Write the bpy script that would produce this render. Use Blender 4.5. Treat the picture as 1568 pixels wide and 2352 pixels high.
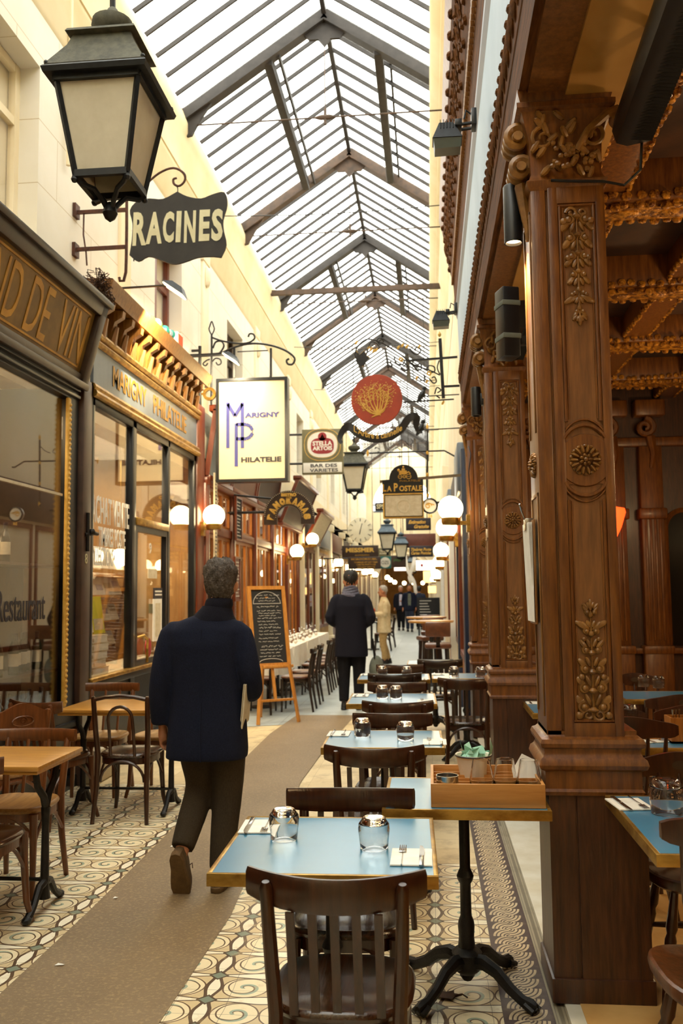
import bpy, bmesh, math, random
from mathutils import Vector, Matrix, Euler
R = random.Random(7)
PI = math.pi
S = bpy.context.scene
C = S.collection
for o in list(bpy.data.objects): bpy.data.objects.remove(o)

# ------------------------------------------------------------------ camera
cd = bpy.data.cameras.new('camera'); cam = bpy.data.objects.new('camera', cd); C.objects.link(cam); S.camera = cam
cd.sensor_fit = 'VERTICAL'; cd.sensor_height = 36.0; cd.lens = 2050/2352*36
F, CH = 2050.0, 1.56
yc = Vector((985-784, -(1356-1176), -F)).normalized()
u = Vector((-0.0195, 1, 0)); u = (u - yc*u.dot(yc)).normalized()
xc = yc.cross(u)
Rm = Matrix((xc, yc, u))                       # rows: world axes in camera coordinates
cam.matrix_world = Matrix.Translation((0, 0, CH)) @ Rm.to_4x4()
cd.clip_start = .05; cd.clip_end = 300
cd.dof.use_dof = True; cd.dof.focus_distance = 3.7; cd.dof.aperture_fstop = 4.5

# ------------------------------------------------------------------ world, exposure
w = bpy.data.worlds.new('overcast_sky'); S.world = w; w.use_nodes = True
bg = w.node_tree.nodes['Background']
bg.inputs[0].default_value = (1.0, .965, .885, 1); bg.inputs[1].default_value = 6.2
S.view_settings.view_transform = 'Standard'; S.view_settings.look = 'None'
S.view_settings.exposure = 0.0; S.view_settings.gamma = 1.0; S.view_settings.use_curve_mapping = False

# ------------------------------------------------------------------ materials
def lin(h):
    if not isinstance(h, str): return h
    v = [int(h[i:i+2], 16)/255 for i in (0, 2, 4)]
    return tuple(((c+.055)/1.055)**2.4 if c > .04045 else c/12.92 for c in v)
MATS = {}
class Ex:
    """tiny expression layer over math nodes"""
    def __init__(s, t, v): s.t, s.v = t, v
    def op(s, o, *a):
        n = s.t.nodes.new('ShaderNodeMath'); n.operation = o
        for i, x in enumerate((s,)+a):
            x = x.v if isinstance(x, Ex) else x
            if isinstance(x, (int, float)): n.inputs[i].default_value = x
            else: s.t.links.new(x, n.inputs[i])
        return Ex(s.t, n.outputs[0])
    def __add__(s, o): return s.op('ADD', o)
    def __sub__(s, o): return s.op('SUBTRACT', o)
    def __mul__(s, o): return s.op('MULTIPLY', o)
    def __truediv__(s, o): return s.op('DIVIDE', o)
    def __lt__(s, o): return s.op('LESS_THAN', o)
    def __gt__(s, o): return s.op('GREATER_THAN', o)
    def fr(s): return s.op('FRACT')
    def fl(s): return s.op('FLOOR')
    def ab(s): return s.op('ABSOLUTE')
    def sin(s): return s.op('SINE')
    def cos(s): return s.op('COSINE')
    def sq(s): return s.op('SQRT')
    def sg(s): return s.op('SIGN')
    def mn(s, o): return s.op('MINIMUM', o)
    def mx(s, o): return s.op('MAXIMUM', o)
    def at2(s, o): return s.op('ARCTAN2', o)
def newmat(name):
    m = bpy.data.materials.new(name); m.use_nodes = True; MATS[name] = m
    t = m.node_tree; b = t.nodes['Principled BSDF']
    return m, t, b
def link(t, a, b): t.links.new(a, b)
def mixc(t, f, a, b):
    n = t.nodes.new('ShaderNodeMix'); n.data_type = 'RGBA'
    for sock, x in ((n.inputs[0], f), (n.inputs[6], a), (n.inputs[7], b)):
        if isinstance(x, Ex): x = x.v
        if isinstance(x, (int, float)): sock.default_value = x
        elif isinstance(x, tuple): sock.default_value = (*x[:3], 1)
        else: link(t, x, sock)
    return n.outputs[2]
def coords(t, kind='Object', scale=(1, 1, 1)):
    c = t.nodes.new('ShaderNodeTexCoord'); m = t.nodes.new('ShaderNodeMapping')
    m.inputs['Scale'].default_value = scale; link(t, c.outputs[kind], m.inputs[0])
    return m.outputs[0]
def noise(t, vec, sc, det=4, rough=.6):
    n = t.nodes.new('ShaderNodeTexNoise'); n.inputs['Scale'].default_value = sc
    n.inputs['Detail'].default_value = det; n.inputs['Roughness'].default_value = rough
    link(t, vec, n.inputs['Vector']); return n.outputs['Fac']
def ramp(t, f, a, b):
    n = t.nodes.new('ShaderNodeMapRange'); n.inputs[1].default_value = a; n.inputs[2].default_value = b
    link(t, f, n.inputs[0]); return n.outputs[0]
def bump(t, b, h, st, dist=.01):
    n = t.nodes.new('ShaderNodeBump'); n.inputs['Strength'].default_value = st; n.inputs['Distance'].default_value = dist
    link(t, h, n.inputs['Height']); link(t, n.outputs[0], b.inputs['Normal'])
def mat(name, c, r=.6, c2=None, sc=6, stretch=(1, 1, 1), metal=0, bst=0, bsc=40, lo=.35, hi=.65, coat=0, spec=.5, crough=.18):
    m, t, b = newmat(name); c = lin(c)
    b.inputs['Roughness'].default_value = r; b.inputs['Metallic'].default_value = metal
    b.inputs['Coat Weight'].default_value = coat; b.inputs['Coat Roughness'].default_value = crough; b.inputs['Specular IOR Level'].default_value = spec
    c2 = lin(c2) if c2 else tuple(x*.8 for x in c)
    v = coords(t, 'Object', stretch)
    link(t, mixc(t, ramp(t, noise(t, v, sc), lo, hi), c, c2), b.inputs['Base Color'])
    if bst: bump(t, b, noise(t, v, bsc, 3), bst)
    return m
def emit(name, c, st):
    m, t, b = newmat(name); b.inputs['Base Color'].default_value = (*lin(c), 1)
    b.inputs['Emission Color'].default_value = (*lin(c), 1); b.inputs['Emission Strength'].default_value = st
    return m
def wood(name, c, c2, r=.4, ax=2, coat=.15, sc=14):
    st = [3.5, 3.5, 3.5]; st[ax] = .35
    return mat(name, c, r, c2, sc, tuple(st), bst=.12, bsc=30, lo=.3, hi=.72, coat=coat)
def glassmat(name, f0=.06, tint=(1, 1, 1), rough=.0):
    m, t, b = newmat(name); t.nodes.remove(b)
    out = [n for n in t.nodes if n.type == 'OUTPUT_MATERIAL'][0]
    tr = t.nodes.new('ShaderNodeBsdfTransparent'); tr.inputs[0].default_value = (*tint, 1)
    gl = t.nodes.new('ShaderNodeBsdfGlossy'); gl.inputs['Roughness'].default_value = rough
    lw = t.nodes.new('ShaderNodeLayerWeight'); lw.inputs[0].default_value = .5
    f = Ex(t, lw.outputs['Facing']).op('POWER', 4.0)*(1-f0)+f0
    mx = t.nodes.new('ShaderNodeMixShader')
    link(t, f.v, mx.inputs[0]); link(t, tr.outputs[0], mx.inputs[1]); link(t, gl.outputs[0], mx.inputs[2])
    link(t, mx.outputs[0], out.inputs[0]); return m

M = {}
M['cream'] = mat('cream_plaster', 'e2d2ac', .85, 'd8c598', 1.3, bst=.08, bsc=30)
M['cream2'] = mat('pale_plaster', 'f0e4c8', .85, 'e8d8b4', 1.1, bst=.05)
M['stone'] = mat('pale_stone', 'cfc3a8', .7, 'b9ac90', 3, bst=.1)
M['marble'] = mat('worn_marble', 'e4dfcf', .35, 'd0c6ac', 4, bst=.05)
M['iron'] = mat('black_iron', '1c1b1b', .45, '2a2726', 30, metal=.4, bst=.15, bsc=120)
M['ironb'] = mat('blue_black_iron', '1d2228', .45, '141619', 20, metal=.3, bst=.1)
M['rust'] = mat('rusty_brown_iron', '5a3220', .6, '3c2318', 25, metal=.3)
M['roofiron'] = mat('roof_iron', '2b2622', .6, '3a3430', 8, metal=.2)
M['roofbrown'] = mat('roof_brown_iron', '5b4636', .6, '43352b', 8, metal=.2)
M['lampcap'] = mat('dusty_lantern_metal', '5b5a4c', .7, '46453c', 20, metal=.3, bst=.2, bsc=60)
M['bluecap'] = mat('blue_grey_metal', '566470', .5, '46525c', 20, metal=.4)
M['frost'] = mat('frosted_lantern_glass', 'd6cfba', .35, 'cbc3ac', 6)
M['wood'] = wood('carved_oak', '86521c', '52290a', .42)
M['woodl'] = wood('pale_oak', '9a6a32', '6c4218', .45)  # paler oak tone for beads, brackets and cornice
M['woodp'] = wood('panel_oak', '89592b', '65401c', .5)
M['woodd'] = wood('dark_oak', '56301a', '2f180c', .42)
M['ornament'] = mat('carved_ornament_wood', '96692f', .42, '6f4a1e', 20, coat=.1)
M['chair'] = wood('dark_bistro_wood', '43220f', '241006', .28, coat=.35)
M['chairm'] = wood('brown_bistro_wood', '6c3b1a', '40200d', .3, coat=.3)
M['chairr'] = wood('reddish_chair_wood', '7c4720', '552c12', .32, coat=.3)
M['chairk'] = wood('near_black_chair_wood', '281711', '170d09', .3, coat=.3)
M['wind'] = wood('antique_chair_wood', '4b2814', '2c160a', .3, coat=.3)
M['seatd'] = wood('worn_seat_wood', '4a2a16', '231208', .2, ax=1, coat=.5)
M['seatl'] = wood('pale_seat_wood', 'a97f46', '7c5426', .35, ax=1)
M['oak'] = wood('honey_oak_top', 'c9913f', 'a4702a', .32, ax=0, coat=.3)
M['bamboo'] = wood('bamboo', 'c28a48', 'a87034', .45, ax=0, sc=8)
M['easel'] = wood('yellow_pine', 'c98a3a', 'a86a24', .45)
M['bluetop'] = mat('blue_laminate', '3f8db4', .3, '3a84aa', 5, spec=.6, coat=1, crough=.3)
M['brass'] = mat('brass_edge', 'c09a4c', .35, '8a6428', 9, metal=.75, bst=.1, stretch=(1, 1, 2))
M['gilt'] = mat('gilded_plaster', 'd08f2c', .4, '6a3c10', 28, metal=.35, bst=.8, bsc=55, lo=.4, hi=.6)
M['gold'] = mat('gold_paint', 'e6bb5c', .45, 'd0a040', 10)
M['coffer'] = mat('painted_coffer', '4b2d17', .7, '2b1a10', 2.5, bst=.1)
M['yellowpaint'] = mat('peeling_ochre_paint', 'b98a45', .75, 'a4752f', 2, bst=.1)
M['fascia'] = mat('pale_blue_fascia', 'a3b6c6', .5, '98acbd', 2, spec=.2)
M['woodm'] = mat('weathered_facade_wood', '6b4322', .75, '452a12', 9, (4, .4, 4), bst=.2, spec=.08)
M['black'] = mat('black_plastic', '15161a', .4, '0e0f12', 20)
M['heaterg'] = mat('black_louvre', '101012', .35, '08080a', 200, (1, 30, 1), bst=.5, bsc=60)
M['white'] = mat('white_cloth', 'f1ece0', .8, 'e6dfd0', 10)
M['paper'] = mat('white_paper', 'f4f1e8', .8, 'ebe7dc', 20)
M['steel'] = mat('steel', 'c8c8c8', .22, 'b0b0b0', 8, metal=1)
M['mint'] = mat('mint_paper', 'a9dccb', .7, '8fcdb9', 10)
M['whitepl'] = mat('white_plastic', 'e6dfd0', .5, 'd9d0bc', 10)
M['navy'] = mat('navy_wool', '1d2236', .92, '151929', 160, bst=.3, bsc=300, spec=.2)
M['navy2'] = mat('dark_wool', '1b1c28', .92, '14141e', 160, bst=.2, bsc=200, spec=.2)
M['trouser'] = mat('dark_grey_corduroy', '42382b', .9, '322a20', 60, (6, 6, 1), bst=.2, spec=.2)
M['blacktr'] = mat('black_trousers', '17161a', .9, '111014', 50, spec=.2)
M['khaki'] = mat('khaki_cotton', 'b89a66', .9, 'a58754', 20, bst=.2)
M['beige'] = mat('beige_jacket', 'dfcda4', .9, 'd0bc90', 15, bst=.2)
M['skin'] = mat('skin', 'c08560', .55, 'a96c4b', 15)
M['hair'] = mat('greying_hair', '473d34', .7, '857a70', 60, (1, 1, 1), bst=1.0, bsc=90, lo=.5, hi=.8)
M['hairk'] = mat('black_hair', '1a1614', .6, '0f0d0c', 60, bst=.5)
M['hairg'] = mat('grey_hair', 'b9b4ab', .7, '9c968c', 60, bst=.5)
M['scarf'] = mat('grey_scarf', '6d6e82', .9, '4a4a5c', 30, (1, 1, 4), bst=.3)
M['shoe'] = mat('brown_shoe', '5a4224', .6, '46331b', 20)
M['sole'] = mat('tan_rubber_sole', '6e5330', .75, '5b4426', 30, bst=.3)
M['shirt'] = mat('pale_shirt', 'c9c6d8', .85, 'b9b6c8', 10)
M['grey'] = mat('grey_jumper', '6d7268', .9, '5d6258', 10)
M['jeans'] = mat('blue_jeans', '222c42', .9, '1a2234', 20)
M['leather'] = mat('brown_leather', '6b3a1c', .35, '512a13', 12, coat=.2)
M['panelc'] = mat('cream_sign_panel', 'efdfb8', .4, 'ead9b0', 2)
M['indigo'] = mat('indigo_lettering', '4a4a9a', .5, '41418c', 5)
M['ink'] = mat('dark_lettering', '2a2733', .5, '201e28', 5)
M['slate'] = mat('slate_sign', '35322f', .75, '2c2927', 5, bst=.1)
M['cletter'] = mat('cream_lettering', 'd9d2ae', .6, 'cbc39c', 8)
M['redsign'] = mat('rust_red_sign', 'b2401c', .5, 'a0381a', 6)
M['ribbon'] = mat('black_ribbon', '211e1e', .5, '181616', 8)
M['brownsign'] = mat('brown_sign', '3a251a', .5, '2c1b13', 5)
M['olive'] = mat('olive_sign', '7a7454', .5, '6a6548', 5)
M['stellared'] = mat('crimson', 'a3262c', .5, '92202a', 5)
M['whitep'] = mat('white_paint', 'f2efe6', .5, 'e8e4d8', 4)
M['goldsign'] = mat('aged_gold_signboard', '8a6a2e', .45, '6e5222', 3, metal=.3)
M['goldl'] = mat('gold_leaf_lettering', 'c2902f', .4, 'a87824', 6, metal=.4)
M['frameb'] = mat('black_gloss_frame', '15171d', .3, '0e1014', 10)
M['frameb2'] = mat('dark_brown_frame', '3a261a', .4, '281a12', 10)
M['brownpost'] = mat('brown_painted_post', '4a3328', .45, '3a271f', 6)
M['redwood'] = wood('red_stained_wood', '7a3414', '541f0a', .35)
M['orangewood'] = wood('orange_oak', 'b8742c', '8a5018', .4)
M['bluesign'] = mat('blue_grey_fascia', '6f7c8c', .3, '5d6a7a', 3)
M['maroon'] = mat('maroon_panel', '6c3a32', .4, '5a2f28', 3)
M['chalk'] = mat('chalkboard', '1b1a1a', .8, '242222', 4)
M['chalkw'] = mat('chalk', 'd8d4cc', .9, 'c9c4ba', 30)
M['shopwall'] = mat('warm_interior_wall', 'b9925a', .8, '9a7646', 2)
M['shopdark'] = mat('dim_interior_wall', '4a3824', .8, '36281a', 2)
M['greenglass'] = mat('dark_green_bottle', '1d2a18', .12, '131c10', 5, coat=.5)
M['brownglass'] = mat('brown_bottle', '2c1c10', .12, '20140c', 5, coat=.5)
M['label'] = mat('bottle_label', 'ddd2b8', .7, 'cdbf9f', 20)
M['yellow'] = mat('yellow_sticker', 'e6e23a', .6, 'd8d22e', 5)
M['red'] = mat('red_print', 'b0242c', .6, 'a01e26', 5)
M['clockf'] = mat('clock_face', 'e8e2cc', .6, 'ddd6be', 3)
M['teal'] = mat('teal_paint', '1f7a78', .5, '196664', 3)
M['plant'] = mat('green_leaves', '4c6a3c', .7, '38502c', 20)
M['terracotta'] = mat('terracotta', 'b0582c', .7, '9a4a24', 8)
M['drybrown'] = mat('dry_leaf', '4a2c16', .8, '362010', 30)
M['orange'] = mat('orange_pouch', 'd8571e', .7, 'c44a18', 10)
M['bluepost'] = mat('navy_post', '1f2b48', .4, '182238', 5)
M['pole'] = mat('pole_paint', '7c6a50', .6, '6a5a42', 6)
M['globe'] = emit('lit_globe', 'ffe2a8', 15)
M['bulb_or_fill'] = emit('spot_bulb', 'ffd9a0', 14)
M['flood'] = emit('flood_lens', 'ffe3a6', 9)
M['redlamp'] = emit('red_glass_lamp', 'ff4a18', 3)
M['warmsign'] = emit('lit_sign', 'ffcf80', 2.2)
M['whitesign'] = emit('lit_white_sign', 'fff0e6', 1.4)
M['deadlens'] = mat('unlit_lens', '4e5348', .3, '42473c', 5)
M['winglass'] = glassmat('shop_window_glass', .05)
m, t, bb = newmat('clear_glass'); M['glass'] = m
bb.inputs['Base Color'].default_value = (.97, .98, .98, 1); bb.inputs['Roughness'].default_value = .01; bb.inputs['Transmission Weight'].default_value = 1; bb.inputs['IOR'].default_value = 1.45
m, t, b = newmat('roof_glass'); M['roofglass'] = m
out = [n for n in t.nodes if n.type == 'OUTPUT_MATERIAL'][0]; t.nodes.remove(b)
tr = t.nodes.new('ShaderNodeBsdfTransparent'); tr.inputs[0].default_value = (.93, .965, .955, 1)
tl = t.nodes.new('ShaderNodeBsdfTranslucent'); tl.inputs[0].default_value = (.9, .95, .93, 1)
mx = t.nodes.new('ShaderNodeMixShader'); mx.inputs[0].default_value = .18
link(t, tr.outputs[0], mx.inputs[1]); link(t, tl.outputs[0], mx.inputs[2]); link(t, mx.outputs[0], out.inputs[0])

# patterned cement tiles, drawn with math nodes
def tilemat():
    m, t, b = newmat('scroll_cement_tiles')
    c = t.nodes.new('ShaderNodeTexCoord'); sp = t.nodes.new('ShaderNodeSeparateXYZ'); link(t, c.outputs['Object'], sp.inputs[0])
    nv = noise(t, c.outputs['Object'], 3, 3)
    nz = Ex(t, nv)
    T = .44
    X = Ex(t, sp.outputs[0]) + (nz-.5)*.03; Y = Ex(t, sp.outputs[1]) + (nz-.5)*.03
    U = (X/T).fr()*2-1; V = (Y/(T*.5)).fr()*2-1
    eh = V.ab()*-1+1; ev = U.ab()*-1+1
    wh = (U*PI).cos()*.10+.17                      # dogbone along the row edge
    wv = (V*PI).cos()*.05+.09
    w1 = eh-wh; w2 = ev-wv
    band = w1.mn(w2)
    isw = band < 0
    line = band.ab() < .034
    dia = (eh*.5+ev) < .17; dl = ((eh*.5+ev)-.17).ab() < .03
    px = (U.ab()-.42); py = V*U.sg()*.52
    r = (px*px+py*py).sq()
    a = py.at2(px)/(2*PI)
    sp1 = (a + r*3.4).fr()
    scr = (sp1 < .10)*(r < .40)
    teal = (sp1 > .10)*(sp1 < .30)*(r < .3)
    ring = ((r-.41).ab() < .014)
    inn = r < .41
    col = mixc(t, inn, lin('d6c094'), lin('efdfb8'))
    col = mixc(t, teal, col, lin('9fae98'))
    col = mixc(t, scr, col, lin('6a5238'))
    col = mixc(t, ring, col, lin('6a4e34'))
    col = mixc(t, isw, col, lin('f6ecd0'))
    col = mixc(t, line, col, lin('5d4630'))
    col = mixc(t, dia, col, lin('7f8a76'))
    col = mixc(t, dl, col, lin('55432f'))
    n2 = noise(t, c.outputs['Object'], 9, 5, .7)
    col = mixc(t, ramp(t, n2, .55, .8), col, lin('c4aa7c'))
    gx = ((X/.2).fr() < .012); gy = ((Y/.2).fr() < .012)
    col = mixc(t, gx.mx(gy)*.6, col, lin('4c3a28'))
    link(t, col, b.inputs['Base Color']); b.inputs['Roughness'].default_value = .38
    bump(t, b, n2, .08)
    return m
M['tile'] = tilemat()
def guilmat():
    m, t, b = newmat('guilloche_border_tiles')
    c = t.nodes.new('ShaderNodeTexCoord'); sp = t.nodes.new('ShaderNodeSeparateXYZ'); link(t, c.outputs['Object'], sp.inputs[0])
    X = Ex(t, sp.outputs[0]); Y = Ex(t, sp.outputs[1])
    Pp = .088
    uu = X-.333; fy = (Y/Pp).fr(); left = uu < 0
    v = (left*fy + (left*-1+1)*(fy*-1+1))*Pp
    r1 = (uu*uu*1.05+v*v*.62).sq()
    strands = (r1*(2*PI/.0175)+1.2).sin() > -.45
    inside = (r1 < .076)*(r1 > .018)
    dot = r1 < .0105
    col = mixc(t, inside*strands, lin('4a3934'), lin('cdb892')); col = mixc(t, dot, col, lin('cdb892'))
    n2 = noise(t, c.outputs['Object'], 12, 5, .7)
    col = mixc(t, ramp(t, n2, .5, .8), col, lin('6b5a4a'))
    gy = ((Y/.2).fr() < .012)
    col = mixc(t, gy*.7, col, lin('2f2622'))
    link(t, col, b.inputs['Base Color']); b.inputs['Roughness'].default_value = .4
    return m
M['guil'] = guilmat()
def slabmat(name, ca, cb, cj, sx, sy, r=.5, j=.012):
    m, t, b = newmat(name)
    c = t.nodes.new('ShaderNodeTexCoord'); sp = t.nodes.new('ShaderNodeSeparateXYZ'); link(t, c.outputs['Object'], sp.inputs[0])
    X = Ex(t, sp.outputs[0])/sx; Y = Ex(t, sp.outputs[1])/sy
    Y2 = Y + (X.fl()*.37)
    cell = ((X.fl()*12.99+Y2.fl()*78.23).sin()*43758.5).fr()
    col = mixc(t, cell, lin(ca), lin(cb))
    n2 = noise(t, c.outputs['Object'], 4, 5, .7)
    col = mixc(t, ramp(t, n2, .5, .85), col, lin(cj))
    col = mixc(t, (X.fr() < j).mx(Y2.fr() < j)*.7, col, lin(cj))
    link(t, col, b.inputs['Base Color']); b.inputs['Roughness'].default_value = r
    return m
M['slab'] = slabmat('plain_cream_tiles', 'ddcaa0', 'cfb98c', '8c7450', .2, .2)
M['farslab'] = slabmat('grey_paving', 'b9c0bf', 'a3acac', '848884', .9, 1.4, .38)
M['strip'] = slabmat('ridged_threshold_stone', '9d927a', '8f846c', '5f5644', .012, 9, .6, .3)
def asphalt():
    m, t, b = newmat('worn_asphalt')
    v = coords(t)
    n1 = noise(t, v, 1.4, 4); n2 = noise(t, v, 170, 2, .8); n3 = noise(t, v, 60, 2)
    col = mixc(t, ramp(t, n1, .3, .7), lin('8a7558'), lin('776246'))
    col = mixc(t, ramp(t, n3, .5, .8), col, lin('a88f68'))
    col = mixc(t, ramp(t, n2, .68, .76), col, lin('c9b48a'))
    col = mixc(t, ramp(t, noise(t, v, 5, 6, .7), .58, .75)*1.0 if 0 else Ex(t, ramp(t, noise(t, v, 5, 6, .7), .6, .8))*.5, col, lin('5a4936'))
    link(t, col, b.inputs['Base Color']); b.inputs['Roughness'].default_value = .5
    bump(t, b, n2, .35, .004); return m
M['asphalt'] = asphalt()
def wallmat():
    m, t, b = newmat('ashlar_plaster')
    c = t.nodes.new('ShaderNodeTexCoord'); sp = t.nodes.new('ShaderNodeSeparateXYZ'); link(t, c.outputs['Object'], sp.inputs[0])
    Z = Ex(t, sp.outputs[2])/.55; Y = Ex(t, sp.outputs[1])/1.6 + Z.fl()*.5
    col = mixc(t, ramp(t, noise(t, c.outputs['Object'], 1.5), .3, .7), lin('e9e4d8'), lin('e1dac8'))
    j = (Z.fr() < .014).mx(Y.fr() < .005)
    col = mixc(t, j, col, lin('c2b292'))
    link(t, col, b.inputs['Base Color']); b.inputs['Roughness'].default_value = .85
    return m
M['ashlar'] = wallmat()

# ------------------------------------------------------------------ mesh builder
class MB:
    def __init__(s): s.bm = bmesh.new()
    def poly(s, pts):
        vs = [s.bm.verts.new(p) for p in pts]
        try: return s.bm.faces.new(vs)
        except ValueError: return None
    def box(s, x0, x1, y0, y1, z0, z1, bev=0):
        return s.obox(((x0+x1)/2, (y0+y1)/2, (z0+z1)/2), (abs(x1-x0), abs(y1-y0), abs(z1-z0)), None, bev)
    def obox(s, c, sz, rot=None, bev=0):
        mt = Matrix.Translation(c)
        if rot is not None: mt = mt @ Euler(rot).to_matrix().to_4x4()
        mt = mt @ Matrix.Diagonal((*sz, 1))
        r = bmesh.ops.create_cube(s.bm, size=1, matrix=mt)
        if bev:
            es = list({e for v in r['verts'] for e in v.link_edges})
            bmesh.ops.bevel(s.bm, geom=es, offset=bev, segments=2, profile=.5, affect='EDGES')
        return s
    def bar(s, p, q, w, h=None, bev=0):            # square bar from p to q
        p, q = Vector(p), Vector(q); d = q-p; h = h or w
        rot = d.to_track_quat('Z', 'Y').to_euler()
        return s.obox((p+q)/2, (w, h, d.length), rot, bev)
    def rings(s, rs, closed=True, cap=True, loop=False):
        vr = [[s.bm.verts.new(p) for p in r] for r in rs]
        n = len(vr[0]); k = len(vr)
        for i in range(k if loop else k-1):
            a, b = vr[i], vr[(i+1) % k]
            for j in range(n if closed else n-1):
                j2 = (j+1) % n
                try: s.bm.faces.new((a[j], a[j2], b[j2], b[j]))
                except ValueError: pass
        if cap and not loop and closed:
            for r in (vr[0][::-1], vr[-1]):
                try: s.bm.faces.new(r)
                except ValueError: pass
        return s
    def tube(s, pts, r, n=8, cap=True, loop=False, flat=1.0):
        pts = [Vector(p) for p in pts]; k = len(pts)
        rr = r if isinstance(r, (list, tuple)) else [r]*k
        if len(rr) != k: rr = [rr[0]+(rr[-1]-rr[0])*i/(k-1) for i in range(k)]
        rs = []; N = None
        for i, p in enumerate(pts):
            a = pts[i-1] if (i > 0 or loop) else p; c = pts[(i+1) % k] if (i < k-1 or loop) else p
            d = (c-a); d = d.normalized() if d.length > 1e-9 else Vector((0, 0, 1))
            if N is None:
                N = d.orthogonal().normalized()
                if abs(d.z) < .9: N = (Vector((0, 0, 1))-d*d.z).normalized()
                elif abs(d.y) < .9: N = (Vector((0, 1, 0))-d*d.y).normalized()
            else:
                N = N-d*N.dot(d); N = N.normalized() if N.length > 1e-6 else d.orthogonal().normalized()
            B = d.cross(N)
            rs.append([p+(N*math.cos(2*PI*j/n)+B*math.sin(2*PI*j/n)*flat)*rr[i] for j in range(n)])
        return s.rings(rs, cap=cap, loop=loop)
    def lathe(s, prof, c=(0, 0, 0), n=20, axis='Z', cap=True):
        c = Vector(c); rs = []
        for r, z in prof:
            q = []
            for j in range(n):
                a = 2*PI*j/n; x, y = r*math.cos(a), r*math.sin(a)
                q.append(c+Vector({'Z': (x, y, z), 'Y': (x, z, -y), 'X': (z, x, y)}[axis]))
            rs.append(q)
        return s.rings(rs, cap=cap)
    def ball(s, c, r, n=10, sc=(1, 1, 1), rot=None):
        mt = Matrix.Translation(c)
        if rot is not None: mt = mt @ Euler(rot).to_matrix().to_4x4()
        mt = mt @ Matrix.Diagonal((*sc, 1))
        bmesh.ops.create_uvsphere(s.bm, u_segments=n, v_segments=max(4, n*2//3), radius=r, matrix=mt); return s
    def prism(s, poly, d0, d1, plane='XZ'):        # extrude a 2D polygon along the third axis
        f = {'XZ': lambda a, b, d: (a, d, b), 'XY': lambda a, b, d: (a, b, d), 'YZ': lambda a, b, d: (d, a, b)}[plane]
        return s.rings([[f(a, b, d0) for a, b in poly], [f(a, b, d1) for a, b in poly]])
    def sweep(s, prof, y0, y1):                    # open (x,z) profile along Y
        return s.rings([[(x, y0, z) for x, z in prof], [(x, y1, z) for x, z in prof]], closed=False)
    def xf(s, mtx): bmesh.ops.transform(s.bm, matrix=mtx, verts=s.bm.verts); return s
    def join(s, o): 
        me = bpy.data.meshes.new('tmp'); o.bm.to_mesh(me); s.bm.from_mesh(me); bpy.data.meshes.remove(me); return s
def flabel(o, label=None, cat=None, group=None, kind=None):
    for k, v in (('label', label), ('category', cat), ('group', group), ('kind', kind)):
        if v: o[k] = v
    return o
def out_(mb, name, m, parent=None, loc=None, rz=0, smooth=35, label=None, cat=None, group=None, kind=None, fixn=True):
    if fixn: bmesh.ops.recalc_face_normals(mb.bm, faces=mb.bm.faces)
    me = bpy.data.meshes.new(name); mb.bm.to_mesh(me); mb.bm.free()
    me.materials.append(M[m] if isinstance(m, str) else m)
    if smooth:
        me.polygons.foreach_set('use_smooth', [True]*len(me.polygons))
        me.set_sharp_from_angle(angle=math.radians(smooth))
    o = bpy.data.objects.new(name, me); C.objects.link(o)
    if parent: o.parent = parent
    if loc: o.location = loc
    if rz: o.rotation_euler = (0, 0, rz)
    return flabel(o, label, cat, group, kind)
def thing(name, label, cat, loc=(0, 0, 0), rz=0, group=None):
    o = bpy.data.objects.new(name, None); C.objects.link(o); o.empty_display_size = .1
    o.location = loc; o.rotation_euler = (0, 0, rz)
    return flabel(o, label, cat, group)
def struct(mb, name, m, parent=None, **k):
    return out_(mb, name, m, parent, kind=None if parent else 'structure', **k)
def dup(root, loc, rz, label=None, group=None, scale=None):
    def cp(o, par):
        c = o.copy(); C.objects.link(c)
        if par: c.parent = par
        for ch in KIDS.get(o.name, []): cp(ch, c)
        return c
    KIDS = {}
    for o in bpy.data.objects:
        if o.parent: KIDS.setdefault(o.parent.name, []).append(o)
    r = cp(root, None); r.location = loc; r.rotation_euler = (0, 0, rz)
    if scale: r.scale = (scale,)*3
    if label: r['label'] = label
    if group: r['group'] = group
    return r
def spiral(c, r0, r1, a0, turns, n=26, plane='XZ', y=0):
    q = []
    for i in range(n):
        f = i/(n-1); a = a0+turns*2*PI*f; r = r0+(r1-r0)*f
        q.append((c[0]+r*math.cos(a), c[1]+r*math.sin(a)))
    return {'XZ': [(a, y, b) for a, b in q], 'YZ': [(y, a, b) for a, b in q], 'XY': [(a, b, y) for a, b in q]}[plane]
def bez(p0, p1, p2, p3, n=10):
    p0, p1, p2, p3 = map(Vector, (p0, p1, p2, p3))
    return [p0*(1-f)**3+p1*3*f*(1-f)**2+p2*3*f*f*(1-f)+p3*f**3 for f in [i/n for i in range(n+1)]]
def lerp(a, b, f): return a+(b-a)*f
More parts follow.
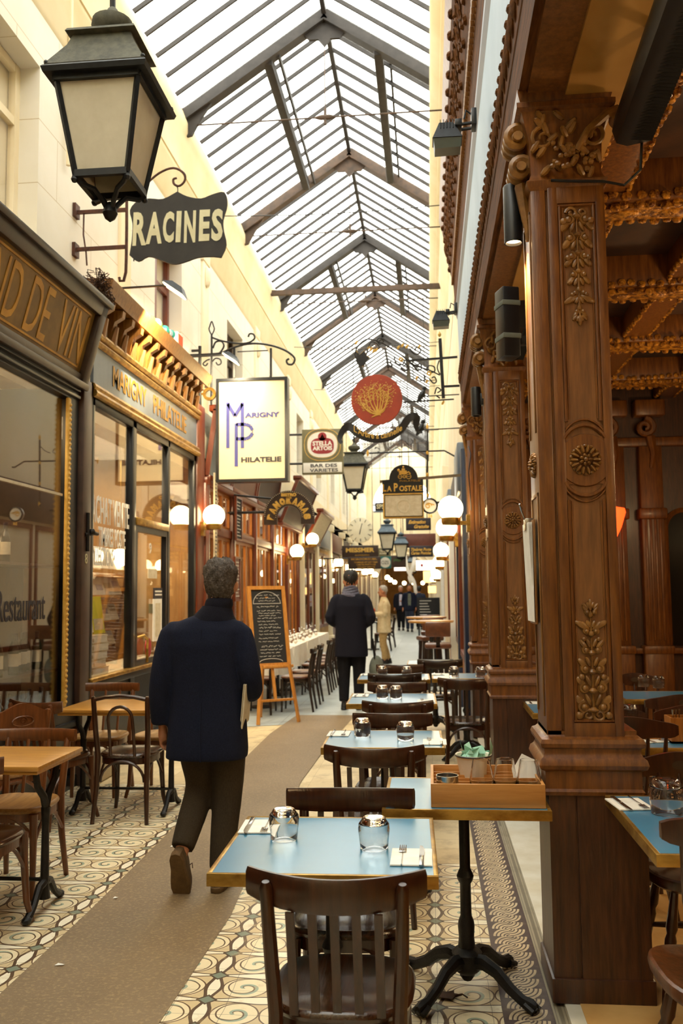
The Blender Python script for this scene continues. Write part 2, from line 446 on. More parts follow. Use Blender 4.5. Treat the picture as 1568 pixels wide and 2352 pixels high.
def text(s, size, m, parent, loc, rot=(PI/2, 0, 0), width=None, off=0, shear=0, ex=.002, name='lettering', align='CENTER', h=None, curve=None, res=3):
    cu = bpy.data.curves.new('t', 'FONT'); cu.body = s; cu.size = size; cu.extrude = ex; cu.offset = off; cu.shear = shear
    cu.align_x = align; cu.align_y = 'CENTER'; cu.resolution_u = res
    o = bpy.data.objects.new('t', cu); C.objects.link(o)
    bpy.context.view_layer.update()
    me = bpy.data.meshes.new_from_object(o.evaluated_get(bpy.context.evaluated_depsgraph_get()))
    bpy.data.objects.remove(o); bpy.data.curves.remove(cu)
    xs = [v.co.x for v in me.vertices]; ys = [v.co.y for v in me.vertices]
    sx = width/(max(xs)-min(xs)) if width else 1; sy = h/(max(ys)-min(ys)) if h else 1
    cx, cy = (max(xs)+min(xs))/2, (max(ys)+min(ys))/2
    for v in me.vertices:
        v.co.x = (v.co.x-(cx if align == 'CENTER' else min(xs)))*sx; v.co.y = (v.co.y-cy)*sy
        if curve: v.co = Vector((*curve(v.co.x, v.co.y), v.co.z))
    me.name = name; me.materials.clear(); me.materials.append(M[m])
    ob = bpy.data.objects.new(name, me); C.objects.link(ob)
    if parent: ob.parent = parent
    ob.location = loc; ob.rotation_euler = rot
    return ob
def scribble(mb, x0, x1, z, y, h=.012, seed=0):      # a line of handwriting as small strokes, in XZ
    r = random.Random(seed); x = x0
    while x < x1-.02:
        L = r.uniform(.025, .07)
        n = int(L/.008)+2
        pts = [(x+i*.008, y, z+r.uniform(-.5, .5)*h) for i in range(n)]
        mb.tube(pts, .0022, 4); x += L+r.uniform(.012, .022)

# ================================================================== SETTING
Y0, Y1 = -3.5, 46.0
TILT = 0
# ---- floor
fl = MB(); fl.poly([(-3.3, Y0, -.004), (.6, Y0, -.004), (.6, 11, -.004), (-3.3, 11, -.004)]); struct(fl, 'floor', 'slab', smooth=0)
fl = MB(); fl.poly([(-3.3, 9.9, 0), (-1.74, 10.6, 0), (.47, 10.3, 0), (.47, 62, 0), (-3.3, 62, 0)])
struct(fl, 'floor_far_paving', 'farslab', smooth=0)
def floorpart(name, m, polys, z=.004):
    b = MB()
    for p in polys: b.poly([(x, y, z) for x, y in p])
    struct(b, name, m, smooth=0)
floorpart('floor_asphalt_strip', 'asphalt', [[(-1.74, Y0), (-1.01, Y0), (-1.01, 3.2), (-.985, 4.4), (-1.03, 5.1), (-1.0, 6.2), (-1.08, 7.4), (-1.06, 9), (-.95, 11.4), (-1.7, 11.4), (-1.78, 9.9), (-1.73, 6.2), (-1.70, 4.4)]], .003)
floorpart('floor_scroll_tiles', 'tile', [[(-1.01, Y0), (.24, Y0), (.24, 5.3), (-1.01, 5.3)], [(-2.97, Y0), (-1.70, Y0), (-1.70, 7.3), (-2.97, 7.3)]], .001)
floorpart('floor_plain_tiles', 'slab', [[(-1.06, 5.3), (.24, 5.3), (.24, 11.4), (-1.0, 11.4)], [(-3.2, 7.3), (-1.72, 7.3), (-1.72, 10.4), (-3.2, 10.4)]], .0015)
floorpart('floor_guilloche_border', 'guil', [[(.24, Y0), (.425, Y0), (.425, 10.2), (.24, 10.2)]], .0045)
floorpart('floor_threshold_strip', 'strip', [[(.425, Y0), (.475, Y0), (.475, 10.2), (.425, 10.2)]], .006)
b = MB(); b.box(.475, 3.7, Y0, 10.3, -.05, .018); struct(b, 'floor_cafe', 'marble', smooth=0)
M['ochre'] = mat('lamplit_floor_tint', 'd6a968', .4, 'b98848', 3, bst=.05)  # cafe floor with warm lamplight put into its ochre colour
b = MB(); b.box(.53, 3.69, Y0, 3.62, .0, .022); b.box(.80, 3.69, 3.62, 9.8, .0, .022); struct(b, 'floor_cafe_lamplit', 'ochre', smooth=0)

# ---- left wall (upper storey with recessed windows)
XW = -3.15; XF = -2.95
wins = [(5.3, 6.83), (10.0, 11.15), (13.8, 15.0), (17.6, 18.8), (21.4, 22.6), (25.2, 26.4), (29, 30.2), (33, 34.2)]
ZS, ZT = 4.45, 5.95
b = MB(); b.box(XW-.3, XW, Y0, Y1, 3.6, ZS); b.box(XW-.3, XW, Y0, Y1, ZT, 8.0)
ys = [Y0]+[v for wn in wins for v in wn]+[Y1]
for i in range(0, len(ys), 2): b.box(XW-.3, XW, ys[i], ys[i+1], ZS, ZT)
struct(b, 'wall_left', 'ashlar', smooth=0)
for k, (a, c) in enumerate(wins):
    fr = MB(); X = XW-.2
    for y in (a+.04, c-.04, (a+c)/2): fr.box(X-.03, X+.03, y-.04, y+.04, ZS, ZT)
    for z in (ZS+.04, ZT-.04, ZS+1.0): fr.box(X-.025, X+.025, a, c, z-.035, z+.035)
    o = struct(fr, 'window_%d' % (k+2), 'redwood' if k == 1 else 'cream2' if k == 0 else 'frameb2', smooth=0)
    p = MB(); p.box(X-.01, X, a, c, ZS, ZT); struct(p, 'pane', 'winglass', o, smooth=0)
    p = MB(); p.box(X-.06, X-.04, a, c, ZS, ZT); struct(p, 'curtain', 'cream2', o, smooth=0)
# raised ashlar pilasters and string mouldings on the upper wall
b = MB()
for y in (8.9, 12.3, 16.2, 20, 24, 28, 32, 36, 40):
    b.box(XW-.02, XW+.035, y-.16, y+.16, 3.9, 6.5, .01); b.box(XW-.02, XW+.05, y-.19, y+.19, 6.3, 6.5, .012)
    b.ball((XW+.05, y, 6.1), .09, 8, (.6, 1, 1.8))
struct(b, 'trim_1', 'cream2')
b = MB(); b.sweep([(XW, 6.42), (XW+.02, 6.46), (XW+.02, 6.56), (XW+.045, 6.62), (XW+.045, 6.9), (XW+.06, 6.93), (XW+.06, 6.99), (XW+.075, 7.0), (XW+.075, 7.32), (XW+.10, 7.4), (XW+.10, 7.52), (XW+.12, 7.56), (XW+.12, 7.7), (XW+.06, 7.86), (XW-.3, 7.9)], Y0, Y1)
struct(b, 'trim_2', 'cream')
# pipe on the upper wall
b = MB(); b.tube([(XW+.04, 7.35, 6.9), (XW+.04, 7.35, 5.35)], .022, 8); struct(b, 'trim_3', 'cream2')

# ---- right wall: carved cafe entablature (profile seen from below) and the pale storey over it
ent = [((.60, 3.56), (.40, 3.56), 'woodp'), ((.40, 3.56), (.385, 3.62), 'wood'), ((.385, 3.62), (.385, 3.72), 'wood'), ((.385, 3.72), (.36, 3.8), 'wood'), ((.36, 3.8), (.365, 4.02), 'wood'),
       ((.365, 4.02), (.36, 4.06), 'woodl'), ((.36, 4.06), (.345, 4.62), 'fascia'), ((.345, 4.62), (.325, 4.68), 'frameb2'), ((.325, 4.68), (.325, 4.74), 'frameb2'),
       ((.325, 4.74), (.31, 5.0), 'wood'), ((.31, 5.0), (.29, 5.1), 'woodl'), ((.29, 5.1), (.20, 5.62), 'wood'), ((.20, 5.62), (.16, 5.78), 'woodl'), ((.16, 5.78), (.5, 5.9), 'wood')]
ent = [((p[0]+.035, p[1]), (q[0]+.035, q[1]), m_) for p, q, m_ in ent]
YE0, YE1 = Y0, 10.0
names = {'woodm': 'moulding', 'wood': 'moulding', 'woodl': 'bead_moulding', 'woodp': 'soffit', 'fascia': 'glass_fascia', 'frameb2': 'metal_channel'}
b = MB(); b.box(.40, .8, YE0, YE1, 3.57, 5.9); eroot = struct(b, 'wall_right', 'woodm', smooth=0)
for (p, q, mm) in ent:
    b = MB()
    if mm == 'wood' and abs(q[1]-p[1]) > .05:
        n = 3; prof = [(lerp(p[0], q[0], i/n)-.008*math.sin(PI*i/n)*(1 if i % 2 else -1), lerp(p[1], q[1], i/n)) for i in range(n+1)]
    else: prof = [p, q]
    b.sweep(prof, YE0, YE1); struct(b, names[mm], {'wood': 'woodm'}.get(mm, mm), eroot)
# end of the entablature
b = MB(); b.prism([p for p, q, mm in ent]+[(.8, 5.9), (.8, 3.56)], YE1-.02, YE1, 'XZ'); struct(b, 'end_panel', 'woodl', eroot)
# carved frieze: a running row of scrolls and leaves
fz = MB(); y = 0.6
while y < 9.9:
    for s in (-1, 1):
        fz.tube([(lerp(.285, .215, (q[1]+.13)/.26)-.012, y+q[0]*s+s*.05, 5.36+q[1]) for q in [(a, c) for a, _, c in spiral((0, 0), .085, .012, -PI/2, -1.3, 16)]], [.022, .01], 6)
    for j in range(3):
        fz.ball((.235+.02*j, y+.02, 5.52-.12*j), .045, 7, (.8, 1.1, 1.3), (0, .3, .5*j))
    fz.ball((.20, y-.1, 5.6), .03, 6, (1, 1.6, 1)); fz.ball((.27, y+.12, 5.2), .028, 6, (1, 1.5, 1.2))
    y += .25
fz.xf(Matrix.Translation((.035, 0, 0))); struct(fz, 'carved_frieze', 'woodm', eroot)
fz = MB(); y = .6
while y < 9.9:
    fz.ball((.357, y, 3.91), .05, 7, (.5, .9, 1.6), (.5, 0, 0)); fz.ball((.352, y+.05, 3.98), .022, 6); y += .105
fz.xf(Matrix.Translation((.035, 0, 0))); struct(fz, 'leaf_moulding', 'woodm', eroot)
fz = MB(); y = .6
while y < 9.9:
    fz.obox((.298, y, 5.05), (.03, .022, .11), (.5, 0, 0), .004); y += .06
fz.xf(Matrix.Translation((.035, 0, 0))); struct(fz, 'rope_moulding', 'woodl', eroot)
b = MB(); b.box(.46, .8, Y0, Y1, 5.85, 8.1); struct(b, 'wall_right_upper', 'cream', smooth=0)
b = MB(); b.sweep([(.46, 7.0), (.42, 7.1), (.34, 7.5), (.31, 7.62), (.31, 7.72), (.25, 7.78), (.25, 7.85), (.15, 7.95), (.13, 8.06), (.5, 8.12)], Y0, Y1)
struct(b, 'trim_4', 'cream')
# right wall beyond the cafe: shop bays
segs = [(10.0, 10.35, 'whitep', .45), (10.35, 10.75, 'bluepost', .40), (10.75, 12.2, 'orangewood', .43), (12.2, 12.5, 'bluepost', .38), (12.5, 15.5, 'shopwall', .47), (15.5, 15.8, 'whitep', .36), (15.8, 19, 'orangewood', .42), (19, 19.4, 'cream2', .33), (19.4, 24, 'shopwall', .43), (24, 24.5, 'whitep', .32), (24.5, 30, 'maroon', .42), (30, 30.5, 'cream2', .3), (30.5, 38, 'shopwall', .42), (38, 38.6, 'cream2', .3), (38.6, Y1, 'orangewood', .42)]
b = MB(); b.box(.46, .8, 10.0, Y1, 0, 5.9); o = struct(b, 'wall_right_far', 'cream2', smooth=0)
for a, c, mm, x in segs:
    b = MB(); b.box(x, .5, a, c, 0, 3.2 if mm != 'cream2' else 4.2, .008); struct(b, 'shopfront_bay', mm, o)
    if c-a > 1.2:
        b = MB(); b.box(x-.06, x+.05, a+.05, c-.05, 2.75, 3.35, .02); struct(b, 'fascia_board', R.choice(['brownsign', 'bluesign', 'maroon']), o)
        n = max(1, int((c-a)/1.3)); st = (c-a)/n
        for i in range(n):
            b = MB(); ya, yb = a+i*st+.1, a+(i+1)*st-.1
            for (p, q, r_, s_) in ((ya-.04, ya+.04, .7, 2.7), (yb-.04, yb+.04, .7, 2.7), (ya, yb, 2.62, 2.7), (ya, yb, .7, .78)): b.box(x-.03, x+.01, p, q, r_, s_)
            struct(b, 'window_frame', 'redwood', o)
            b = MB(); b.box(x-.008, x-.004, ya, yb, .75, 2.65); struct(b, 'window_pane', 'winglass', o)
# ---- left shopfront wall behind the glass and beyond the bistro
b = MB()
b.box(XF-.02, XW+.02, 11.42, Y1, 3.0, 4.0); b.box(XF-.25, XF+.0, 19.8, Y1, 0, 3.9)
b.box(XW-.3, XF, Y0, Y1, 3.35, 3.65)
o = struct(b, 'wall_left_shops', 'cream2', smooth=0)
y = 20.0; k = 0
while y < 44:
    L = R.uniform(2.6, 3.6)
    b = MB(); b.box(XF-.02, XF+.05, y+.15, y+L-.15, 0, 2.7, .01); struct(b, 'shopfront_bay', ['orangewood', 'shopwall', 'maroon', 'shopwall'][k % 4], o)
    b = MB(); b.box(XF-.02, XF+.14, y, y+.26, 0, 3.4, .02); b.box(XF-.02, XF+.18, y-.04, y+.3, 0, .3, .02); b.box(XF-.02, XF+.2, y-.05, y+.31, 3.3, 3.5, .02); struct(b, 'pilaster', 'cream2', o)
    b = MB(); b.box(XF-.02, XF+.12, y+.28, y+L-.02, 2.75, 3.3, .02); struct(b, 'fascia_board', ['brownsign', 'bluesign', 'maroon'][k % 3], o)
    for i in range(2):
        st = (L-.3)/2; ya, yb = y+.2+i*st+.06, y+.2+(i+1)*st-.06; x = XF+.05
        b = MB()
        for (p, q, r_, s_) in ((ya-.04, ya+.04, .6, 2.6), (yb-.04, yb+.04, .6, 2.6), (ya, yb, 2.52, 2.6), (ya, yb, .6, .68)): b.box(x-.01, x+.03, p, q, r_, s_)
        struct(b, 'window_frame', 'redwood', o)
        b = MB(); b.box(x+.004, x+.008, ya, yb, .65, 2.55); struct(b, 'window_pane', 'winglass', o)
    y += L; k += 1
# ---- end wall with a glazed lunette and an arched opening, passage going on behind it
b = MB(); cx = -1.3
def arch(cx, r, zb, zs, n=16): return [(cx-r, zb)]+[(cx-r*math.cos(PI*i/n), zs+r*math.sin(PI*i/n)) for i in range(n+1)]+[(cx+r, zb)]
a1 = arch(cx, 1.35, 0, 2.1, 20)
wallp = [(-3.3, 0)]+a1+[(.7, 0), (.7, 5.6), (-3.3, 5.6)]
b.prism(wallp, Y1, Y1+.3)
a2 = arch(cx, 1.5, 5.6, 6.0, 20)
b.prism([(-3.3, 5.6)]+a2+[(.7, 5.6), (.7, 9.3), (-3.3, 9.3)], Y1, Y1+.3)
o = struct(b, 'wall_end', 'cream2')
b = MB()
for i in range(7): 
    aa = PI*i/6; b.bar((cx, Y1+.1, 6.0), (cx+1.5*math.cos(aa), Y1+.1, 6.0+1.5*math.sin(aa)), .05)
b.bar((cx-1.5, Y1+.1, 6), (cx+1.5, Y1+.1, 6), .08); b.bar((cx-1.5, Y1+.1, 5.65), (cx+1.5, Y1+.1, 5.65), .1)
struct(b, 'lunette_bars', 'bluecap', o)
b = MB(); b.tube([(x, Y1-.06, z) for x, z in a1], .09, 6); b.tube([(x, Y1-.05, z) for x, z in arch(cx, 1.62, 0, 2.1, 20)], .05, 6); struct(b, 'arch_moulding', 'cream2', o)
b = MB(); b.box(-3.3, .9, 62, 62.2, 0, 5); b.box(-3.3, -2.85, Y1+.3, 62, 0, 4.5); b.box(.35, .8, Y1+.3, 62, 0, 4.5); b.box(-3.3, .8, Y1+.3, 62, 4.3, 4.5)
struct(b, 'wall_beyond', 'shopwall', smooth=0)
b = MB(); b.box(-3.6, 4, Y0-.3, Y0, 0, 9.2); struct(b, 'wall_back', 'cream', smooth=0)

# ---- glazed roof
EL, AP, ER = (-3.08, 7.84), (-1.22, 9.10), (.64, 7.84)
b = MB(); b.poly([(EL[0], Y0, EL[1]+.06), (EL[0], Y1, EL[1]+.06), (AP[0], Y1, AP[1]+.06), (AP[0], Y0, AP[1]+.06)]); b.poly([(ER[0], Y0, ER[1]+.06), (ER[0], Y1, ER[1]+.06), (AP[0], Y1, AP[1]+.06), (AP[0], Y0, AP[1]+.06)])
roof = struct(b, 'ceiling', 'roofglass', smooth=0)
TY = [7.3+3.7*i for i in range(-2, 11)]
tp = None
for i, y in enumerate(TY):
    mm = 'roofiron' if i % 2 else 'roofbrown'
    b = MB(); d = Vector((AP[0]-EL[0], 0, AP[1]-EL[1])).normalized()
    for E_ in (EL, ER):
        b.bar((E_[0], 0, E_[1]-.02), (AP[0], 0, AP[1]-.02), .09, .16); b.bar((E_[0], 0, E_[1]-.11), (AP[0], 0, AP[1]-.11), .16, .02)
    b.prism([(AP[0]-.28, AP[1]-.27), (AP[0]-.2, AP[1]-.36), (AP[0]-.08, AP[1]-.36), (AP[0], AP[1]-.46), (AP[0]+.08, AP[1]-.36), (AP[0]+.2, AP[1]-.36), (AP[0]+.28, AP[1]-.27), (AP[0], AP[1]-.05)], -.02, .02)
    for E_, s in ((EL, 1), (ER, -1)):
        b.prism([(E_[0], E_[1]), (E_[0], E_[1]-.32), (E_[0]+s*.1, E_[1]-.3), (E_[0]+s*.22, E_[1]-.08), (E_[0]+s*.4, E_[1]+.18)], -.025, .025)
    struct(b, 'truss', mm, roof, loc=(0, y, 0))
    b = MB(); zr = 7.68
    b.tube([(EL[0], 0, zr), (ER[0], 0, zr)], .012, 6); b.tube([(AP[0], 0, AP[1]-.3), (AP[0], 0, zr)], .008, 6)
    b.tube([(AP[0]-.13, 0, zr), (AP[0]-.06, 0, zr), (AP[0]+.06, 0, zr), (AP[0]+.13, 0, zr)], [.014, .035, .035, .014], 8); b.tube([(AP[0], 0, zr-.1), (AP[0], 0, zr+.12)], .022, 6)
    struct(b, 'tie_rod', 'roofbrown', roof, loc=(0, y, 0))
    if i % 2 == 1 and i < 12:
        for x in (-1.97, -.52):
            z = AP[1]-abs(x-AP[0])*.677-.05
            b = MB(); b.box(x-.06, x+.06, y, y+3.7, z-.1, z+.06, .015); struct(b, 'purlin', 'roofiron', roof)
            b = MB(); b.box(x+.13, x+.16, y, y+3.7, z, z+.08); struct(b, 'opening_rail', 'roofiron', roof)
b = MB(); b.box(AP[0]-.03, AP[0]+.03, Y0, Y1, AP[1]-.03, AP[1]+.08); struct(b, 'ridge_bar', 'roofiron', roof)
b = MB()
for E_ in (EL, ER): b.bar((E_[0], 0, E_[1]+.03), (AP[0], 0, AP[1]+.03), .026, .05)
b0 = struct(b, 'glazing_bar', 'roofiron', roof, loc=(0, 3.2, 0)); y = 3.2
while y < Y1-.5:
    y += .41
    c = b0.copy(); C.objects.link(c); c.location = (0, y, 0)
b = MB(); b.box(EL[0], ER[0], 17.25, 17.33, 7.5, 7.6); struct(b, 'cross_beam', 'roofbrown', roof)
b = MB()
for (y, z, x0, x1) in ((13.2, 7.4, -3.05, .4), (20.4, 7.3, -3.05, .4), (24, 7.1, -3.05, .4), (28, 6.6, -3.05, .4)): b.tube([(lerp(x0, x1, i/8), y, z-.05*math.sin(PI*i/8)) for i in range(9)], .008, 5)
struct(b, 'hanging_wire', 'black', roof)

# ================================================================== LEFT SHOPS
LW = (PI/2, 0, PI/2)                             # lettering on the left wall, facing the passage
FR = (PI/2, 0, 0); BK = (PI/2, 0, PI)
def frame_rect(b, x0, x1, ya, yb, za, zb, w=.06):
    b.box(x0, x1, ya, ya+w, za, zb); b.box(x0, x1, yb-w, yb, za, zb); b.box(x0, x1, ya+w, yb-w, za, za+w); b.box(x0, x1, ya+w, yb-w, zb-w, zb)
# ---- wine shop window
b = MB(); frame_rect(b, XF-.06, XF+.02, 2.2, 7.22, .5, 3.34, .16); b.box(XF-.08, XF, Y0, 2.3, 0, 3.4)
for z in (3.2, 3.26): b.box(XF-.02, XF+.05, 2.2, 7.2, z, z+.03, .008)
win = struct(b, 'window_1', 'frameb')
b = MB(); b.box(XF-.0, XF+.03, 6.99, 7.05, .66, 3.18, .012)
for i in range(60): b.ball((XF+.03, 7.02, .7+i*.041), .016, 6)
struct(b, 'gilt_bead', 'gold', win)
b = MB(); b.box(XF-.03, XF-.024, 2.3, 7.0, .64, 3.2); struct(b, 'pane', 'winglass', win, smooth=0)
text('Restaurant', .2, 'ink', win, (XF-.0225, 6.33, 1.48), LW, width=.78, off=.0, h=.22)
b = MB(); b.box(XF-.02, XF-.014, 2.3, 7.0, 2.36, 2.38); struct(b, 'glazing_line', 'label', win)
b = MB(); b.box(XF-.05, XF+.015, Y0, 7.22, 0, .5); b.box(XF-.06, XF+.05, Y0, 7.24, .48, .53, .01); b.box(XF-.05, XF+.06, Y0, 7.24, 0, .1, .01); struct(b, 'baseboard_left', 'frameb')
# pilaster between the shops with an iron bolt and house number
b = MB(); b.box(XF-.1, XF+.06, 7.24, 7.42, 0, 3.4, .012); b.box(XF-.1, XF+.03, 7.42, 7.52, 0, 3.4, .01); b.box(XF-.05, XF+.1, 7.2, 7.55, 0, .35, .02)
pil = struct(b, 'trim_5', 'brownpost')
b = MB(); b.tube([(XF+.075, 7.33, 1.92+.5*math.sin(i)*.02+i*.04) for i in range(9)], .016, 6); b.tube([(XF+.06, 7.3, 2.06), (XF+.1, 7.4, 2.08), (XF+.09, 7.5, 2.08)], .018, 8); b.ball((XF+.1, 7.36, 2.09), .028, 8)
struct(b, 'bolt', 'iron', pil)
text('8', .12, 'cletter', pil, (XF+.063, 7.33, 1.86), LW)
b = MB(); b.box(XF-.0, XF+.22, 7.25, 7.75, 0, .28, .03); b.box(XF, XF+.15, 7.3, 7.6, .28, .62, .05); struct(b, 'plinth_stone', 'stone', pil)
# tilted gold signboard
fs = thing('fascia_sign', 'tilted gold shop signboard lettered in worn capitals, above the wine shop window', 'sign', (XF, 7.25, 3.3))
tl_ = Matrix.Rotation(.26, 4, 'Y')
b = MB(); b.box(-.04, .03, -6.5, -.12, .1, .66); b.xf(tl_); out_(b, 'sign_panel', 'goldsign', fs)
b = MB(); b.box(-.05, .08, -6.6, 0, .64, .76, .015); b.box(-.05, .1, -6.6, 0, 0, .06, .015); b.box(-.05, .06, -6.6, 0, .05, .12, .01); b.box(-.05, .08, -.13, 0, 0, .76, .015); b.box(-.05, .11, -6.6, .02, .74, .79, .01); b.xf(tl_); out_(b, 'sign_frame', 'frameb2', fs)
b = MB(); b.box(.03, .036, -6.4, -.2, .15, .165); b.box(.03, .036, -6.4, -.2, .6, .615); b.box(.03, .036, -.215, -.2, .15, .6); b.xf(tl_); out_(b, 'gold_line', 'goldl', fs)
for tx, yy, w_ in (('MARCHAND', -2.2, 1.65), ('DE', -1.06, .36), ('VIN', -.46, .50)):
    o = text(tx, .5, 'goldl', fs, (0, 0, 0), (0, 0, 0), width=w_, h=.40, off=.0)
    o.data.transform(tl_ @ Matrix.Translation((.032, yy, .38)) @ Euler(LW).to_matrix().to_4x4())
b = MB(); b.box(-.06, .14, -6.6, .03, 0, .03); b.xf(Matrix.Translation((.12, 0, .75))); out_(b, 'lead_flashing', 'iron', fs)
# ---- stamp shop
b = MB(); YB = [7.52, 8.62, 9.86, 10.97]
for ya, yb in ((7.52, 7.58), (8.6, 8.72), (9.82, 9.9), (10.95, 11.05)): b.box(XF-.05, XF+.03, ya, yb, .5, 3.3, .008)
b.box(XF-.05, XF+.05, 7.52, 11.05, .74, .82, .012); b.box(XF-.05, XF+.03, 7.52, 11.05, 3.22, 3.3, .008)
win = struct(b, 'window_10', 'frameb')
b = MB(); b.box(XF-.012, XF-.006, 7.56, 8.62, .8, 3.24); b.box(XF-.012, XF-.006, 8.7, 11, .8, 3.24); struct(b, 'pane', 'winglass', win, smooth=0)
b = MB()
for z in (.80, ): b.box(XF-.02, XF+.07, 7.5, 11.1, z, z+.035, .01)
b.box(XF-.02, XF+.045, 8.72, 9.82, 2.25, 2.33, .01)
struct(b, 'sill', 'brass', win)
b = MB(); frame_rect(b, XF-.03, XF+.025, 8.72, 9.84, .82, 2.26, .07); struct(b, 'door_frame', 'frameb', win)
b = MB(); b.tube([(XF+.03, 8.8, 1.12), (XF+.09, 8.82, 1.14), (XF+.1, 8.9, 1.1), (XF+.07, 8.98, 1.0), (XF+.07, 8.98, .86)], .014, 8); struct(b, 'door_handle', 'brass', win)
text('ACHAT VENTE', .2, 'whitep', win, (XF-.0045, 8.1, 2.32), LW, width=1.0, h=.25, off=.003)
text('TIMBRES POSTE', .15, 'whitep', win, (XF-.0045, 8.14, 2.08), LW, width=.72, h=.18, off=.002)
text('COLLECTIONS•', .15, 'whitep', win, (XF-.0045, 7.88, 1.90), LW, width=.66, h=.17, off=.002)
text('9', .16, 'whitep', win, (XF-.0045, 9.3, 2.04), LW)
b = MB(); b.box(XF-.05, XF+.01, 7.52, 11.05, 0, .76); b.box(XF-.05, XF+.05, 7.52, 11.1, 0, .12, .01); struct(b, 'baseboard_left_shop', 'ironb')
# blue fascia with gold lettering, scroll brackets and cornice
fs = thing('fascia_sign', 'long blue grey fascia with gold capitals under a row of carved scroll brackets', 'sign', (XF, 7.5, 3.3))
b = MB(); b.box(-.04, .03, .02, 3.55, .12, .48); out_(b, 'sign_panel', 'bluesign', fs)
b = MB()
for z, d in ((0, .07), (.06, .045), (.47, .06), (.53, .09)): b.tube([(d*.6, .0, z+.03), (d*.6, 3.6, z+.03)], .035, 8)
b.box(-.04, .04, 0, 3.6, 0, .12); out_(b, 'moulding', 'brass', fs)
text('MARIGNY', .25, 'goldl', fs, (.034, 1.0, .3), LW, width=1.0, h=.2, off=.003); text('PHILATELIE', .25, 'goldl', fs, (.034, 2.4, .3), LW, width=1.3, h=.2, off=.003)
b = MB(); b.box(-.2, .0, 0, 3.55, .55, .92); out_(b, 'frieze_back', 'frameb2', fs)
for i in range(13):
    b = MB(); y = .14+i*.27
    pts = [(.02, .56), (.05, .62), (.06, .7), (.09, .78), (.16, .82), (.17, .88), (.02, .9)]
    b.prism(pts, y-.035, y+.035, 'XZ'); b.tube([(.09+.03*math.cos(a), y, .83+.03*math.sin(a)) for a in [k*.7 for k in range(9)]], .016, 5)
    b.tube([(.05, y, .57), (.075, y, .66), (.1, y, .74)], [.045, .02], 6); out_(b, 'scroll_bracket', 'woodl', fs)
b = MB(); b.sweep([(-.2, .9), (.17, .9), (.18, .94), (.2, .98), (.22, 1.04), (.2, 1.06), (-.2, 1.08)], 0, 3.62); b.prism([(-.2, .9), (.17, .9), (.2, .98), (.22, 1.04), (-.2, 1.08)], 3.6, 3.63); b.prism([(-.2, .9), (.17, .9), (.2, .98), (.22, 1.04), (-.2, 1.08)], -.02, .0); out_(b, 'cornice', 'woodl', fs)
# small things on the cornice
nest = MB()
for i in range(60):
    a = R.uniform(0, 6.28); nest.tube([(XF+.12+R.uniform(-.1, .1), 7.4+R.uniform(-.2, .2), 4.12+R.uniform(0, .25)) for k in range(3)], .004, 4)
out_(nest, 'bird_nest', 'drybrown', label='tangled nest of dry twigs and wire at the end of the gold signboard', cat='nest')
for i in range(9):
    b = MB(); b.ball((XF+.05+R.uniform(0, .08), 9.0+i*.075, 4.42+R.uniform(0, .05)), .055, 8); out_(b, 'bauble', ['plant', 'bluesign', 'teal'][i % 3], label='one of the dusty green and blue balls lying along the cornice', cat='ball', group='balls on the cornice')
b = MB(); b.box(XF-.02, XF+.08, 10.0, 10.22, 4.38, 4.62, .01); jb = thing('junction_box', 'small white box with an orange side standing on the cornice', 'box'); out_(b, 'casing', 'whitep', jb)
b = MB(); b.box(XF+.08, XF+.085, 10.03, 10.2, 4.47, 4.6); out_(b, 'cover', 'orange', jb)
# shop interiors
b = MB(); b.box(-5.0, -4.9, 1.5, 20, 0, 3.4); b.box(-5, XF, 1.4, 1.5, 0, 3.4); b.box(-5, -3.3, 11.1, 11.2, 0, 3.4); b.box(-5, XF-.1, 1.5, 20, 3.36, 3.4); b.box(-5, XF-.1, 1.5, 20, -.04, 0.0); b.box(-5, -3.3, 19.8, 19.9, 0, 3.4)
si = struct(b, 'wall_shop_interior', 'shopwall', smooth=0)
b = MB(); b.box(-5, -3.08, 7.38, 7.46, 0, 3.4); struct(b, 'wall_between_shops', 'shopdark', smooth=0)
def area(name, loc, size, power, col, rot=(0, 0, 0), spread=None):
    l = bpy.data.lights.new(name, 'AREA'); l.energy = power; l.color = col; l.shape = 'RECTANGLE'; l.size, l.size_y = size
    o = bpy.data.objects.new(name, l); C.objects.link(o); o.location = loc; o.rotation_euler = rot; return o
WARM = (1, .72, .38)
area('shop_fill_light', (-3.6, 5.5, 3.2), (.5, 2.5), 45, WARM)  # area lights without fittings, added to brighten the shop interiors
area('shop_fill_light', (-3.8, 9.3, 3.2), (.8, 2.5), 80, (1, .76, .45))
area('shop_fill_light', (-3.8, 13.5, 3.1), (.8, 3), 120, WARM); area('shop_fill_light', (-3.8, 17.3, 3.1), (.8, 3), 120, WARM)
# wine bottles and shelf
sh = MB(); sh.box(-3.35, -3.02, 3.0, 7.1, .94, .965); sh.box(-3.35, -3.02, 3.0, 7.1, 1.78, 1.8); sh.box(-3.36, -3.33, 3.0, 7.1, .0, 1.8)
out_(sh, 'display_shelf', 'woodd', label='dark two-board display shelf standing behind the wine shop window', cat='shelf')
def bottle(m, lab):
    r = thing('wine_bottle', lab, 'bottle', (0, 0, -9))
    b = MB(); b.lathe([(.0, 0), (.036, 0), (.038, .02), (.038, .18), (.03, .215), (.015, .24), (.013, .29), (.015, .3), (0, .3)], n=14); out_(b, 'glass_body', m, r)
    b = MB(); b.lathe([(.0385, .06), (.0388, .065), (.0388, .15), (.0385, .155)], n=14, cap=False); out_(b, 'label_paper', 'label', r)
    b = MB(); b.lathe([(.0155, .25), (.0157, .302), (0, .303)], n=10); out_(b, 'capsule', 'ink', r)
    return r
bt = bottle('greenglass', 'green wine bottle in the row on the lower shelf behind the wine shop window')
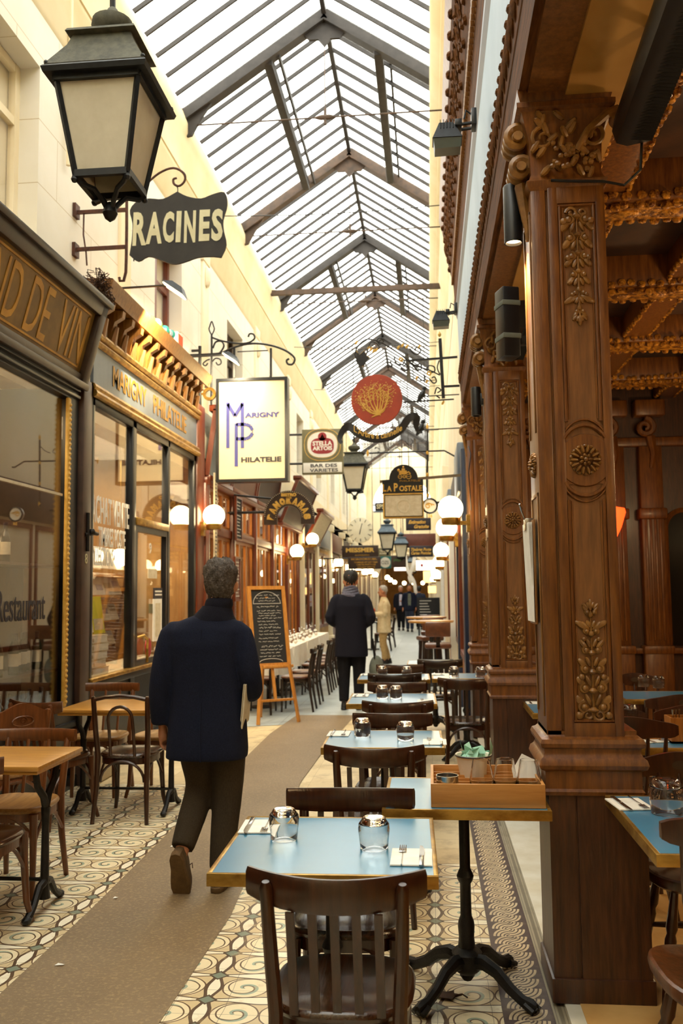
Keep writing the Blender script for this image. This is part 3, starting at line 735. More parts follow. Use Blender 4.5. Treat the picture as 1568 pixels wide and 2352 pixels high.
bt2 = bottle('brownglass', 'brown bottle in the sparse row on the upper shelf behind the wine shop window')
for i in range(14):
    yy = 6.98-.118*i; f = i == 0
    L = 'green wine bottle in the row on the lower shelf behind the wine shop window'
    if f: bt.location = (-3.15, yy, .965); bt['group'] = 'wine bottles on the lower shelf'
    else: dup(bt, (-3.15+R.uniform(-.05, .05), yy, .965), R.uniform(0, 6), L, 'wine bottles on the lower shelf')
for i in range(6):
    yy = 6.4-.2*i
    if i == 0: bt2.location = (-3.15, yy, 1.80); bt2['group'] = 'bottles on the upper shelf'
    else: dup(bt2, (-3.15+R.uniform(-.05, .05), yy, 1.80), R.uniform(0, 6), None, 'bottles on the upper shelf')
for i in range(5):
    b = bpy.data.objects
    dup(bt, (-3.1+R.uniform(-.03, .03), 6.9-.15*i, .53), R.uniform(0, 6), 'green wine bottle standing low behind the wine shop window under the shelf', 'bottles under the shelf')
# stamp shop window display
def book_stack(y, n, z, name, lab, grp):
    for i in range(n):
        t_ = thing(name, lab, 'book', (XF-.26, y+R.uniform(-.02, .02), z+i*.075), R.uniform(-.06, .06), grp)
        b = MB(); b.box(-.12, .12, -.25, .25, 0, .072, .006); out_(b, 'page_block', 'paper', t_)
        b = MB(); b.box(-.125, .122, -.255, .255, 0, .006); b.box(-.125, .122, -.255, .255, .067, .073); b.ball((.122, -.12, .036), .022, 8, (.2, 1, 1)); out_(b, 'cover', 'label', t_)
b = MB(); b.box(-3.6, XF-.08, 7.58, 11, .76, .8); out_(b, 'window_board', 'label', label='pale board along the bottom of the stamp shop window carrying the books', cat='shelf')
book_stack(8.16, 5, .8, 'catalogue', 'thick white catalogue in the pile at the bottom of the stamp shop window', 'stacked catalogues')
def sheet(y, z, x, wv, hv, tilt, m, lab, rz=0, extra=None, grp=None, cat='paper'):
    t_ = thing('stamp_sheet' if cat == 'paper' else 'magazine', lab, cat, (x, y, z), rz, grp)
    mt = Matrix.Rotation(tilt, 4, 'Y')
    b = MB(); b.box(-.006, .006, -wv/2, wv/2, 0, hv); b.xf(mt); out_(b, 'page', m, t_)
    if extra:
        for e_ in extra:
            b = MB(); b.box(.006, .009, e_[0]*wv, e_[1]*wv, e_[2]*hv, e_[3]*hv); b.xf(mt); out_(b, 'print', e_[4], t_)
sheet(8.02, 1.2, XF-.2, .34, .44, -.15, 'paper', 'white magazine with a yellow sticker and a red band leaning on the catalogue pile', extra=[(-.4, .3, .55, .98, 'yellow'), (-.45, .35, .02, .2, 'red'), (-.3, .2, .28, .5, 'grey')], cat='magazine')
sheet(8.4, 1.18, XF-.22, .3, .36, -.15, 'yellow', 'yellow covered magazine leaning beside the one with the red band', extra=[(-.4, .4, .1, .4, 'label')], cat='magazine')
for rr in range(4):
    for i in range(6):
        y = 8.85+i*.36; z = .95+rr*.3
        sheet(y, z, XF-.75+rr*.03-.1*i*.3, .26, .27, -.35, 'paper', 'white stamp sheet on the slanted racks inside the stamp shop', extra=[(-.35, .35, .2+.1*(i % 3), .45+.1*(i % 3), 'shirt' if (i+rr) % 2 else 'label')], rz=R.uniform(-.1, .1), grp='stamp sheets on the racks')
rk = MB()
for rr in range(4): rk.obox((XF-.87, 9.75, .88+rr*.3), (.3, 2.3, .015), (0, .2, 0))
for y in (8.65, 10.9): rk.bar((XF-1.0, y, .8), (XF-.75, y, 2.2), .03)
out_(rk, 'display_rack', 'woodl', label='slanted wooden rack holding the stamp sheets inside the stamp shop', cat='rack')
sheet(9.5, 1.05, XF+.012, .3, .45, 0, 'paper', 'white printed notice hung on the stamp shop door glass', extra=[(-.3, .3, .1, .9, 'label')])
for i, (y, z, hh) in enumerate(((9.35, 1.72, .1), (9.55, 1.5, .12), (9.4, 1.35, .1))):
    sheet(y, z, XF+.002, .3, hh, 0, ['label', 'ink', 'olive'][i], ['cream sticker high on the stamp shop door glass', 'black opening-hours sticker on the stamp shop door glass', 'olive sticker under the black one on the stamp shop door'][i], extra=[(-.4, .4, .3, .45, 'whitep'), (-.4, .4, .6, .75, 'whitep')] if i == 1 else None)
b = MB(); b.lathe([(0, 0), (.1, .01), (.1, .02), (0, .03)], (XF+.02, 9.12, 1.0), 16, 'X'); t_ = thing('round_sticker', 'red round sticker low on the stamp shop door glass', 'sticker'); out_(b, 'disc', 'red', t_)
b = MB(); b.box(XF-.62, XF-.58, 8.2, 8.27, .8, 2.0); b.box(XF-.9, XF-.3, 7.8, 8.5, 1.96, 2.0); 
t_ = thing('display_stand', 'tall amber wooden stand inside the stamp shop behind the lettered glass', 'stand'); out_(b, 'post', 'orangewood', t_)
b = MB(); b.box(XF-.95, XF-.9, 7.7, 8.5, .8, 2.1); out_(b, 'backboard', 'orangewood', t_)
def pendant(loc, r, lab, grp=None, top=3.36):
    t_ = thing('pendant_globe', lab, 'lamp', loc, 0, grp)
    b = MB(); b.ball((0, 0, 0), r, 16); out_(b, 'glass_globe', 'globe', t_)
    b = MB(); b.tube([(0, 0, r*.95), (0, 0, top-loc[2])], .006, 5); b.lathe([(.03, r*.9), (.035, r*.9+.04), (.01, r*.9+.06)], n=10); out_(b, 'cord', 'brass', t_)
    return t_
pendant((-3.75, 10.6, 2.0), .11, 'small lit pendant globe inside the stamp shop, right of the door')
pendant((-3.75, 9.0, 1.95), .10, 'small lit pendant globe inside the stamp shop, above the amber stand')
pendant((-4.2, 6.3, 2.2), .1, 'lit pendant globe deep inside the wine shop')

# ---- bistro front
b = MB(); b.box(XF-.06, XF+.05, 11.05, 11.42, 0, 4.0, .02); b.box(XF-.06, XF+.08, 11.36, 11.44, 0, 3.0, .01); o = struct(b, 'trim_6', 'redwood')
posts = [11.5, 13.1, 14.8, 16.5, 18.2, 19.8]
b = MB(); b.box(XF-.04, XF+.02, 11.4, 19.85, 0, .45); b.box(XF-.04, XF+.06, 11.4, 19.85, .42, .5, .01)
for y in posts: b.box(XF-.05, XF+.08, y-.07, y+.07, 0, 3.05, .015)
b.box(XF-.05, XF+.06, 11.4, 19.85, 2.35, 2.47, .012); b.box(XF-.05, XF+.09, 11.4, 19.85, 2.98, 3.08, .015)
o = struct(b, 'trim_7', 'redwood')
for i in range(5):
    ya, yb = posts[i]+.07, posts[i+1]-.07
    b = MB()
    for k in range(3):
        a, c = lerp(ya, yb, k/3), lerp(ya, yb, (k+1)/3); frame_rect(b, XF-.02, XF+.02, a, c, .5, 2.35, .045); frame_rect(b, XF-.02, XF+.02, a, c, 2.47, 2.98, .04)
    wn = struct(b, 'window_%d' % (11+i), 'orangewood')
    b = MB(); b.box(XF-.004, XF+.0, ya, yb, .5, 2.98); struct(b, 'pane', 'winglass', wn, smooth=0)
    for k in range(2):
        b = MB(); n = 10
        b.rings([[(XF-.2+.02*math.sin(j*1.9), lerp(ya, yb, k*.7+.02+.26*j/n), z) for j in range(n+1)] for z in (.55, 2.3)], closed=False)
        struct(b, 'curtain', 'white' if i % 2 else 'goldsign', wn)
    pass
def slant(y0, y1, z0, z1, x0, x1, m, name, lab):
    t_ = thing(name, lab, 'sign', (XF, y0, z0))
    b = MB(); b.prism([(x0, 0), (x0+.03, 0), (x1+.03, z1-z0), (x1, z1-z0)], 0.03, y1-y0-.03); out_(b, 'sign_panel', m, t_)
    b = MB()
    for a, c in ((0, .04), (y1-y0-.04, y1-y0)): b.prism([(x0-.02, 0), (x0+.05, 0), (x1+.05, z1-z0), (x1-.02, z1-z0)], a, c)
    b.box(x0-.05, x0+.07, 0, y1-y0, -.05, .02, .008); b.box(x1-.08, x1+.08, 0, y1-y0, z1-z0-.03, z1-z0+.06, .01); out_(b, 'sign_frame', 'redwood', t_)
    return t_
t_ = slant(11.5, 12.9, 3.1, 4.0, .03, .16, 'bluesign', 'fascia_sign', 'blue grey slanted fascia panel with gold script just behind the stamp dealer sign')
text('Vins', .42, 'goldl', t_, (.13, .62, .48), (PI/2-.14, 0, PI/2), width=.7, h=.6, shear=.35)
slant(12.95, 14.75, 3.1, 3.95, .03, .16, 'maroon', 'fascia_sign', 'dull maroon slanted fascia panel over the bistro front')
slant(14.85, 16.9, 3.1, 3.95, .03, .16, 'brownsign', 'fascia_sign', 'brown slanted fascia panel beyond the maroon one, behind the arched sign')
slant(17.0, 19.8, 2.9, 3.75, .1, .45, 'brownsign', 'fascia_sign', 'dark brown projecting slanted board at the far end of the bistro')
t_ = slant(20.2, 22.6, 2.75, 3.4, .15, .5, 'label', 'fascia_sign', 'pale tan slanted board with two dark lines, after the bistro')
for i, s_ in enumerate(('RESTAURANT', 'BAR')): pass
def menu(y, z, x, wv, hv, m, lab, chalked=True):
    t_ = thing('menu_board', lab, 'menu board', (x, y, z))
    b = MB(); b.box(-.01, .01, -wv/2, wv/2, 0, hv); out_(b, 'board', m, t_)
    b = MB(); frame_rect(b, -.015, .02, -wv/2-.02, wv/2+.02, -.02, hv+.02, .03); out_(b, 'board_frame', 'redwood', t_)
    b = MB()
    for i in range(int(hv/.05)-1):
        r = random.Random(i); b.box(.011, .013, -wv*.4, wv*r.uniform(.05, .4), .05+i*.05, .063+i*.05)
    out_(b, 'handwriting', 'chalkw', t_)
menu(13.15, 2.35, XF+.12, .36, .62, 'chalk', 'handwritten menu board high on the bistro post under the maroon panel')
menu(13.1, 1.45, XF+.11, .34, .62, 'maroon', 'wood framed brown menu board on the bistro post above the easel')
b = MB(); b.box(-.01, .01, -.07, .07, 0, 1.3); t_ = thing('hanging_menu', 'long narrow paper menu strip hanging beside the left globe lamp', 'menu', (XF+.14, 11.62, 1.85)); out_(b, 'strip', 'label', t_)
b = MB()
for i in range(24): b.box(.011, .013, -.05, .05*R.uniform(.2, 1), .04+i*.05, .055+i*.05)
out_(b, 'handwriting', 'ink', t_)

# ================================================================== CAFE: pillars, ceiling, interior
def ornament(zc, hh, hw, seed, flip=False):
    """carved candelabra of scrolls, leaves and berries in the XZ plane, front towards -y"""
    b = MB(); r = random.Random(seed); sgn = -1 if flip else 1
    b.tube([(0, -.004, zc-hh), (0, -.006, zc), (0, -.004, zc+hh)], [.006, .004, .003], 6)
    def leaf(x, z, L, w, a, d=.010): b.ball((x, -.004, z), 1, 8, (w, d, L), (0, a, 0))
    n = 6
    for i in range(n):
        z = zc+sgn*(-hh*.92+2*hh*.86*i/(n-1)); k = 1-.62*i/(n-1)
        b.lathe([(0, -.012), (.013*k+.004, -.004), (.016*k+.004, .002), (.008, .012)], (0, -.005, z), 10)
        for s in (-1, 1):
            c = (s*hw*k*.58, z+sgn*.012)
            q = spiral(c, hw*.40*k, hw*.07*k, PI/2 if s > 0 else PI/2, -s*1.25*sgn, 16, 'XZ', -.006)
            b.tube(q, [.0065*k+.0025, .003], 6); b.ball((c[0], -.01, c[1]), .011*k+.003, 8)
            leaf(s*hw*k*.85, z+sgn*.035, .022*k+.008, .012*k+.004, s*.7*sgn); leaf(s*hw*.32*k, z+sgn*.04, .02*k+.006, .009, s*.4*sgn)
            if i % 2 == 0: b.ball((s*hw*k*.92, -.008, z-.018), .012*k+.003, 8)
    for s in (-1, 1): leaf(s*hw*.55, zc+sgn*hh*.62, .034, .013, s*1.05*sgn); leaf(s*.017, zc+sgn*hh*.9, .022, .008, s*.6*sgn)
    leaf(0, zc+sgn*hh, .025, .009, 0)
    for s in (-1, 1): b.tube(spiral((s*hw*.35, zc-sgn*hh*1.0), .024, .006, PI, s*1.2, 14, 'XZ', -.006), [.007, .004], 6)
    return b
def rosette(r, y=-.02):
    b = MB(); n = 14
    b.lathe([(r, 0), (r, .012), (r*.93, .02), (r*.86, .012), (r*.86, 0)], (0, y+.024, 0), 32, 'Y', cap=False)
    for i in range(n):
        a = 2*PI*i/n
        b.ball((r*.60*math.cos(a), y+.016, r*.60*math.sin(a)), 1, 8, (r*.26, .014, r*.10), (0, -a, 0))
        b.ball((r*.78*math.cos(a+.22), y+.02, r*.78*math.sin(a+.22)), 1, 6, (r*.10, .01, r*.12), (0, -a-.22, 0))
    for i in range(7):
        a = 2*PI*i/7; b.ball((r*.24*math.cos(a), y+.008, r*.24*math.sin(a)), 1, 6, (r*.12, .014, r*.09), (0, -a, 0))
    b.ball((0, y+.004, 0), r*.13, 8); return b
def stepped(b, x0, x1, y0, y1, prof):
    """square moulding stack: prof = (offset, z) pairs"""
    b.rings([[(x0-o, y0-o, z), (x1+o, y0-o, z), (x1+o, y1+o, z), (x0-o, y1+o, z)] for o, z in prof])
def pillar(Y, lab, detail=True):
    t_ = thing('carved_pillar', lab, 'pillar', (.585, Y, .018))
    A, B, D = -.145, .145, .30
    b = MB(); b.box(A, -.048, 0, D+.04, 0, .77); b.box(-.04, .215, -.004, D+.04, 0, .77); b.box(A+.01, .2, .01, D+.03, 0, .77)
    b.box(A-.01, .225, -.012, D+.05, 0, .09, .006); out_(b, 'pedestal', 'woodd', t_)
    b = MB()
    stepped(b, A, .19, 0, D, [(.012, .76), (.02, .775), (.012, .785), (.012, .85), (.03, .86), (.036, .875), (.03, .895), (.018, .905), (.012, .92), (.014, .935), (.024, .94), (.028, .955), (.022, .97), (.010, .975), (0, .985), (0, 1.0)])
    out_(b, 'base_moulding', 'wood', t_)
    b = MB(); z0, z1 = .97, 3.18
    b.box(A+.012, B-.006, .012, D, z0, z1)
    b.box(A, A+.058, 0, D-.02, z0, z1, .004)                       # slim left pilaster
    b.box(A+.066, A+.105, -.006, .02, z0, z1, .003); b.box(B-.036, B, -.006, D-.02, z0, z1, .003)
    for za, zb in ((z0, 1.03), (3.09, z1)): b.box(A+.1, B-.03, -.006, .02, za, zb, .002)
    pc = (A+.105+B-.036)/2; zr = 2.045
    b.lathe([(0, -.004), (.102, -.004), (.106, .004), (.106, .02)], (pc, .0, zr), 32, 'Y')
    b.box(A+.1, B-.03, .0, .02, zr-.095, zr+.095)
    out_(b, 'shaft', 'wood', t_)
    b = MB(); w = (B-.036-A-.105)/2
    for za, zb, up in ((1.03, zr-.15, 1), (zr+.15, 3.09, 0)):
        for x in (pc-w+.008, pc+w-.008): b.tube([(x, .002, za+.005), (x, .002, zb-.005)], .007, 6); b.tube([(x+(.012 if x < pc else -.012), .006, za+.015), (x+(.012 if x < pc else -.012), .006, zb-.01)], .004, 5)
        zz = za+.008 if up else zb-.008; b.tube([(pc-w, .002, zz), (pc+w, .002, zz)], .007, 6)
    for s in (-1, 1):
        b.tube([(pc+.118*math.sin(a)*.82, .0, zr+s*(.118*math.cos(a)+.022)) for a in [k*.2-1.0 for k in range(11)]], .008, 6)
        b.tube([(pc+.138*math.sin(a)*.72, .002, zr+s*(.138*math.cos(a)+.025)) for a in [k*.2-1.0 for k in range(11)]], .005, 6)
    out_(b, 'panel_moulding', 'wood', t_)
    b = MB(); b.box(pc-w, pc+w, .006, .014, 1.03, 3.09); out_(b, 'panel', 'woodp', t_)
    b = rosette(.072); b.xf(Matrix.Translation((pc, -.004, zr))); out_(b, 'rosette', 'ornament', t_)
    b = ornament(1.27, .21, .06, 3); b.xf(Matrix.Translation((pc, .006, 0))); out_(b, 'lower_carving', 'ornament', t_)
    b = ornament(2.83, .22, .058, 5, True); b.xf(Matrix.Translation((pc, .006, 0))); out_(b, 'upper_carving', 'ornament', t_)
    # rosette and mouldings on the side that faces the passage
    b = rosette(.06); b.xf(Matrix.Translation((A-.002, D*.42, zr)) @ Matrix.Rotation(-PI/2, 4, 'Z')); out_(b, 'side_rosette', 'ornament', t_)
    b = MB()
    for za, zb in ((1.05, zr-.12), (zr+.12, 3.08)):
        b.box(A-.006, A, .035, .05, za, zb, .002); b.box(A-.006, A, D-.07, D-.055, za, zb, .002); b.box(A-.006, A, .035, D-.055, zb-.015, zb, .002)
    out_(b, 'side_moulding', 'woodl', t_)
    # capital
    b = MB(); stepped(b, A, B, 0, D-.02, [(.0, 3.15), (.012, 3.165), (.016, 3.185), (.004, 3.195), (-.005, 3.22), (.0, 3.36), (.03, 3.47), (.05, 3.48), (.05, 3.50), (.035, 3.51), (.045, 3.545), (.045, 3.56)])
    out_(b, 'capital', 'wood', t_)
    b = MB(); r = random.Random(int(Y*10))
    for i in range(26):
        x = r.uniform(A+.02, B); z = r.uniform(3.21, 3.46); a = r.uniform(-1, 1); b.ball((x, -.004-(z-3.2)*.1, z), 1, 7, (.014, .016, .03), (.3, a, 0))
    for i in range(30): b.ball((r.uniform(-.06, .1), -.012-r.uniform(0, .02), r.uniform(3.22, 3.34)), .012, 6)
    for s, cx_ in ((-1, -.06), (1, .075)):
        b.tube(spiral((cx_+s*.03, 3.36), .05, .012, PI/2, -s*1.3, 18, 'XZ', -.02), [.009, .005], 6)
    b.tube([(.04, -.02, 3.3), (.09, -.03, 3.38), (.16, -.03, 3.44), (.21, -.02, 3.46)], [.014, .022], 8); b.lathe([(0, -.03), (.035, -.03), (.035, .03), (0, .03)], (.215, .0, 3.44), 14, 'Y')
    out_(b, 'capital_leaves', 'ornament', t_)
    b = MB()
    for (cz, r_, xx) in ((3.40, .055, -.185), (3.27, .045, -.175)):
        for yy in (.05, .1, .15): b.tube(spiral((xx, cz), r_, .012, 0, 1.6, 24, 'XZ', yy), [.022, .012], 6)
        b.lathe([(0, .02), (.02, .02), (.02, .18), (0, .18)], (xx, 0, cz), 10, 'Y')
    b.tube([(-.17, .1, 3.22), (-.16, .1, 3.12), (-.15, .1, 3.04), (-.15, .1, 2.98)], [.03, .008], 6)
    out_(b, 'volute_bracket', 'ornament', t_)
    return t_
pillar(3.55, 'nearest carved oak pillar, with rosette and leaf carving, right foreground')
pillar(6.60, 'second carved oak pillar back, half as large as the nearest one')
pillar(9.62, 'farthest slim carved oak pillar at the end of the cafe front')
# cafe ceiling with gilded beams
b = MB(); b.box(.6, 3.9, Y0, 10.3, 3.82, 3.9)
cl = struct(b, 'ceiling_cafe', 'coffer', smooth=0)
b = MB(); b.box(.585, .84, YE0, 10, 3.545, 3.62); struct(b, 'soffit_panel', 'yellowpaint', cl)
for yy in (.7, 2.0, 3.4, 4.8, 6.2, 7.6, 9.0):
    b = MB(); b.box(.8, 3.7, yy-.13, yy+.13, 3.6, 3.83, .015); struct(b, 'cross_beam', 'wood', cl)
    b = MB(); r = random.Random(3)
    for s, zz in ((-.14, 3.62), (.14, 3.62), (-.1, 3.58), (.1, 3.58)):
        for i in range(44): b.ball((.82+i*.065+r.uniform(-.01, .01), yy+s, zz+r.uniform(-.01, .012)), .034, 6, (.9, .6, .75))
    b.box(.82, 3.7, yy-.08, yy+.08, 3.575, 3.605)
    for i in range(12): b.ball((1.1+i*.25, yy, 3.58), .07, 8, (1.2, .7, .35))
    struct(b, 'gilt_leaf_ornament', 'gilt', cl)
for xx in (.98, 1.75, 2.6, 3.4):
    b = MB(); b.box(xx-.1, xx+.1, Y0, 10, 3.64, 3.83, .015); struct(b, 'long_beam', 'wood', cl)
    b = MB(); r = random.Random(5); y = 2.6
    while y < 9.9:
        for s in (-.1, .1): b.ball((xx+s, y+r.uniform(-.01, .01), 3.65+r.uniform(-.01, .01)), .032, 6, (.6, 1, .8))
        y += .07
    struct(b, 'gilt_bead_ornament', 'gilt', cl)
# cafe end and side walls: panelling, fluted pilasters, a dark arched mirror
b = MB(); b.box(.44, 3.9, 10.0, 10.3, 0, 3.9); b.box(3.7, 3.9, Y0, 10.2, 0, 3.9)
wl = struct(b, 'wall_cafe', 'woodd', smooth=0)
for x in (1.15, 2.02, 2.42, 3.1):
    b = MB(); b.box(x-.12, x+.12, 9.88, 10.02, .9, 3.1, .01)
    for k in range(4): b.box(x-.09+k*.05, x-.065+k*.05, 9.865, 9.885, 1.0, 2.3, .005)
    b.box(x-.15, x+.15, 9.84, 10.02, 0, .9, .015); b.box(x-.16, x+.16, 9.82, 10.02, .86, .95, .02); b.box(x-.15, x+.15, 9.84, 10.02, 2.3, 2.42, .02)
    struct(b, 'pilaster', 'wood', wl)
    b = MB(); b.tube(spiral((x-.05, 3.3), .1, .02, PI/2, -1.5, 20, 'XZ', 9.86), [.04, .02], 6); b.tube([(x, 9.85, 3.2), (x+.03, 9.85, 3.0), (x, 9.86, 2.85)], [.05, .02], 6); b.box(x-.16, x+.16, 9.8, 10, 3.42, 3.6, .02); struct(b, 'scroll_capital', 'wood', wl)
for x0, x1 in ((1.3, 1.88), (2.56, 2.96)):
    xm, rr_ = (x0+x1)/2, (x1-x0)/2
    b = MB(); b.prism(arch(xm, rr_, .95, 2.2, 14), 9.955, 9.975); struct(b, 'mirror', mat('dark_mirror', '23231f', .12, '2a2620', 3, metal=.6), wl)
    b = MB(); b.tube([(p, 9.95, q) for p, q in arch(xm, rr_, .95, 2.2, 14)], .03, 6); struct(b, 'mirror_frame', 'wood', wl)
b = MB(); b.box(.44, 3.7, 9.9, 10.02, .86, .92, .01); b.box(.44, 3.7, 9.9, 10.02, 3.1, 3.2, .015); b.box(.44, 3.7, 9.93, 10.02, 0, .15, .01); struct(b, 'dado_rail', 'wood', wl)
b = MB(); b.box(3.64, 3.7, Y0, 9.9, 0, 1.0); b.box(3.6, 3.7, Y0, 9.9, .98, 1.06); struct(b, 'wainscot', 'wood', wl)
def bulb_or_fill(loc, power):  # unseen fill light added to brighten the cafe ceiling, soffit and pillars
    l = bpy.data.lights.new('cafe_fill_light', 'POINT'); l.energy = power; l.color = (1, .68, .34); l.shadow_soft_size = .12
    o = bpy.data.objects.new('cafe_fill_light', l); C.objects.link(o); o.location = loc
for p_ in ((2.2, 1.6, 2.5), (2.35, 4.2, 2.5), (2.7, 6.9, 2.5)): bulb_or_fill(p_, 50)
t_ = thing('wall_lamp', 'small red glowing glass lamp on the dark wall deep inside the cafe', 'lamp', (1.98, 9.62, 2.3))
b = MB(); b.lathe([(.0, -.2), (.05, -.1), (.1, .06), (.09, .1), (0, .12)], n=12); out_(b, 'glass_shade', 'redlamp', t_)
b = MB(); b.tube([(0, .2, .02), (0, .1, .1), (0, 0, .12)], .012, 6); out_(b, 'bracket', 'brass', t_)
# patio heaters, speaker, spots, floodlights, cables
def heater(loc, rz, L, lab):
    t_ = thing('patio_heater', lab, 'heater', loc, rz)
    b = MB(); b.rings([[(x, y, z) for x, z in ((-.075, .05), (-.085, 0), (-.07, -.05), (-.03, -.065), (.06, -.05), (.085, 0), (.06, .06))] for y in (0, .02, L-.02, L)]); out_(b, 'housing', 'black', t_)
    b = MB()
    for i in range(int(L/.022)-3): b.obox((.015, .04+i*.022, -.062), (.085, .008, .012), (.5, .12, 0))
    out_(b, 'louvre', 'heaterg', t_)
    b = MB(); b.box(-.02, .02, L*.3, L*.3+.03, .05, .2); b.box(-.02, .02, L*.7, L*.7+.03, .05, .2); out_(b, 'hanger', 'black', t_)
    b = MB(); b.tube([(-.0, -.002, -.035), (.012, -.002, -.03), (.004, -.002, -.022)], .003, 5); out_(b, 'mark', 'whitep', t_)
    return t_
heater((.80, 2.15, 3.36), -.03, 1.32, 'long black louvred heater hanging under the cafe soffit, top right')
heater((.66, 5.7, 3.30), -.0, .85, 'shorter black heater above the second carved pillar')
t_ = thing('cylinder_spotlight', 'lit black cylinder spotlight on the nearest carved pillar', 'spotlight', (.385, 3.72, 3.02))
b = MB(); b.lathe([(.0, .25), (.036, .25), (.039, .245), (.039, .0), (.034, 0), (.032, .015)], n=24, cap=False); b.lathe([(0, .25), (.036, .25)], n=24); out_(b, 'housing', 'black', t_)
b = MB(); b.lathe([(0, .012), (.032, .012), (.032, .02), (0, .02)], n=20); out_(b, 'lens', 'bulb_or_fill', t_)
b = MB(); b.box(.03, .085, -.03, .03, .08, .17, .005); out_(b, 'mount', 'black', t_)
def spot(loc, rot, power, ang, blend=.4, col=(1, .78, .45)):
    l = bpy.data.lights.new('lamp_light', 'SPOT'); l.energy = power; l.spot_size = ang; l.spot_blend = blend; l.color = col; l.shadow_soft_size = .03
    o = bpy.data.objects.new('lamp_light', l); C.objects.link(o); o.location = loc; o.rotation_euler = rot; return o
spot((.385, 3.72, 3.0), (0, -.13, 0), 60, 1.4)
t_ = thing('cylinder_spotlight', 'unlit black cylinder spotlight beside the second carved pillar', 'spotlight', (.385, 6.78, 2.88))
b = MB(); b.lathe([(0, .22), (.036, .22), (.039, .21), (.039, .0), (.03, 0), (.03, .02), (0, .02)], n=20); out_(b, 'housing', 'black', t_)
b = MB(); b.box(.03, .085, -.03, .03, .08, .17, .005); out_(b, 'mount', 'black', t_)
t_ = thing('column_speaker', 'black column speaker with two grey bands under the lit spotlight', 'speaker', (.40, 4.25, 2.68))
b = MB(); b.obox((0, 0, .15), (.085, .11, .34), (0, 0, .3), .008); out_(b, 'cabinet', 'black', t_)
b = MB()
b = MB(); b.obox((0, 0, .08), (.09, .114, .025), (0, 0, .3), .003); out_(b, 'band', 'grey', t_); b = MB(); b.obox((0, 0, .24), (.09, .114, .025), (0, 0, .3), .003); out_(b, 'band', 'grey', t_)
b = MB(); b.box(.02, .1, 0, .04, .05, .09); out_(b, 'mount', 'black', t_)
def floodlight(loc, lab, sc=1, lit=False, arm=.14, side=1):
    t_ = thing('floodlight', lab, 'floodlight', loc); t_.scale = (sc,)*3
    b = MB(); b.rings([[(-.05, -.03, .09), (.03, -.03, .09), (.03, .03, .09), (-.05, .03, .09)], [(-.085, -.055, -.0), (.075, -.055, .0), (.075, .055, 0), (-.085, .055, 0)], [(-.09, -.06, -.012), (.08, -.06, -.012), (.08, .06, -.012), (-.09, .06, -.012)]])
    for i in range(5): b.box(-.045+i*.018, -.041+i*.018, -.045, .045, .05, .1)
    out_(b, 'housing', 'ironb', t_)
    b = MB(); b.rings([[(-.085, -.055, -.013), (.075, -.055, -.013), (.075, .055, -.013), (-.085, .055, -.013)], [(-.078, -.05, -.075), (.07, -.05, -.07), (.07, .05, -.07), (-.078, .05, -.075)]]); out_(b, 'lens', 'flood' if lit else 'deadlens', t_)
    b = MB()
    for yy in (-.03, .03): b.tube([(.05, yy, .07), (arm, yy, .08)], .01, 6)
    b.box(.04, .08, -.05, .05, .06, .1, .005); b.box(arm-.03, arm, -.05, .05, .06, .16, .005); b.tube([(arm-.02, .02, .15), (arm-.06, .0, .17), (arm-.07, 0, .12)], .006, 6); out_(b, 'bracket', 'black', t_)
    return t_
floodlight((.16, 5.0, 4.16), 'unlit grey floodlight on the entablature edge, the nearer and larger one', 1, arm=.165)
floodlight((.17, 8.5, 4.16), 'unlit grey floodlight on the entablature edge, the farther one below it', 1, arm=.155)
b = MB(); b.tube([(.52, 3.53, 3.2), (.6, 3.525, 3.19), (.72, 3.52, 3.18), (.80, 3.5, 3.15), (.86, 3.48, 3.2), (.87, 3.47, 3.35), (.82, 3.46, 3.42)], .006, 6); out_(b, 'cable', 'black', label='black cable looping from the nearest pillar capital up to the long heater', cat='cable')
b = MB(); b.tube([(.3, 5, 4.2), (.37, 4.4, 3.6), (.4, 4.2, 3.0)], .004, 5); 
b = MB(); b.tube([(.45, 9.6, 3.1), (.47, 9.5, 3.0), (.44, 9.45, 2.8), (.46, 9.5, 2.4)], .006, 5); out_(b, 'cable', 'black', label='thin black cable dangling beside the farthest carved pillar', cat='cable')
# menu clipboard hanging on the side of the nearest pillar
t_ = thing('clipboard', 'clipboard of white menu sheets hanging edge-on from the nearest pillar side', 'clipboard', (.432, 3.63, 1.42))
b = MB(); b.box(-.012, -.003, 0, .2, 0, .42, .002); out_(b, 'board', 'woodl', t_)
b = MB()
for i in range(4): b.obox((-.016-.003*i, .1, .21), (.0015, .19-.004*i, .4), (0, -.01*i, .01*i))
out_(b, 'sheets', 'paper', t_)
b = MB(); b.box(-.035, -.003, .06, .14, .38, .43, .004); b.tube([(-.03, .1, .42), (-.045, .1, .46), (-.055, .08, .49)], .004, 6); out_(b, 'clip', 'steel', t_)

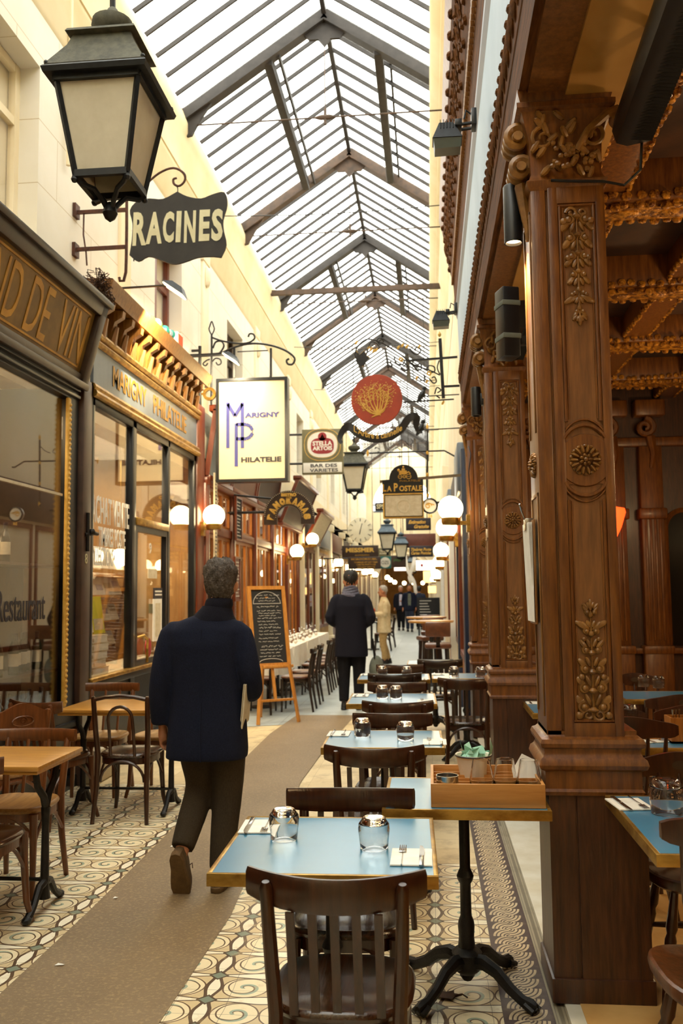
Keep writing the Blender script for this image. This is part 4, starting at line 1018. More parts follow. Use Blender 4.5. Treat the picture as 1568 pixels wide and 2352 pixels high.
# ================================================================== FURNITURE
def arc_rail(b, hw, z0, h0, h1, th, y_mid, y_end, zl=0, n=14):
    """bent crest rail: band of height h0 at the middle, h1 at the ends"""
    rs = []
    for i in range(n+1):
        f = -1+2*i/n; x = hw*f; y = lerp(y_mid, y_end, f*f); h = lerp(h0, h1, f**4); zt = z0+zl*f*f; zb = zt-h
        nx, ny = (-2*(y_end-y_mid)*f/hw, 1); L = math.hypot(nx, ny); nx, ny = nx/L*th/2, ny/L*th/2
        e = .012
        rs.append([(x+nx, y+ny, zb+e), (x+nx*.4, y+ny*.4, zb), (x-nx*.4, y-ny*.4, zb), (x-nx, y-ny, zb+e), (x-nx, y-ny, zt-e), (x-nx*.4, y-ny*.4, zt), (x+nx*.4, y+ny*.4, zt), (x+nx, y+ny, zt-e)])
    b.rings(rs)
def seat_mesh(w, d, z, th, saddle=0):
    b = MB(); n = 32; rs = []
    def ring(k, zz, inn=1.0):
        q = []
        for j in range(n):
            a = 2*PI*j/n; c_, s_ = math.cos(a), math.sin(a); e = .62
            x = math.copysign(abs(c_)**e, c_)*w/2*k; y = math.copysign(abs(s_)**e, s_)*d/2*k
            x *= (1+.08*(y/d))
            q.append((x, y, zz+saddle*(abs(x)/w*2)**2*.5))
        return q
    b.rings([ring(.9, z-th), ring(.98, z-th*.75), ring(1, z-th*.4), ring(.985, z-.004), ring(.95, z+.002), ring(.86, z), ring(.8, z-.006), ring(.3, z-.010)])
    return b
def chair(kind, lab, m='chair', seatm='seatd', hgt=.81, nslat=5, loc=(0, 0, 0), rz=0, group=None):
    t_ = thing({'slat': 'bistro_chair', 'loop': 'bentwood_chair', 'wind': 'captain_chair', 'board': 'wooden_chair', 'shield': 'wooden_chair'}[kind], lab, 'chair', loc, rz, group)
    zs = .455
    if kind == 'wind':
        out_(seat_mesh(.44, .42, .44, .05, .03), 'seat', seatm, t_)
        for sx in (-1, 1):
            for sy in (-1, 1):
                b = MB(); p, q = Vector((sx*.13, sy*.12, .4)), Vector((sx*.2, sy*.19, 0))
                b.tube([p.lerp(q, f) for f in (0, .2, .35, .4, .45, .6, .8, .92, 1)], [.014, .018, .022, .016, .022, .02, .017, .014, .012], 10); out_(b, 'leg', m, t_)
        b = MB(); b.tube([(-.16, -.15, .17), (0, -.15, .17), (.16, -.15, .17)], [.01, .016, .01], 8); b.tube([(-.16, .15, .17), (0, .15, .17), (.16, .15, .17)], [.01, .016, .01], 8); b.tube([(0, -.15, .17), (0, .15, .17)], [.012, .012], 8); out_(b, 'stretcher', m, t_)
        for i in range(5):
            f = -1+i*.5; p, q = Vector((f*.15, -.17+.02*f*f, .44)), Vector((f*.18, -.25+.05*f*f, hgt-.08)); b = MB()
            b.tube([p.lerp(q, g) for g in (0, .25, .4, .5, .6, .8, 1)], [.009, .012, .015, .009, .014, .011, .008], 8); out_(b, 'spindle', m, t_)
        b = MB(); rs = []; n = 24
        for i in range(n+1):
            f = -1+2*i/n; x = .235*f; y = -.255+.06*f*f; zt = hgt-.012+.016*math.cos(f*PI*1.0)*(1-abs(f)**6)-.03*abs(f)**8; zb = hgt-.098-.006*math.cos(f*PI*2)+.02*abs(f)**8
            rs.append([(x, y+.012, zb), (x, y-.012, zb), (x, y-.014, (zt+zb)/2), (x, y-.010, zt), (x, y+.010, zt), (x, y+.014, (zt+zb)/2)])
        b.rings(rs); out_(b, 'crest_rail', m, t_)
        b = MB(); b.lathe([(.0, -.0155), (.03, -.0155), (.03, .0155), (0, .0155)], (0, -.255, hgt-.05), 16, 'Y'); b.xf(Matrix.Translation((0, 0, (hgt-.05)*.4)) @ Matrix.Diagonal((1, 1, .6, 1))); out_(b, 'hand_hole', 'shopdark', t_)
        return t_
    out_(seat_mesh(.40, .40, zs, .032), 'seat', seatm, t_)
    for s in (-1, 1):
        xs = {'slat': .178, 'loop': .19, 'board': .175, 'shield': .18}[kind]; b = MB()
        b.tube([(s*(xs+.0), -.245, 0), (s*(xs-.015), -.205, .25), (s*(xs-.015), -.19, .45), (s*(xs-.005), -.215, .63), (s*xs, -.25, hgt-.02), (s*xs, -.253, hgt-.005)], [.014, .018, .020, .019, .017, .010], 10); out_(b, 'back_post', m, t_)
        b = MB(); b.tube([(s*.165, .165, zs-.03), (s*.165, .175, .3), (s*.172, .195, .1), (s*.19, .22, 0)] if kind != 'board' else [(s*.165, .165, zs-.03), (s*.165, .165, .2), (s*.168, .172, 0)], [.022, .019, .016, .013], 10); out_(b, 'front_leg', m, t_)
    b = MB(); b.tube([(.0+.155*math.cos(a), -.195, .27+.14*math.sin(a)) for a in [PI*k/12 for k in range(13)]], .010, 6)
    for s in (-1, 1): b.tube([(s*.168, -.195+.36*k/12, .27+.13*math.sin(PI*k/12)) for k in range(13)], .009, 6)
    b.tube([(.165*math.cos(a), .175, .27+.14*math.sin(a)) for a in [PI*k/12 for k in range(13)]], .009, 6)
    out_(b, 'brace_hoop', m, t_)
    b = MB(); b.rings([seat_ring for seat_ring in [[(.185*math.copysign(abs(math.cos(a))**.6, math.cos(a))*k_, .185*math.copysign(abs(math.sin(a))**.6, math.sin(a))*k_, z_) for a in [2*PI*j/24 for j in range(24)]] for k_, z_ in ((1, zs-.07), (1, zs-.03))]]); out_(b, 'apron', m, t_)
    if kind == 'slat':
        b = MB(); arc_rail(b, .235, hgt+.005, .088, .072, .022, -.262, -.195, .012); out_(b, 'crest_rail', m, t_)
        for i in range(nslat):
            f = -1+2*i/(nslat-1); x = f*.115
            b = MB(); rs = []
            for g in (0, .25, .5, .75, 1):
                y = lerp(-.185, -.256, g**1.2); z = lerp(zs-.01, hgt-.08, g); rs.append([(x-.0115, y-.005, z), (x+.0115, y-.005, z), (x+.0115, y+.005, z), (x-.0115, y+.005, z)])
            b.rings(rs); out_(b, 'slat', m, t_)
    elif kind == 'loop':
        b = MB(); b.tube([(-.195, -.248, hgt-.03), (-.1, -.262, hgt-.008), (0, -.268, hgt), (.1, -.262, hgt-.008), (.195, -.248, hgt-.03)], .014, 10); out_(b, 'crest_rail', m, t_)
        b = MB(); pts = [(-.085, -.19, zs-.01), (-.085, -.225, .62)]+[(.085*-math.cos(a), -.25, .70+.085*math.sin(a)) for a in [PI*k/10 for k in range(11)]]+[(.085, -.225, .62), (.085, -.19, zs-.01)]
        b.tube(pts, .0115, 8); out_(b, 'back_loop', m, t_)
    elif kind == 'board':
        b = MB(); arc_rail(b, .225, hgt, .07, .066, .026, -.262, -.225); out_(b, 'crest_rail', m, t_)
        for x in (-.06, .06):
            b = MB(); b.tube([(x, -.185, zs-.01), (x, -.22, .62), (x, -.252, hgt-.06)], .010, 6); out_(b, 'back_rod', m, t_)
    elif kind == 'shield':
        b = MB(); rs = []; n = 14
        for i in range(n+1):
            f = -1+2*i/n; x = .19*f; y = -.26+.03*f*f; zt = hgt+.02+.03*math.cos(f*PI)*(1 if abs(f) < .9 else .8); zb = hgt-.14-.02*math.cos(f*PI*.5)
            rs.append([(x, y+.009, zb), (x, y-.009, zb), (x, y-.009, zt), (x, y+.009, zt)])
        b.rings(rs); out_(b, 'back_panel', m, t_)
        b = MB(); b.tube([(.07*math.cos(a), -.272, hgt-.06+.03*math.sin(a)) for a in [k*.52 for k in range(13)]], .004, 5); b.tube(spiral((0, hgt-.06), .03, .005, 0, 2, 20, 'XZ', -.274), .003, 5); out_(b, 'embossing', m, t_)
    return t_
def bistro_table(x0, x1, y0, y1, lab, rz=0, h=.75, top='bluetop', edge='brass', feet=4, foot_rot=0):
    cx_, cy_ = (x0+x1)/2, (y0+y1)/2; W, D = (x1-x0)/2, (y1-y0)/2
    t_ = thing('bistro_table', lab, 'table', (cx_, cy_, 0.005), rz)
    b = MB(); b.box(-W+.012, W-.012, -D+.012, D-.012, h-.03, h-.0005); out_(b, 'tabletop', top, t_, smooth=0)
    b = MB()
    for a in ((-W, W, -D, -D+.014), (-W, W, D-.014, D), (-W, -W+.014, -D+.014, D-.014), (W-.014, W, -D+.014, D-.014)): b.box(*a, h-.036, h+.0005, .0015)
    out_(b, 'edge_band', edge, t_)
    b = MB(); b.lathe([(0, .66), (.02, .66), (.02, .62)], n=12); b.lathe([(.026, .14), (.034, .16), (.03, .2), (.033, .24), (.03, .26), (.022, .28), (.0215, .40), (.03, .415), (.034, .43), (.028, .445), (.021, .46), (.021, h-.06), (.05, h-.05), (.06, h-.035)], n=16)
    b.box(-W*.5, W*.5, -.02, .02, h-.05, h-.032); b.box(-.02, .02, -D*.5, D*.5, h-.05, h-.032); out_(b, 'column', 'iron', t_)
    b = MB(); b.lathe([(0, .06), (.03, .06), (.05, .075), (.06, .1), (.055, .125), (.06, .14), (.045, .155), (.026, .165)], n=16); b.ball((0, 0, .06), .03, 8); out_(b, 'hub', 'iron', t_)
    for i in range(feet):
        a = foot_rot+PI/4+2*PI*i/feet; b = MB()
        b.tube([(q*math.cos(a), q*math.sin(a), z) for q, z in ((.03, .11), (.08, .12), (.14, .1), (.20, .055), (.25, .03), (.285, .022), (.31, .02))], [.032, .03, .026, .023, .022, .028, .016], 8, flat=.8)
        for k in (-1, 0, 1): b.tube([((.27+.02*j)*math.cos(a+k*.07), (.27+.02*j)*math.sin(a+k*.07), .026-.008*j) for j in range(3)], .011, 6)
        out_(b, 'foot', 'iron', t_)
    return t_
T1 = bistro_table(-.66, .005, 2.605, 3.265, 'blue bistro table in the front row, nearest the camera', .02)
T2 = bistro_table(-.19, .43, 3.385, 3.96, 'blue bistro table against the nearest pillar carrying the bamboo tray', .0, foot_rot=.12)
T3 = bistro_table(-.58, .06, 4.68, 5.27, 'blue bistro table in the row, second from the camera, laid for two', .02)
T4 = bistro_table(-.615, .037, 6.47, 7.14, 'blue bistro table in the row, third from the camera, with two tumblers side by side', .02)
T5 = bistro_table(-.675, -.01, 8.23, 8.8, 'blue bistro table in the row, fourth from the camera', .02)
T6 = bistro_table(.01, .64, 8.3, 8.85, 'blue bistro table beside the fourth one, behind the slatted chair')
T7 = bistro_table(-.26, .35, 9.92, 10.5, 'blue bistro table farthest along the row, carrying a black tray')
# slatted chairs in the passage
c0 = chair('slat', 'dark slatted bistro chair nearest the camera, its back towards us', loc=(-.26, 2.62, .005))
def ch(src, x, y, rz, lab): return dup(src, (x, y, .005), rz, lab)
ch(c0, -.30, 3.18, PI+.03, 'slatted bistro chair tucked under the far side of the nearest blue table')
ch(c0, -.28, 4.53, .02, 'slatted bistro chair with its back to us, in front of the second blue table')
ch(c0, -.24, 5.23, PI-.03, 'slatted bistro chair facing us on the far side of the second blue table')
ch(c0, -.23, 6.26, .03, 'slatted bistro chair with its back to us, in front of the third blue table')
ch(c0, -.27, 7.06, PI, 'slatted bistro chair facing us on the far side of the third blue table')
ch(c0, .30, 7.83, -.02, 'slatted bistro chair seen whole from behind, left of the second pillar')
ch(c0, -.30, 8.78, PI, 'slatted bistro chair facing us behind the fourth blue table')
ck = chair('slat', 'near-black slatted chair in front of the farthest blue table', 'chairk', loc=(.10, 9.85, .005))
ch(ck, -.32, 8.25, 0, 'near-black slatted chair pushed under the near side of the fourth blue table')
# cafe tables and captain chairs
RT1 = bistro_table(.64, 1.34, 2.74, 3.50, 'blue table inside the cafe at the right edge, right of the nearest pillar', .0, h=.785)
RT2 = bistro_table(.655, 1.25, 6.0, 6.62, 'small blue table inside the cafe seen between the two pillars')
RT3 = bistro_table(.95, 1.7, 4.72, 5.38, 'blue table inside the cafe carrying the wooden cutlery box')
RT4 = bistro_table(1.4, 2.1, 6.75, 7.3, 'blue table deep in the cafe behind the captain chairs')
w0 = chair('wind', 'captain chair behind the right-edge blue table, its crest rail with a hand hole', 'wind', 'wind', .84, loc=(1.04, 3.74, .02), rz=PI)
w1 = chair('wind', 'captain chair at the bottom right corner with a broad saddle seat', 'wind', 'chairm', .95, loc=(.845, 2.75, .02))
ch(w1, .93, 4.62, -.05, 'captain chair right of the nearest pillar, its back to us, before the cutlery box')
ch(w0, 1.56, 5.46, PI-.1, 'captain chair behind the table with the cutlery box, facing us')
ch(w0, 1.06, 5.46, PI, 'captain chair half hidden by the nearest pillar, left of the one behind the cutlery box')
ch(w0, .93, 6.98, PI, 'captain chair behind the nearest pillar, facing us across the small blue table')
ch(w0, .98, 5.86, .15, 'captain chair before the small blue table between the pillars')
ch(w0, 1.66, 6.5, .05, 'captain chair with its back to us before the deepest cafe table')
ch(w0, 1.70, 7.55, PI, 'captain chair farthest back, facing us behind the deepest cafe table')
# wine shop terrace
def oak_table(x0, x1, y0, y1, lab):
    t_ = thing('cafe_table', lab, 'table', ((x0+x1)/2, (y0+y1)/2, .003)); W, D = (x1-x0)/2, (y1-y0)/2
    b = MB(); b.box(-W, W, -D, D, .725, .75, .006); b.box(-W+.01, W-.01, -D+.01, D-.01, .71, .728); out_(b, 'tabletop', 'oak', t_)
    for s in (-1, 1):
        x = s*(W-.08); b = MB(); b.tube([(x, 0, .06), (x, 0, .12), (x, 0, .4), (x, 0, .5)], [.03, .022, .018, .024], 10)
        for q in (-1, 1): b.tube([(x, 0, .5), (x, q*.03, .56), (x, q*.1, .62), (x, q*.13, .71)], [.02, .016], 8)
        out_(b, 'column', 'iron', t_)
        for q in (-1, 1):
            b = MB(); b.tube([(x, q*.01, .14), (x, q*.06, .13), (x, q*.12, .06), (x, q*.17, .03), (x, q*.2, .022)], [.022, .02, .017, .02, .014], 8); b.ball((x, q*.19, .02), .026, 8, (.9, 1.2, .75)); out_(b, 'claw_foot', 'iron', t_)
    b = MB(); b.tube([(-W+.08, 0, .15), (W-.08, 0, .15)], .01, 6); out_(b, 'tie_bar', 'iron', t_)
    return t_
oak_table(-2.56, -1.845, 4.13, 4.68, 'honey oak table of the terrace nearest the left edge')
oak_table(-2.62, -1.80, 6.13, 6.76, 'honey oak table of the terrace further back, behind the loop-back chair')
chair('loop', 'bentwood chair with a looped back, its back to us, at the further oak table', 'chair', 'seatd', .86, loc=(-2.12, 6.28, .003))
m0 = chair('slat', 'brown slatted chair standing askew left of the looped-back chair', 'chairm', 'seatd', .83, loc=(-2.60, 6.10, .003), rz=-.35)
ch(m0, -2.11, 4.04, 0, 'brown chair at the bottom left, its dark seat cut by the photo edge')
chair('board', 'reddish wooden chair with slatted pale seat behind the nearest oak table', 'chairr', 'seatl', .80, loc=(-2.22, 4.72, .003), rz=PI)
bl = chair('board', 'orange-brown chair with a straight rail behind the further oak table, below the stamp shop', 'chairr', 'seatl', .83, loc=(-2.60, 6.97, .003), rz=PI)
chair('shield', 'reddish chair with an embossed back panel, half hidden behind the walking man', 'chairr', 'seatl', .84, loc=(-2.13, 7.0, .003), rz=PI-.1)
chair('shield', 'reddish chair back cut off by the left photo edge, before the wine shop window', 'chairr', 'seatl', .84, loc=(-2.72, 5.55, .003), rz=.9)
# bistro tables under white cloth and their dark chairs
for i, (ya, yb) in enumerate(((11.9, 13.1), (13.3, 14.6), (14.8, 16.2), (16.4, 17.8))):
    L = ['nearest', 'second', 'third', 'farthest'][i]
    t_ = thing('dining_table', L+' bistro table under a white cloth on the left', 'table', (-2.32, (ya+yb)/2, .002)); D = (yb-ya)/2
    b = MB(); b.box(-.3, .3, -D, D, .70, .742, .004); out_(b, 'tabletop', 'woodd', t_)
    for s in (-1, 1):
        b = MB(); b.lathe([(.0, 0), (.16, 0), (.16, .012), (.03, .03), (.025, .70), (.0, .70)], (0, s*D*.55, 0), 14); out_(b, 'pedestal', 'black', t_)
    b = MB(); n = 40; P_ = []
    per = [(-.31, -D-.01), (.31, -D-.01), (.31, D+.01), (-.31, D+.01)]
    for k in range(4):
        p, q = per[k], per[(k+1) % 4]
        for j in range(n//4): P_.append((lerp(p[0], q[0], j/(n/4)), lerp(p[1], q[1], j/(n/4))))
    def rg(k, z, wv): return [(x*(1+k)+wv*math.sin(i_*1.7)*.02, y*(1+k*.4)+wv*math.cos(i_*2.1)*.02, z-.05*wv*abs(math.sin(i_*.314))) for i_, (x, y) in enumerate(P_)]
    b.rings([rg(-.02, .747, 0), rg(0, .743, 0), rg(.02, .6, .6), rg(.05, .46, 1)], cap=False); b.poly([(x*.98, y*.99, .747) for x, y in P_])
    out_(b, 'cloth', 'white', None, loc=(-2.32, (ya+yb)/2, .004), label='white cloth draped over the '+L+' bistro table on the left', cat='tablecloth')
dk = chair('board', 'first dark bistro chair beside the white tables, just right of the easel', 'chairk', 'chairm', .82, loc=(-1.77, 11.85, .002), rz=PI/2)
for i, (y, w_) in enumerate(((12.6, 'second'), (13.75, 'third'), (14.4, 'fourth'), (15.1, 'fifth'), (15.9, 'sixth'))):
    ch(dk, -1.77, y, PI/2, w_+' dark bistro chair along the white tables, counted from the easel')
ch(dk, -2.2, 11.6, 0, 'dark bistro chair behind the easel at the end of the nearest white table')
# far furniture
def round_table(x, y, h, r, m, lab):
    t_ = thing('high_table', lab, 'table', (x, y, .002))
    b = MB(); b.lathe([(0, h-.035), (r-.01, h-.035), (r, h-.02), (r, h-.005), (r-.005, h), (0, h)], n=28); out_(b, 'tabletop', m, t_)
    b = MB(); b.lathe([(.22, 0), (.22, .015), (.04, .04), (.03, .1), (.03, h-.035)], n=16); out_(b, 'pedestal', 'black', t_); return t_
round_table(.02, 15.0, 1.06, .38, 'oak', 'high round wooden table before the white right-hand wall')
round_table(-.06, 17.2, 1.06, .38, 'oak', 'second high round wooden table behind the first')
def stool(x, y, rz, lab):
    t_ = thing('bar_stool', lab, 'stool', (x, y, .002), rz)
    b = MB(); b.box(-.2, .2, -.2, .2, .68, .76, .03); out_(b, 'seat', 'leather', t_)
    b = MB(); b.box(-.19, .19, -.22, -.17, .86, 1.08, .02); out_(b, 'backrest', 'leather', t_)
    for sx in (-1, 1):
        for sy in (-1, 1):
            b = MB(); b.bar((sx*.13, sy*.13, .68), (sx*.16, sy*.16, 0), .045); out_(b, 'leg', 'chairk', t_)
    b = MB(); b.box(-.03, .03, -.2, -.16, .7, .9); out_(b, 'back_stem', 'chairk', t_); return t_
stool(.12, 13.8, 0, 'brown leather bar stool nearest us, in front of the high round table')
stool(.0, 15.9, .3, 'brown leather bar stool between the two high round tables')
stool(.02, 17.9, 0, 'brown leather bar stool behind the second high round table')
def simple_set(x, y, lab):
    t_ = thing('terrace_table', lab, 'table', (x, y, .002)); b = MB(); b.box(-.3, .3, -.3, .3, .71, .74, .004); out_(b, 'tabletop', 'black', t_)
    b = MB(); b.tube([(0, 0, 0), (0, 0, .71)], .03, 8); b.box(-.2, .2, -.03, .03, 0, .03); b.box(-.03, .03, -.2, .2, 0, .03); out_(b, 'pedestal', 'black', t_)
simple_set(-1.55, 24, 'dark terrace table far down the left side behind the man in beige')
simple_set(-1.6, 27.5, 'dark terrace table farthest down the left side')
for i, (x, y, z_) in enumerate(((-1.25, 23.5, PI/2), (-1.2, 25, PI/2), (-1.3, 27.2, PI/2))): ch(dk, x, y, z_, ['nearest dark chair of the far left terrace, behind the man in beige', 'middle dark chair of the far left terrace', 'farthest dark chair of the far left terrace'][i])

# ================================================================== SIGNS AND LAMPS
RmT = Rm
def W(px, py, Y):
    """point of the vertical plane at distance Y that the eye sees at a place of the frame (for outlines of flat signs)"""
    d = RmT @ Vector((px-784, 1176-py, -F)); k = Y/d.y
    return (d.x*k, CH+d.z*k)
def outline(pts, Y, c): return [(W(x, y, Y)[0]-c[0], W(x, y, Y)[1]-c[1]) for x, y in pts]
def path(pts, Y, c, y=0): return [(a, y, b_) for a, b_ in outline(pts, Y, c)]
def smooth_path(pts, n=4):
    P_ = [Vector((*p, 0)) if len(p) == 2 else Vector(p) for p in pts]; q = []
    for i in range(len(P_)-1):
        p0, p1, p2, p3 = P_[max(i-1, 0)], P_[i], P_[i+1], P_[min(i+2, len(P_)-1)]
        for k in range(n):
            t = k/n; q.append(.5*((2*p1)+(p2-p0)*t+(2*p0-5*p1+4*p2-p3)*t*t+(3*p1-p0-3*p2+p3)*t**3))
    q.append(P_[-1]); return [(v.x, v.y) if len(pts[0]) == 2 else tuple(v) for v in q]
# ---- hanging lanterns
def lantern(loc, lab, sc=1, top=7.68, wide=1, cap='lampcap', frame='ironb'):
    t_ = thing('hanging_lantern', lab, 'lantern', loc); t_.scale = (sc*wide, sc*wide, sc)
    sq = lambda h, z: [(-h, -h, z), (h, -h, z), (h, h, z), (-h, h, z)]
    b = MB(); b.rings([sq(.285, .0), sq(.295, .02), sq(.2, .17), sq(.175, .235)]); b.rings([sq(.19, .235), sq(.21, .245), sq(.2, .262), sq(.1, .275)])
    b.lathe([(.075, .27), (.07, .30), (.11, .33), (.125, .37), (.12, .40), (.07, .425), (.05, .43), (.03, .47), (.02, .48)], n=20); out_(b, 'cap', cap, t_)
    b = MB(); b.rings([sq(.30, -.025), sq(.31, .0), sq(.30, .012), sq(.27, .0)])
    for sx in (-1, 1):
        for sy in (-1, 1):
            b.bar((sx*.245, sy*.245, -.02), (sx*.155, sy*.155, -.52), .026); b.ball((sx*.285, sy*.285, .03), .014, 6)
    for h, z in ((.25, -.035), (.158, -.52)):
        for s in (-1, 1): b.box(-h, h, s*h-.014, s*h+.014, z-.018, z+.018); b.box(s*h-.014, s*h+.014, -h, h, z-.018, z+.018)
    out_(b, 'frame', frame, t_)
    for i, (dx, dy) in enumerate(((0, -1), (1, 0), (0, 1), (-1, 0))):
        b = MB(); f = lambda h, w_, z: (dx*h-dy*w_, dy*h+dx*w_, z)
        b.rings([[f(.232, -.225, -.045), f(.232, .225, -.045), f(.228, .225, -.045), f(.228, -.225, -.045)], [f(.152, -.145, -.5), f(.152, .145, -.5), f(.148, .145, -.5), f(.148, -.145, -.5)]]); out_(b, 'glass_pane', 'frost', t_)
    b = MB()
    for sx in (-1, 1):
        for sy in (-1, 1):
            b.tube([(sx*.155, sy*.155, -.53), (sx*.13, sy*.13, -.56), (sx*.07, sy*.07, -.57), (sx*.035, sy*.035, -.62), (sx*.01, sy*.01, -.67)], .015, 6); b.ball((sx*.158, sy*.158, -.55), .02, 6)
    b.lathe([(0, -.73), (.03, -.71), (.045, -.68), (.035, -.64), (.015, -.62)], n=12); out_(b, 'bottom_finial', frame, t_)
    b = MB(); H = (top-loc[2])/sc; b.tube([(0, 0, .47), (0, 0, .62)], .018, 6); b.tube([(0, 0, .6), (0, 0, H)], .008, 5); out_(b, 'hanging_rod', frame, t_)
    return t_
lantern((-1.66, 4.48, 4.27), 'big four-sided frosted lantern hanging nearest, top left', top=8.8, wide=.9)
lantern((-1.50, 18.4, 4.17), 'frosted lantern hanging second, beside the red and white oval beer sign', 1.0)
lantern((-1.17, 25.8, 3.23), 'frosted lantern hanging third, under the gold-lettered stamp sign', .9, cap='bluecap')
lantern((-1.0, 33.2, 3.29), 'smaller blue-topped lantern hanging fourth, right of the third', .95, cap='bluecap')
lantern((-.72, 40.6, 2.85), 'tiny far lantern before the end wall', .9, cap='bluecap')
# ---- globe wall lamps
def globe_lamp(x, y, z, xw, lab, r=.14):
    t_ = thing('globe_lamp', lab, 'lamp', (x, y, z)); s = 1 if xw > x else -1; L = abs(xw-x)
    b = MB(); b.ball((0, 0, 0), r, 20); out_(b, 'glass_globe', 'globe', t_)
    b = MB(); b.lathe([(0, -r-.04), (.09, -r-.04), (.1, -r-.01), (.1, -r+.03), (.07, -r+.04)], n=18); b.box(min(0, s*L), max(0, s*L), -.03, .03, -r-.045, -r-.005); b.box(min(s*L, s*L-s*.04), max(s*L, s*L-s*.04), -.05, .05, -r-.12, -r+.06); out_(b, 'bracket', 'brass', t_); return t_
for a in ((-2.74, 11.25, 2.55, -2.9, 'lit globe lamp on the red post beside the stamp shop', .14), (-2.66, 18.0, 2.38, -2.87, 'lit globe lamp under the arched bistro sign'), (-2.6, 20.0, 2.74, -2.82, 'lit globe lamp at the far corner of the bistro, under the slanted board'), (-2.62, 26, 2.40, -2.93, 'lit globe lamp left of the man with the scarf'),
          (.24, 9.35, 2.41, .44, 'nearest lit globe lamp on the right, at the end of the cafe front', .13), (.25, 12.1, 2.40, .4, 'second lit globe lamp on the right, just under the nearest'), (.23, 16.1, 2.27, .44, 'third lit globe lamp on the right wall'), (.24, 20.2, 2.2, .42, 'fourth lit globe lamp on the right wall'), (.22, 26, 2.0, .4, 'fifth lit globe lamp on the right wall'), (.22, 33, 2.25, .4, 'sixth lit globe lamp on the right wall'), (.2, 40, 2.05, .4, 'farthest lit globe lamp on the right wall')): globe_lamp(*a)
for i, y in enumerate((30, 33.5, 37, 40.5, 44)): globe_lamp(-2.62, y, 2.35+.1*(i % 2), -2.93, ['first', 'second', 'third', 'fourth', 'fifth'][i]+' small lit globe along the far left shops, counted from the bistro')
for i, (x, y, z) in enumerate(((-2.3, 50, 2.3), (-2.3, 54, 2.2), (-2.2, 58, 2.1), (.1, 50, 2.4), (.1, 55, 2.2))):
    globe_lamp(x, y, z, -2.84 if x < 0 else .34, 'small lit globe glowing beyond the end arch')
for o in bpy.data.objects:
    if o.get('label') == 'small lit globe glowing beyond the end arch': o['group'] = 'globes beyond the end arch'
for x, y in ((-1.0, 59), (-1.6, 58.5), (-.4, 58.8)): pendant((x, y, 2.05), .13, 'small lit globe hanging beyond the end arch', 'globes hanging beyond the end arch', 4.3)
# ---- dark scalloped sign on a rusty bracket
Y = 7.6; c = W(410, 523, Y)
t_ = thing('hanging_sign', 'dark scalloped board with cream hand-lettered capitals under the big lantern', 'sign', (c[0], Y, c[1]))
o = smooth_path([(408, 441), (430, 452), (462, 457), (490, 447), (516, 443), (522, 470), (513, 505), (514, 530), (520, 562), (508, 592)], 3)+smooth_path([(490, 590), (455, 592), (420, 604), (395, 607), (365, 596), (340, 590), (318, 601), (298, 587)], 3)+smooth_path([(303, 555), (305, 515), (299, 484), (318, 462), (345, 457), (375, 458), (408, 441)], 3)[:-1]
b = MB(); b.prism(outline(o, Y, c), -.012, .012); out_(b, 'board', 'slate', t_)
k = Y/F
for i, (ch_, px, w_, h_, dz) in enumerate((('R', 321, 34, 84, -2), ('A', 354, 40, 80, 0), ('C', 388, 28, 78, 2), ('I', 411, 15, 78, 3), ('N', 437, 30, 80, 3), ('E', 470, 28, 78, 6), ('S', 499, 28, 80, 7))):
    for s in (1, -1):
        xx, zz = W(px, 525-dz, Y); text(ch_, .3, 'cletter', t_, (xx-c[0], -.014*s, zz-c[1]), FR if s > 0 else BK, width=w_*k, h=h_*k, off=.012, shear=.06)
b = MB(); b.tube(path([(408, 441), (408, 432), (404, 425)], Y, c), .005, 5); b.tube(path([(306, 560), (308, 575), (307, 600)], Y, c), .006, 5); out_(b, 'chain', 'iron', t_)
t_ = thing('sign_bracket', 'rusty iron wall bracket with a curled arm holding the dark scalloped board', 'bracket', (c[0], Y, c[1]))
b = MB()
for yy in (488, 573): b.bar((XW-c[0], 0, W(182, yy, Y)[1]-c[1]), (W(290, yy-6, Y)[0]-c[0], 0, W(290, yy-6, Y)[1]-c[1]), .03, .03)
b.tube(path([(291, 452), (291, 520), (290, 590), (289, 625), (284, 645), (275, 645), (274, 637)], Y, c), .014, 6)
b.tube(path(smooth_path([(291, 462), (330, 428), (365, 398), (398, 386), (422, 398), (424, 415), (412, 427), (400, 423), (398, 412), (406, 409)], 4), Y, c), .011, 6); out_(b, 'bracket_arm', 'rust', t_)
b = MB(); b.box(XW-c[0]-.0, XW-c[0]+.03, -.05, .05, W(182, 500, Y)[1]-c[1], W(182, 470, Y)[1]-c[1]); b.box(XW-c[0], XW-c[0]+.03, -.05, .05, W(182, 590, Y)[1]-c[1], W(182, 560, Y)[1]-c[1]); b.tube(path([(185, 490), (184, 540), (190, 580), (192, 610)], Y, (c[0]-.03, c[1])), .008, 5); out_(b, 'wall_plate', 'rust', t_)
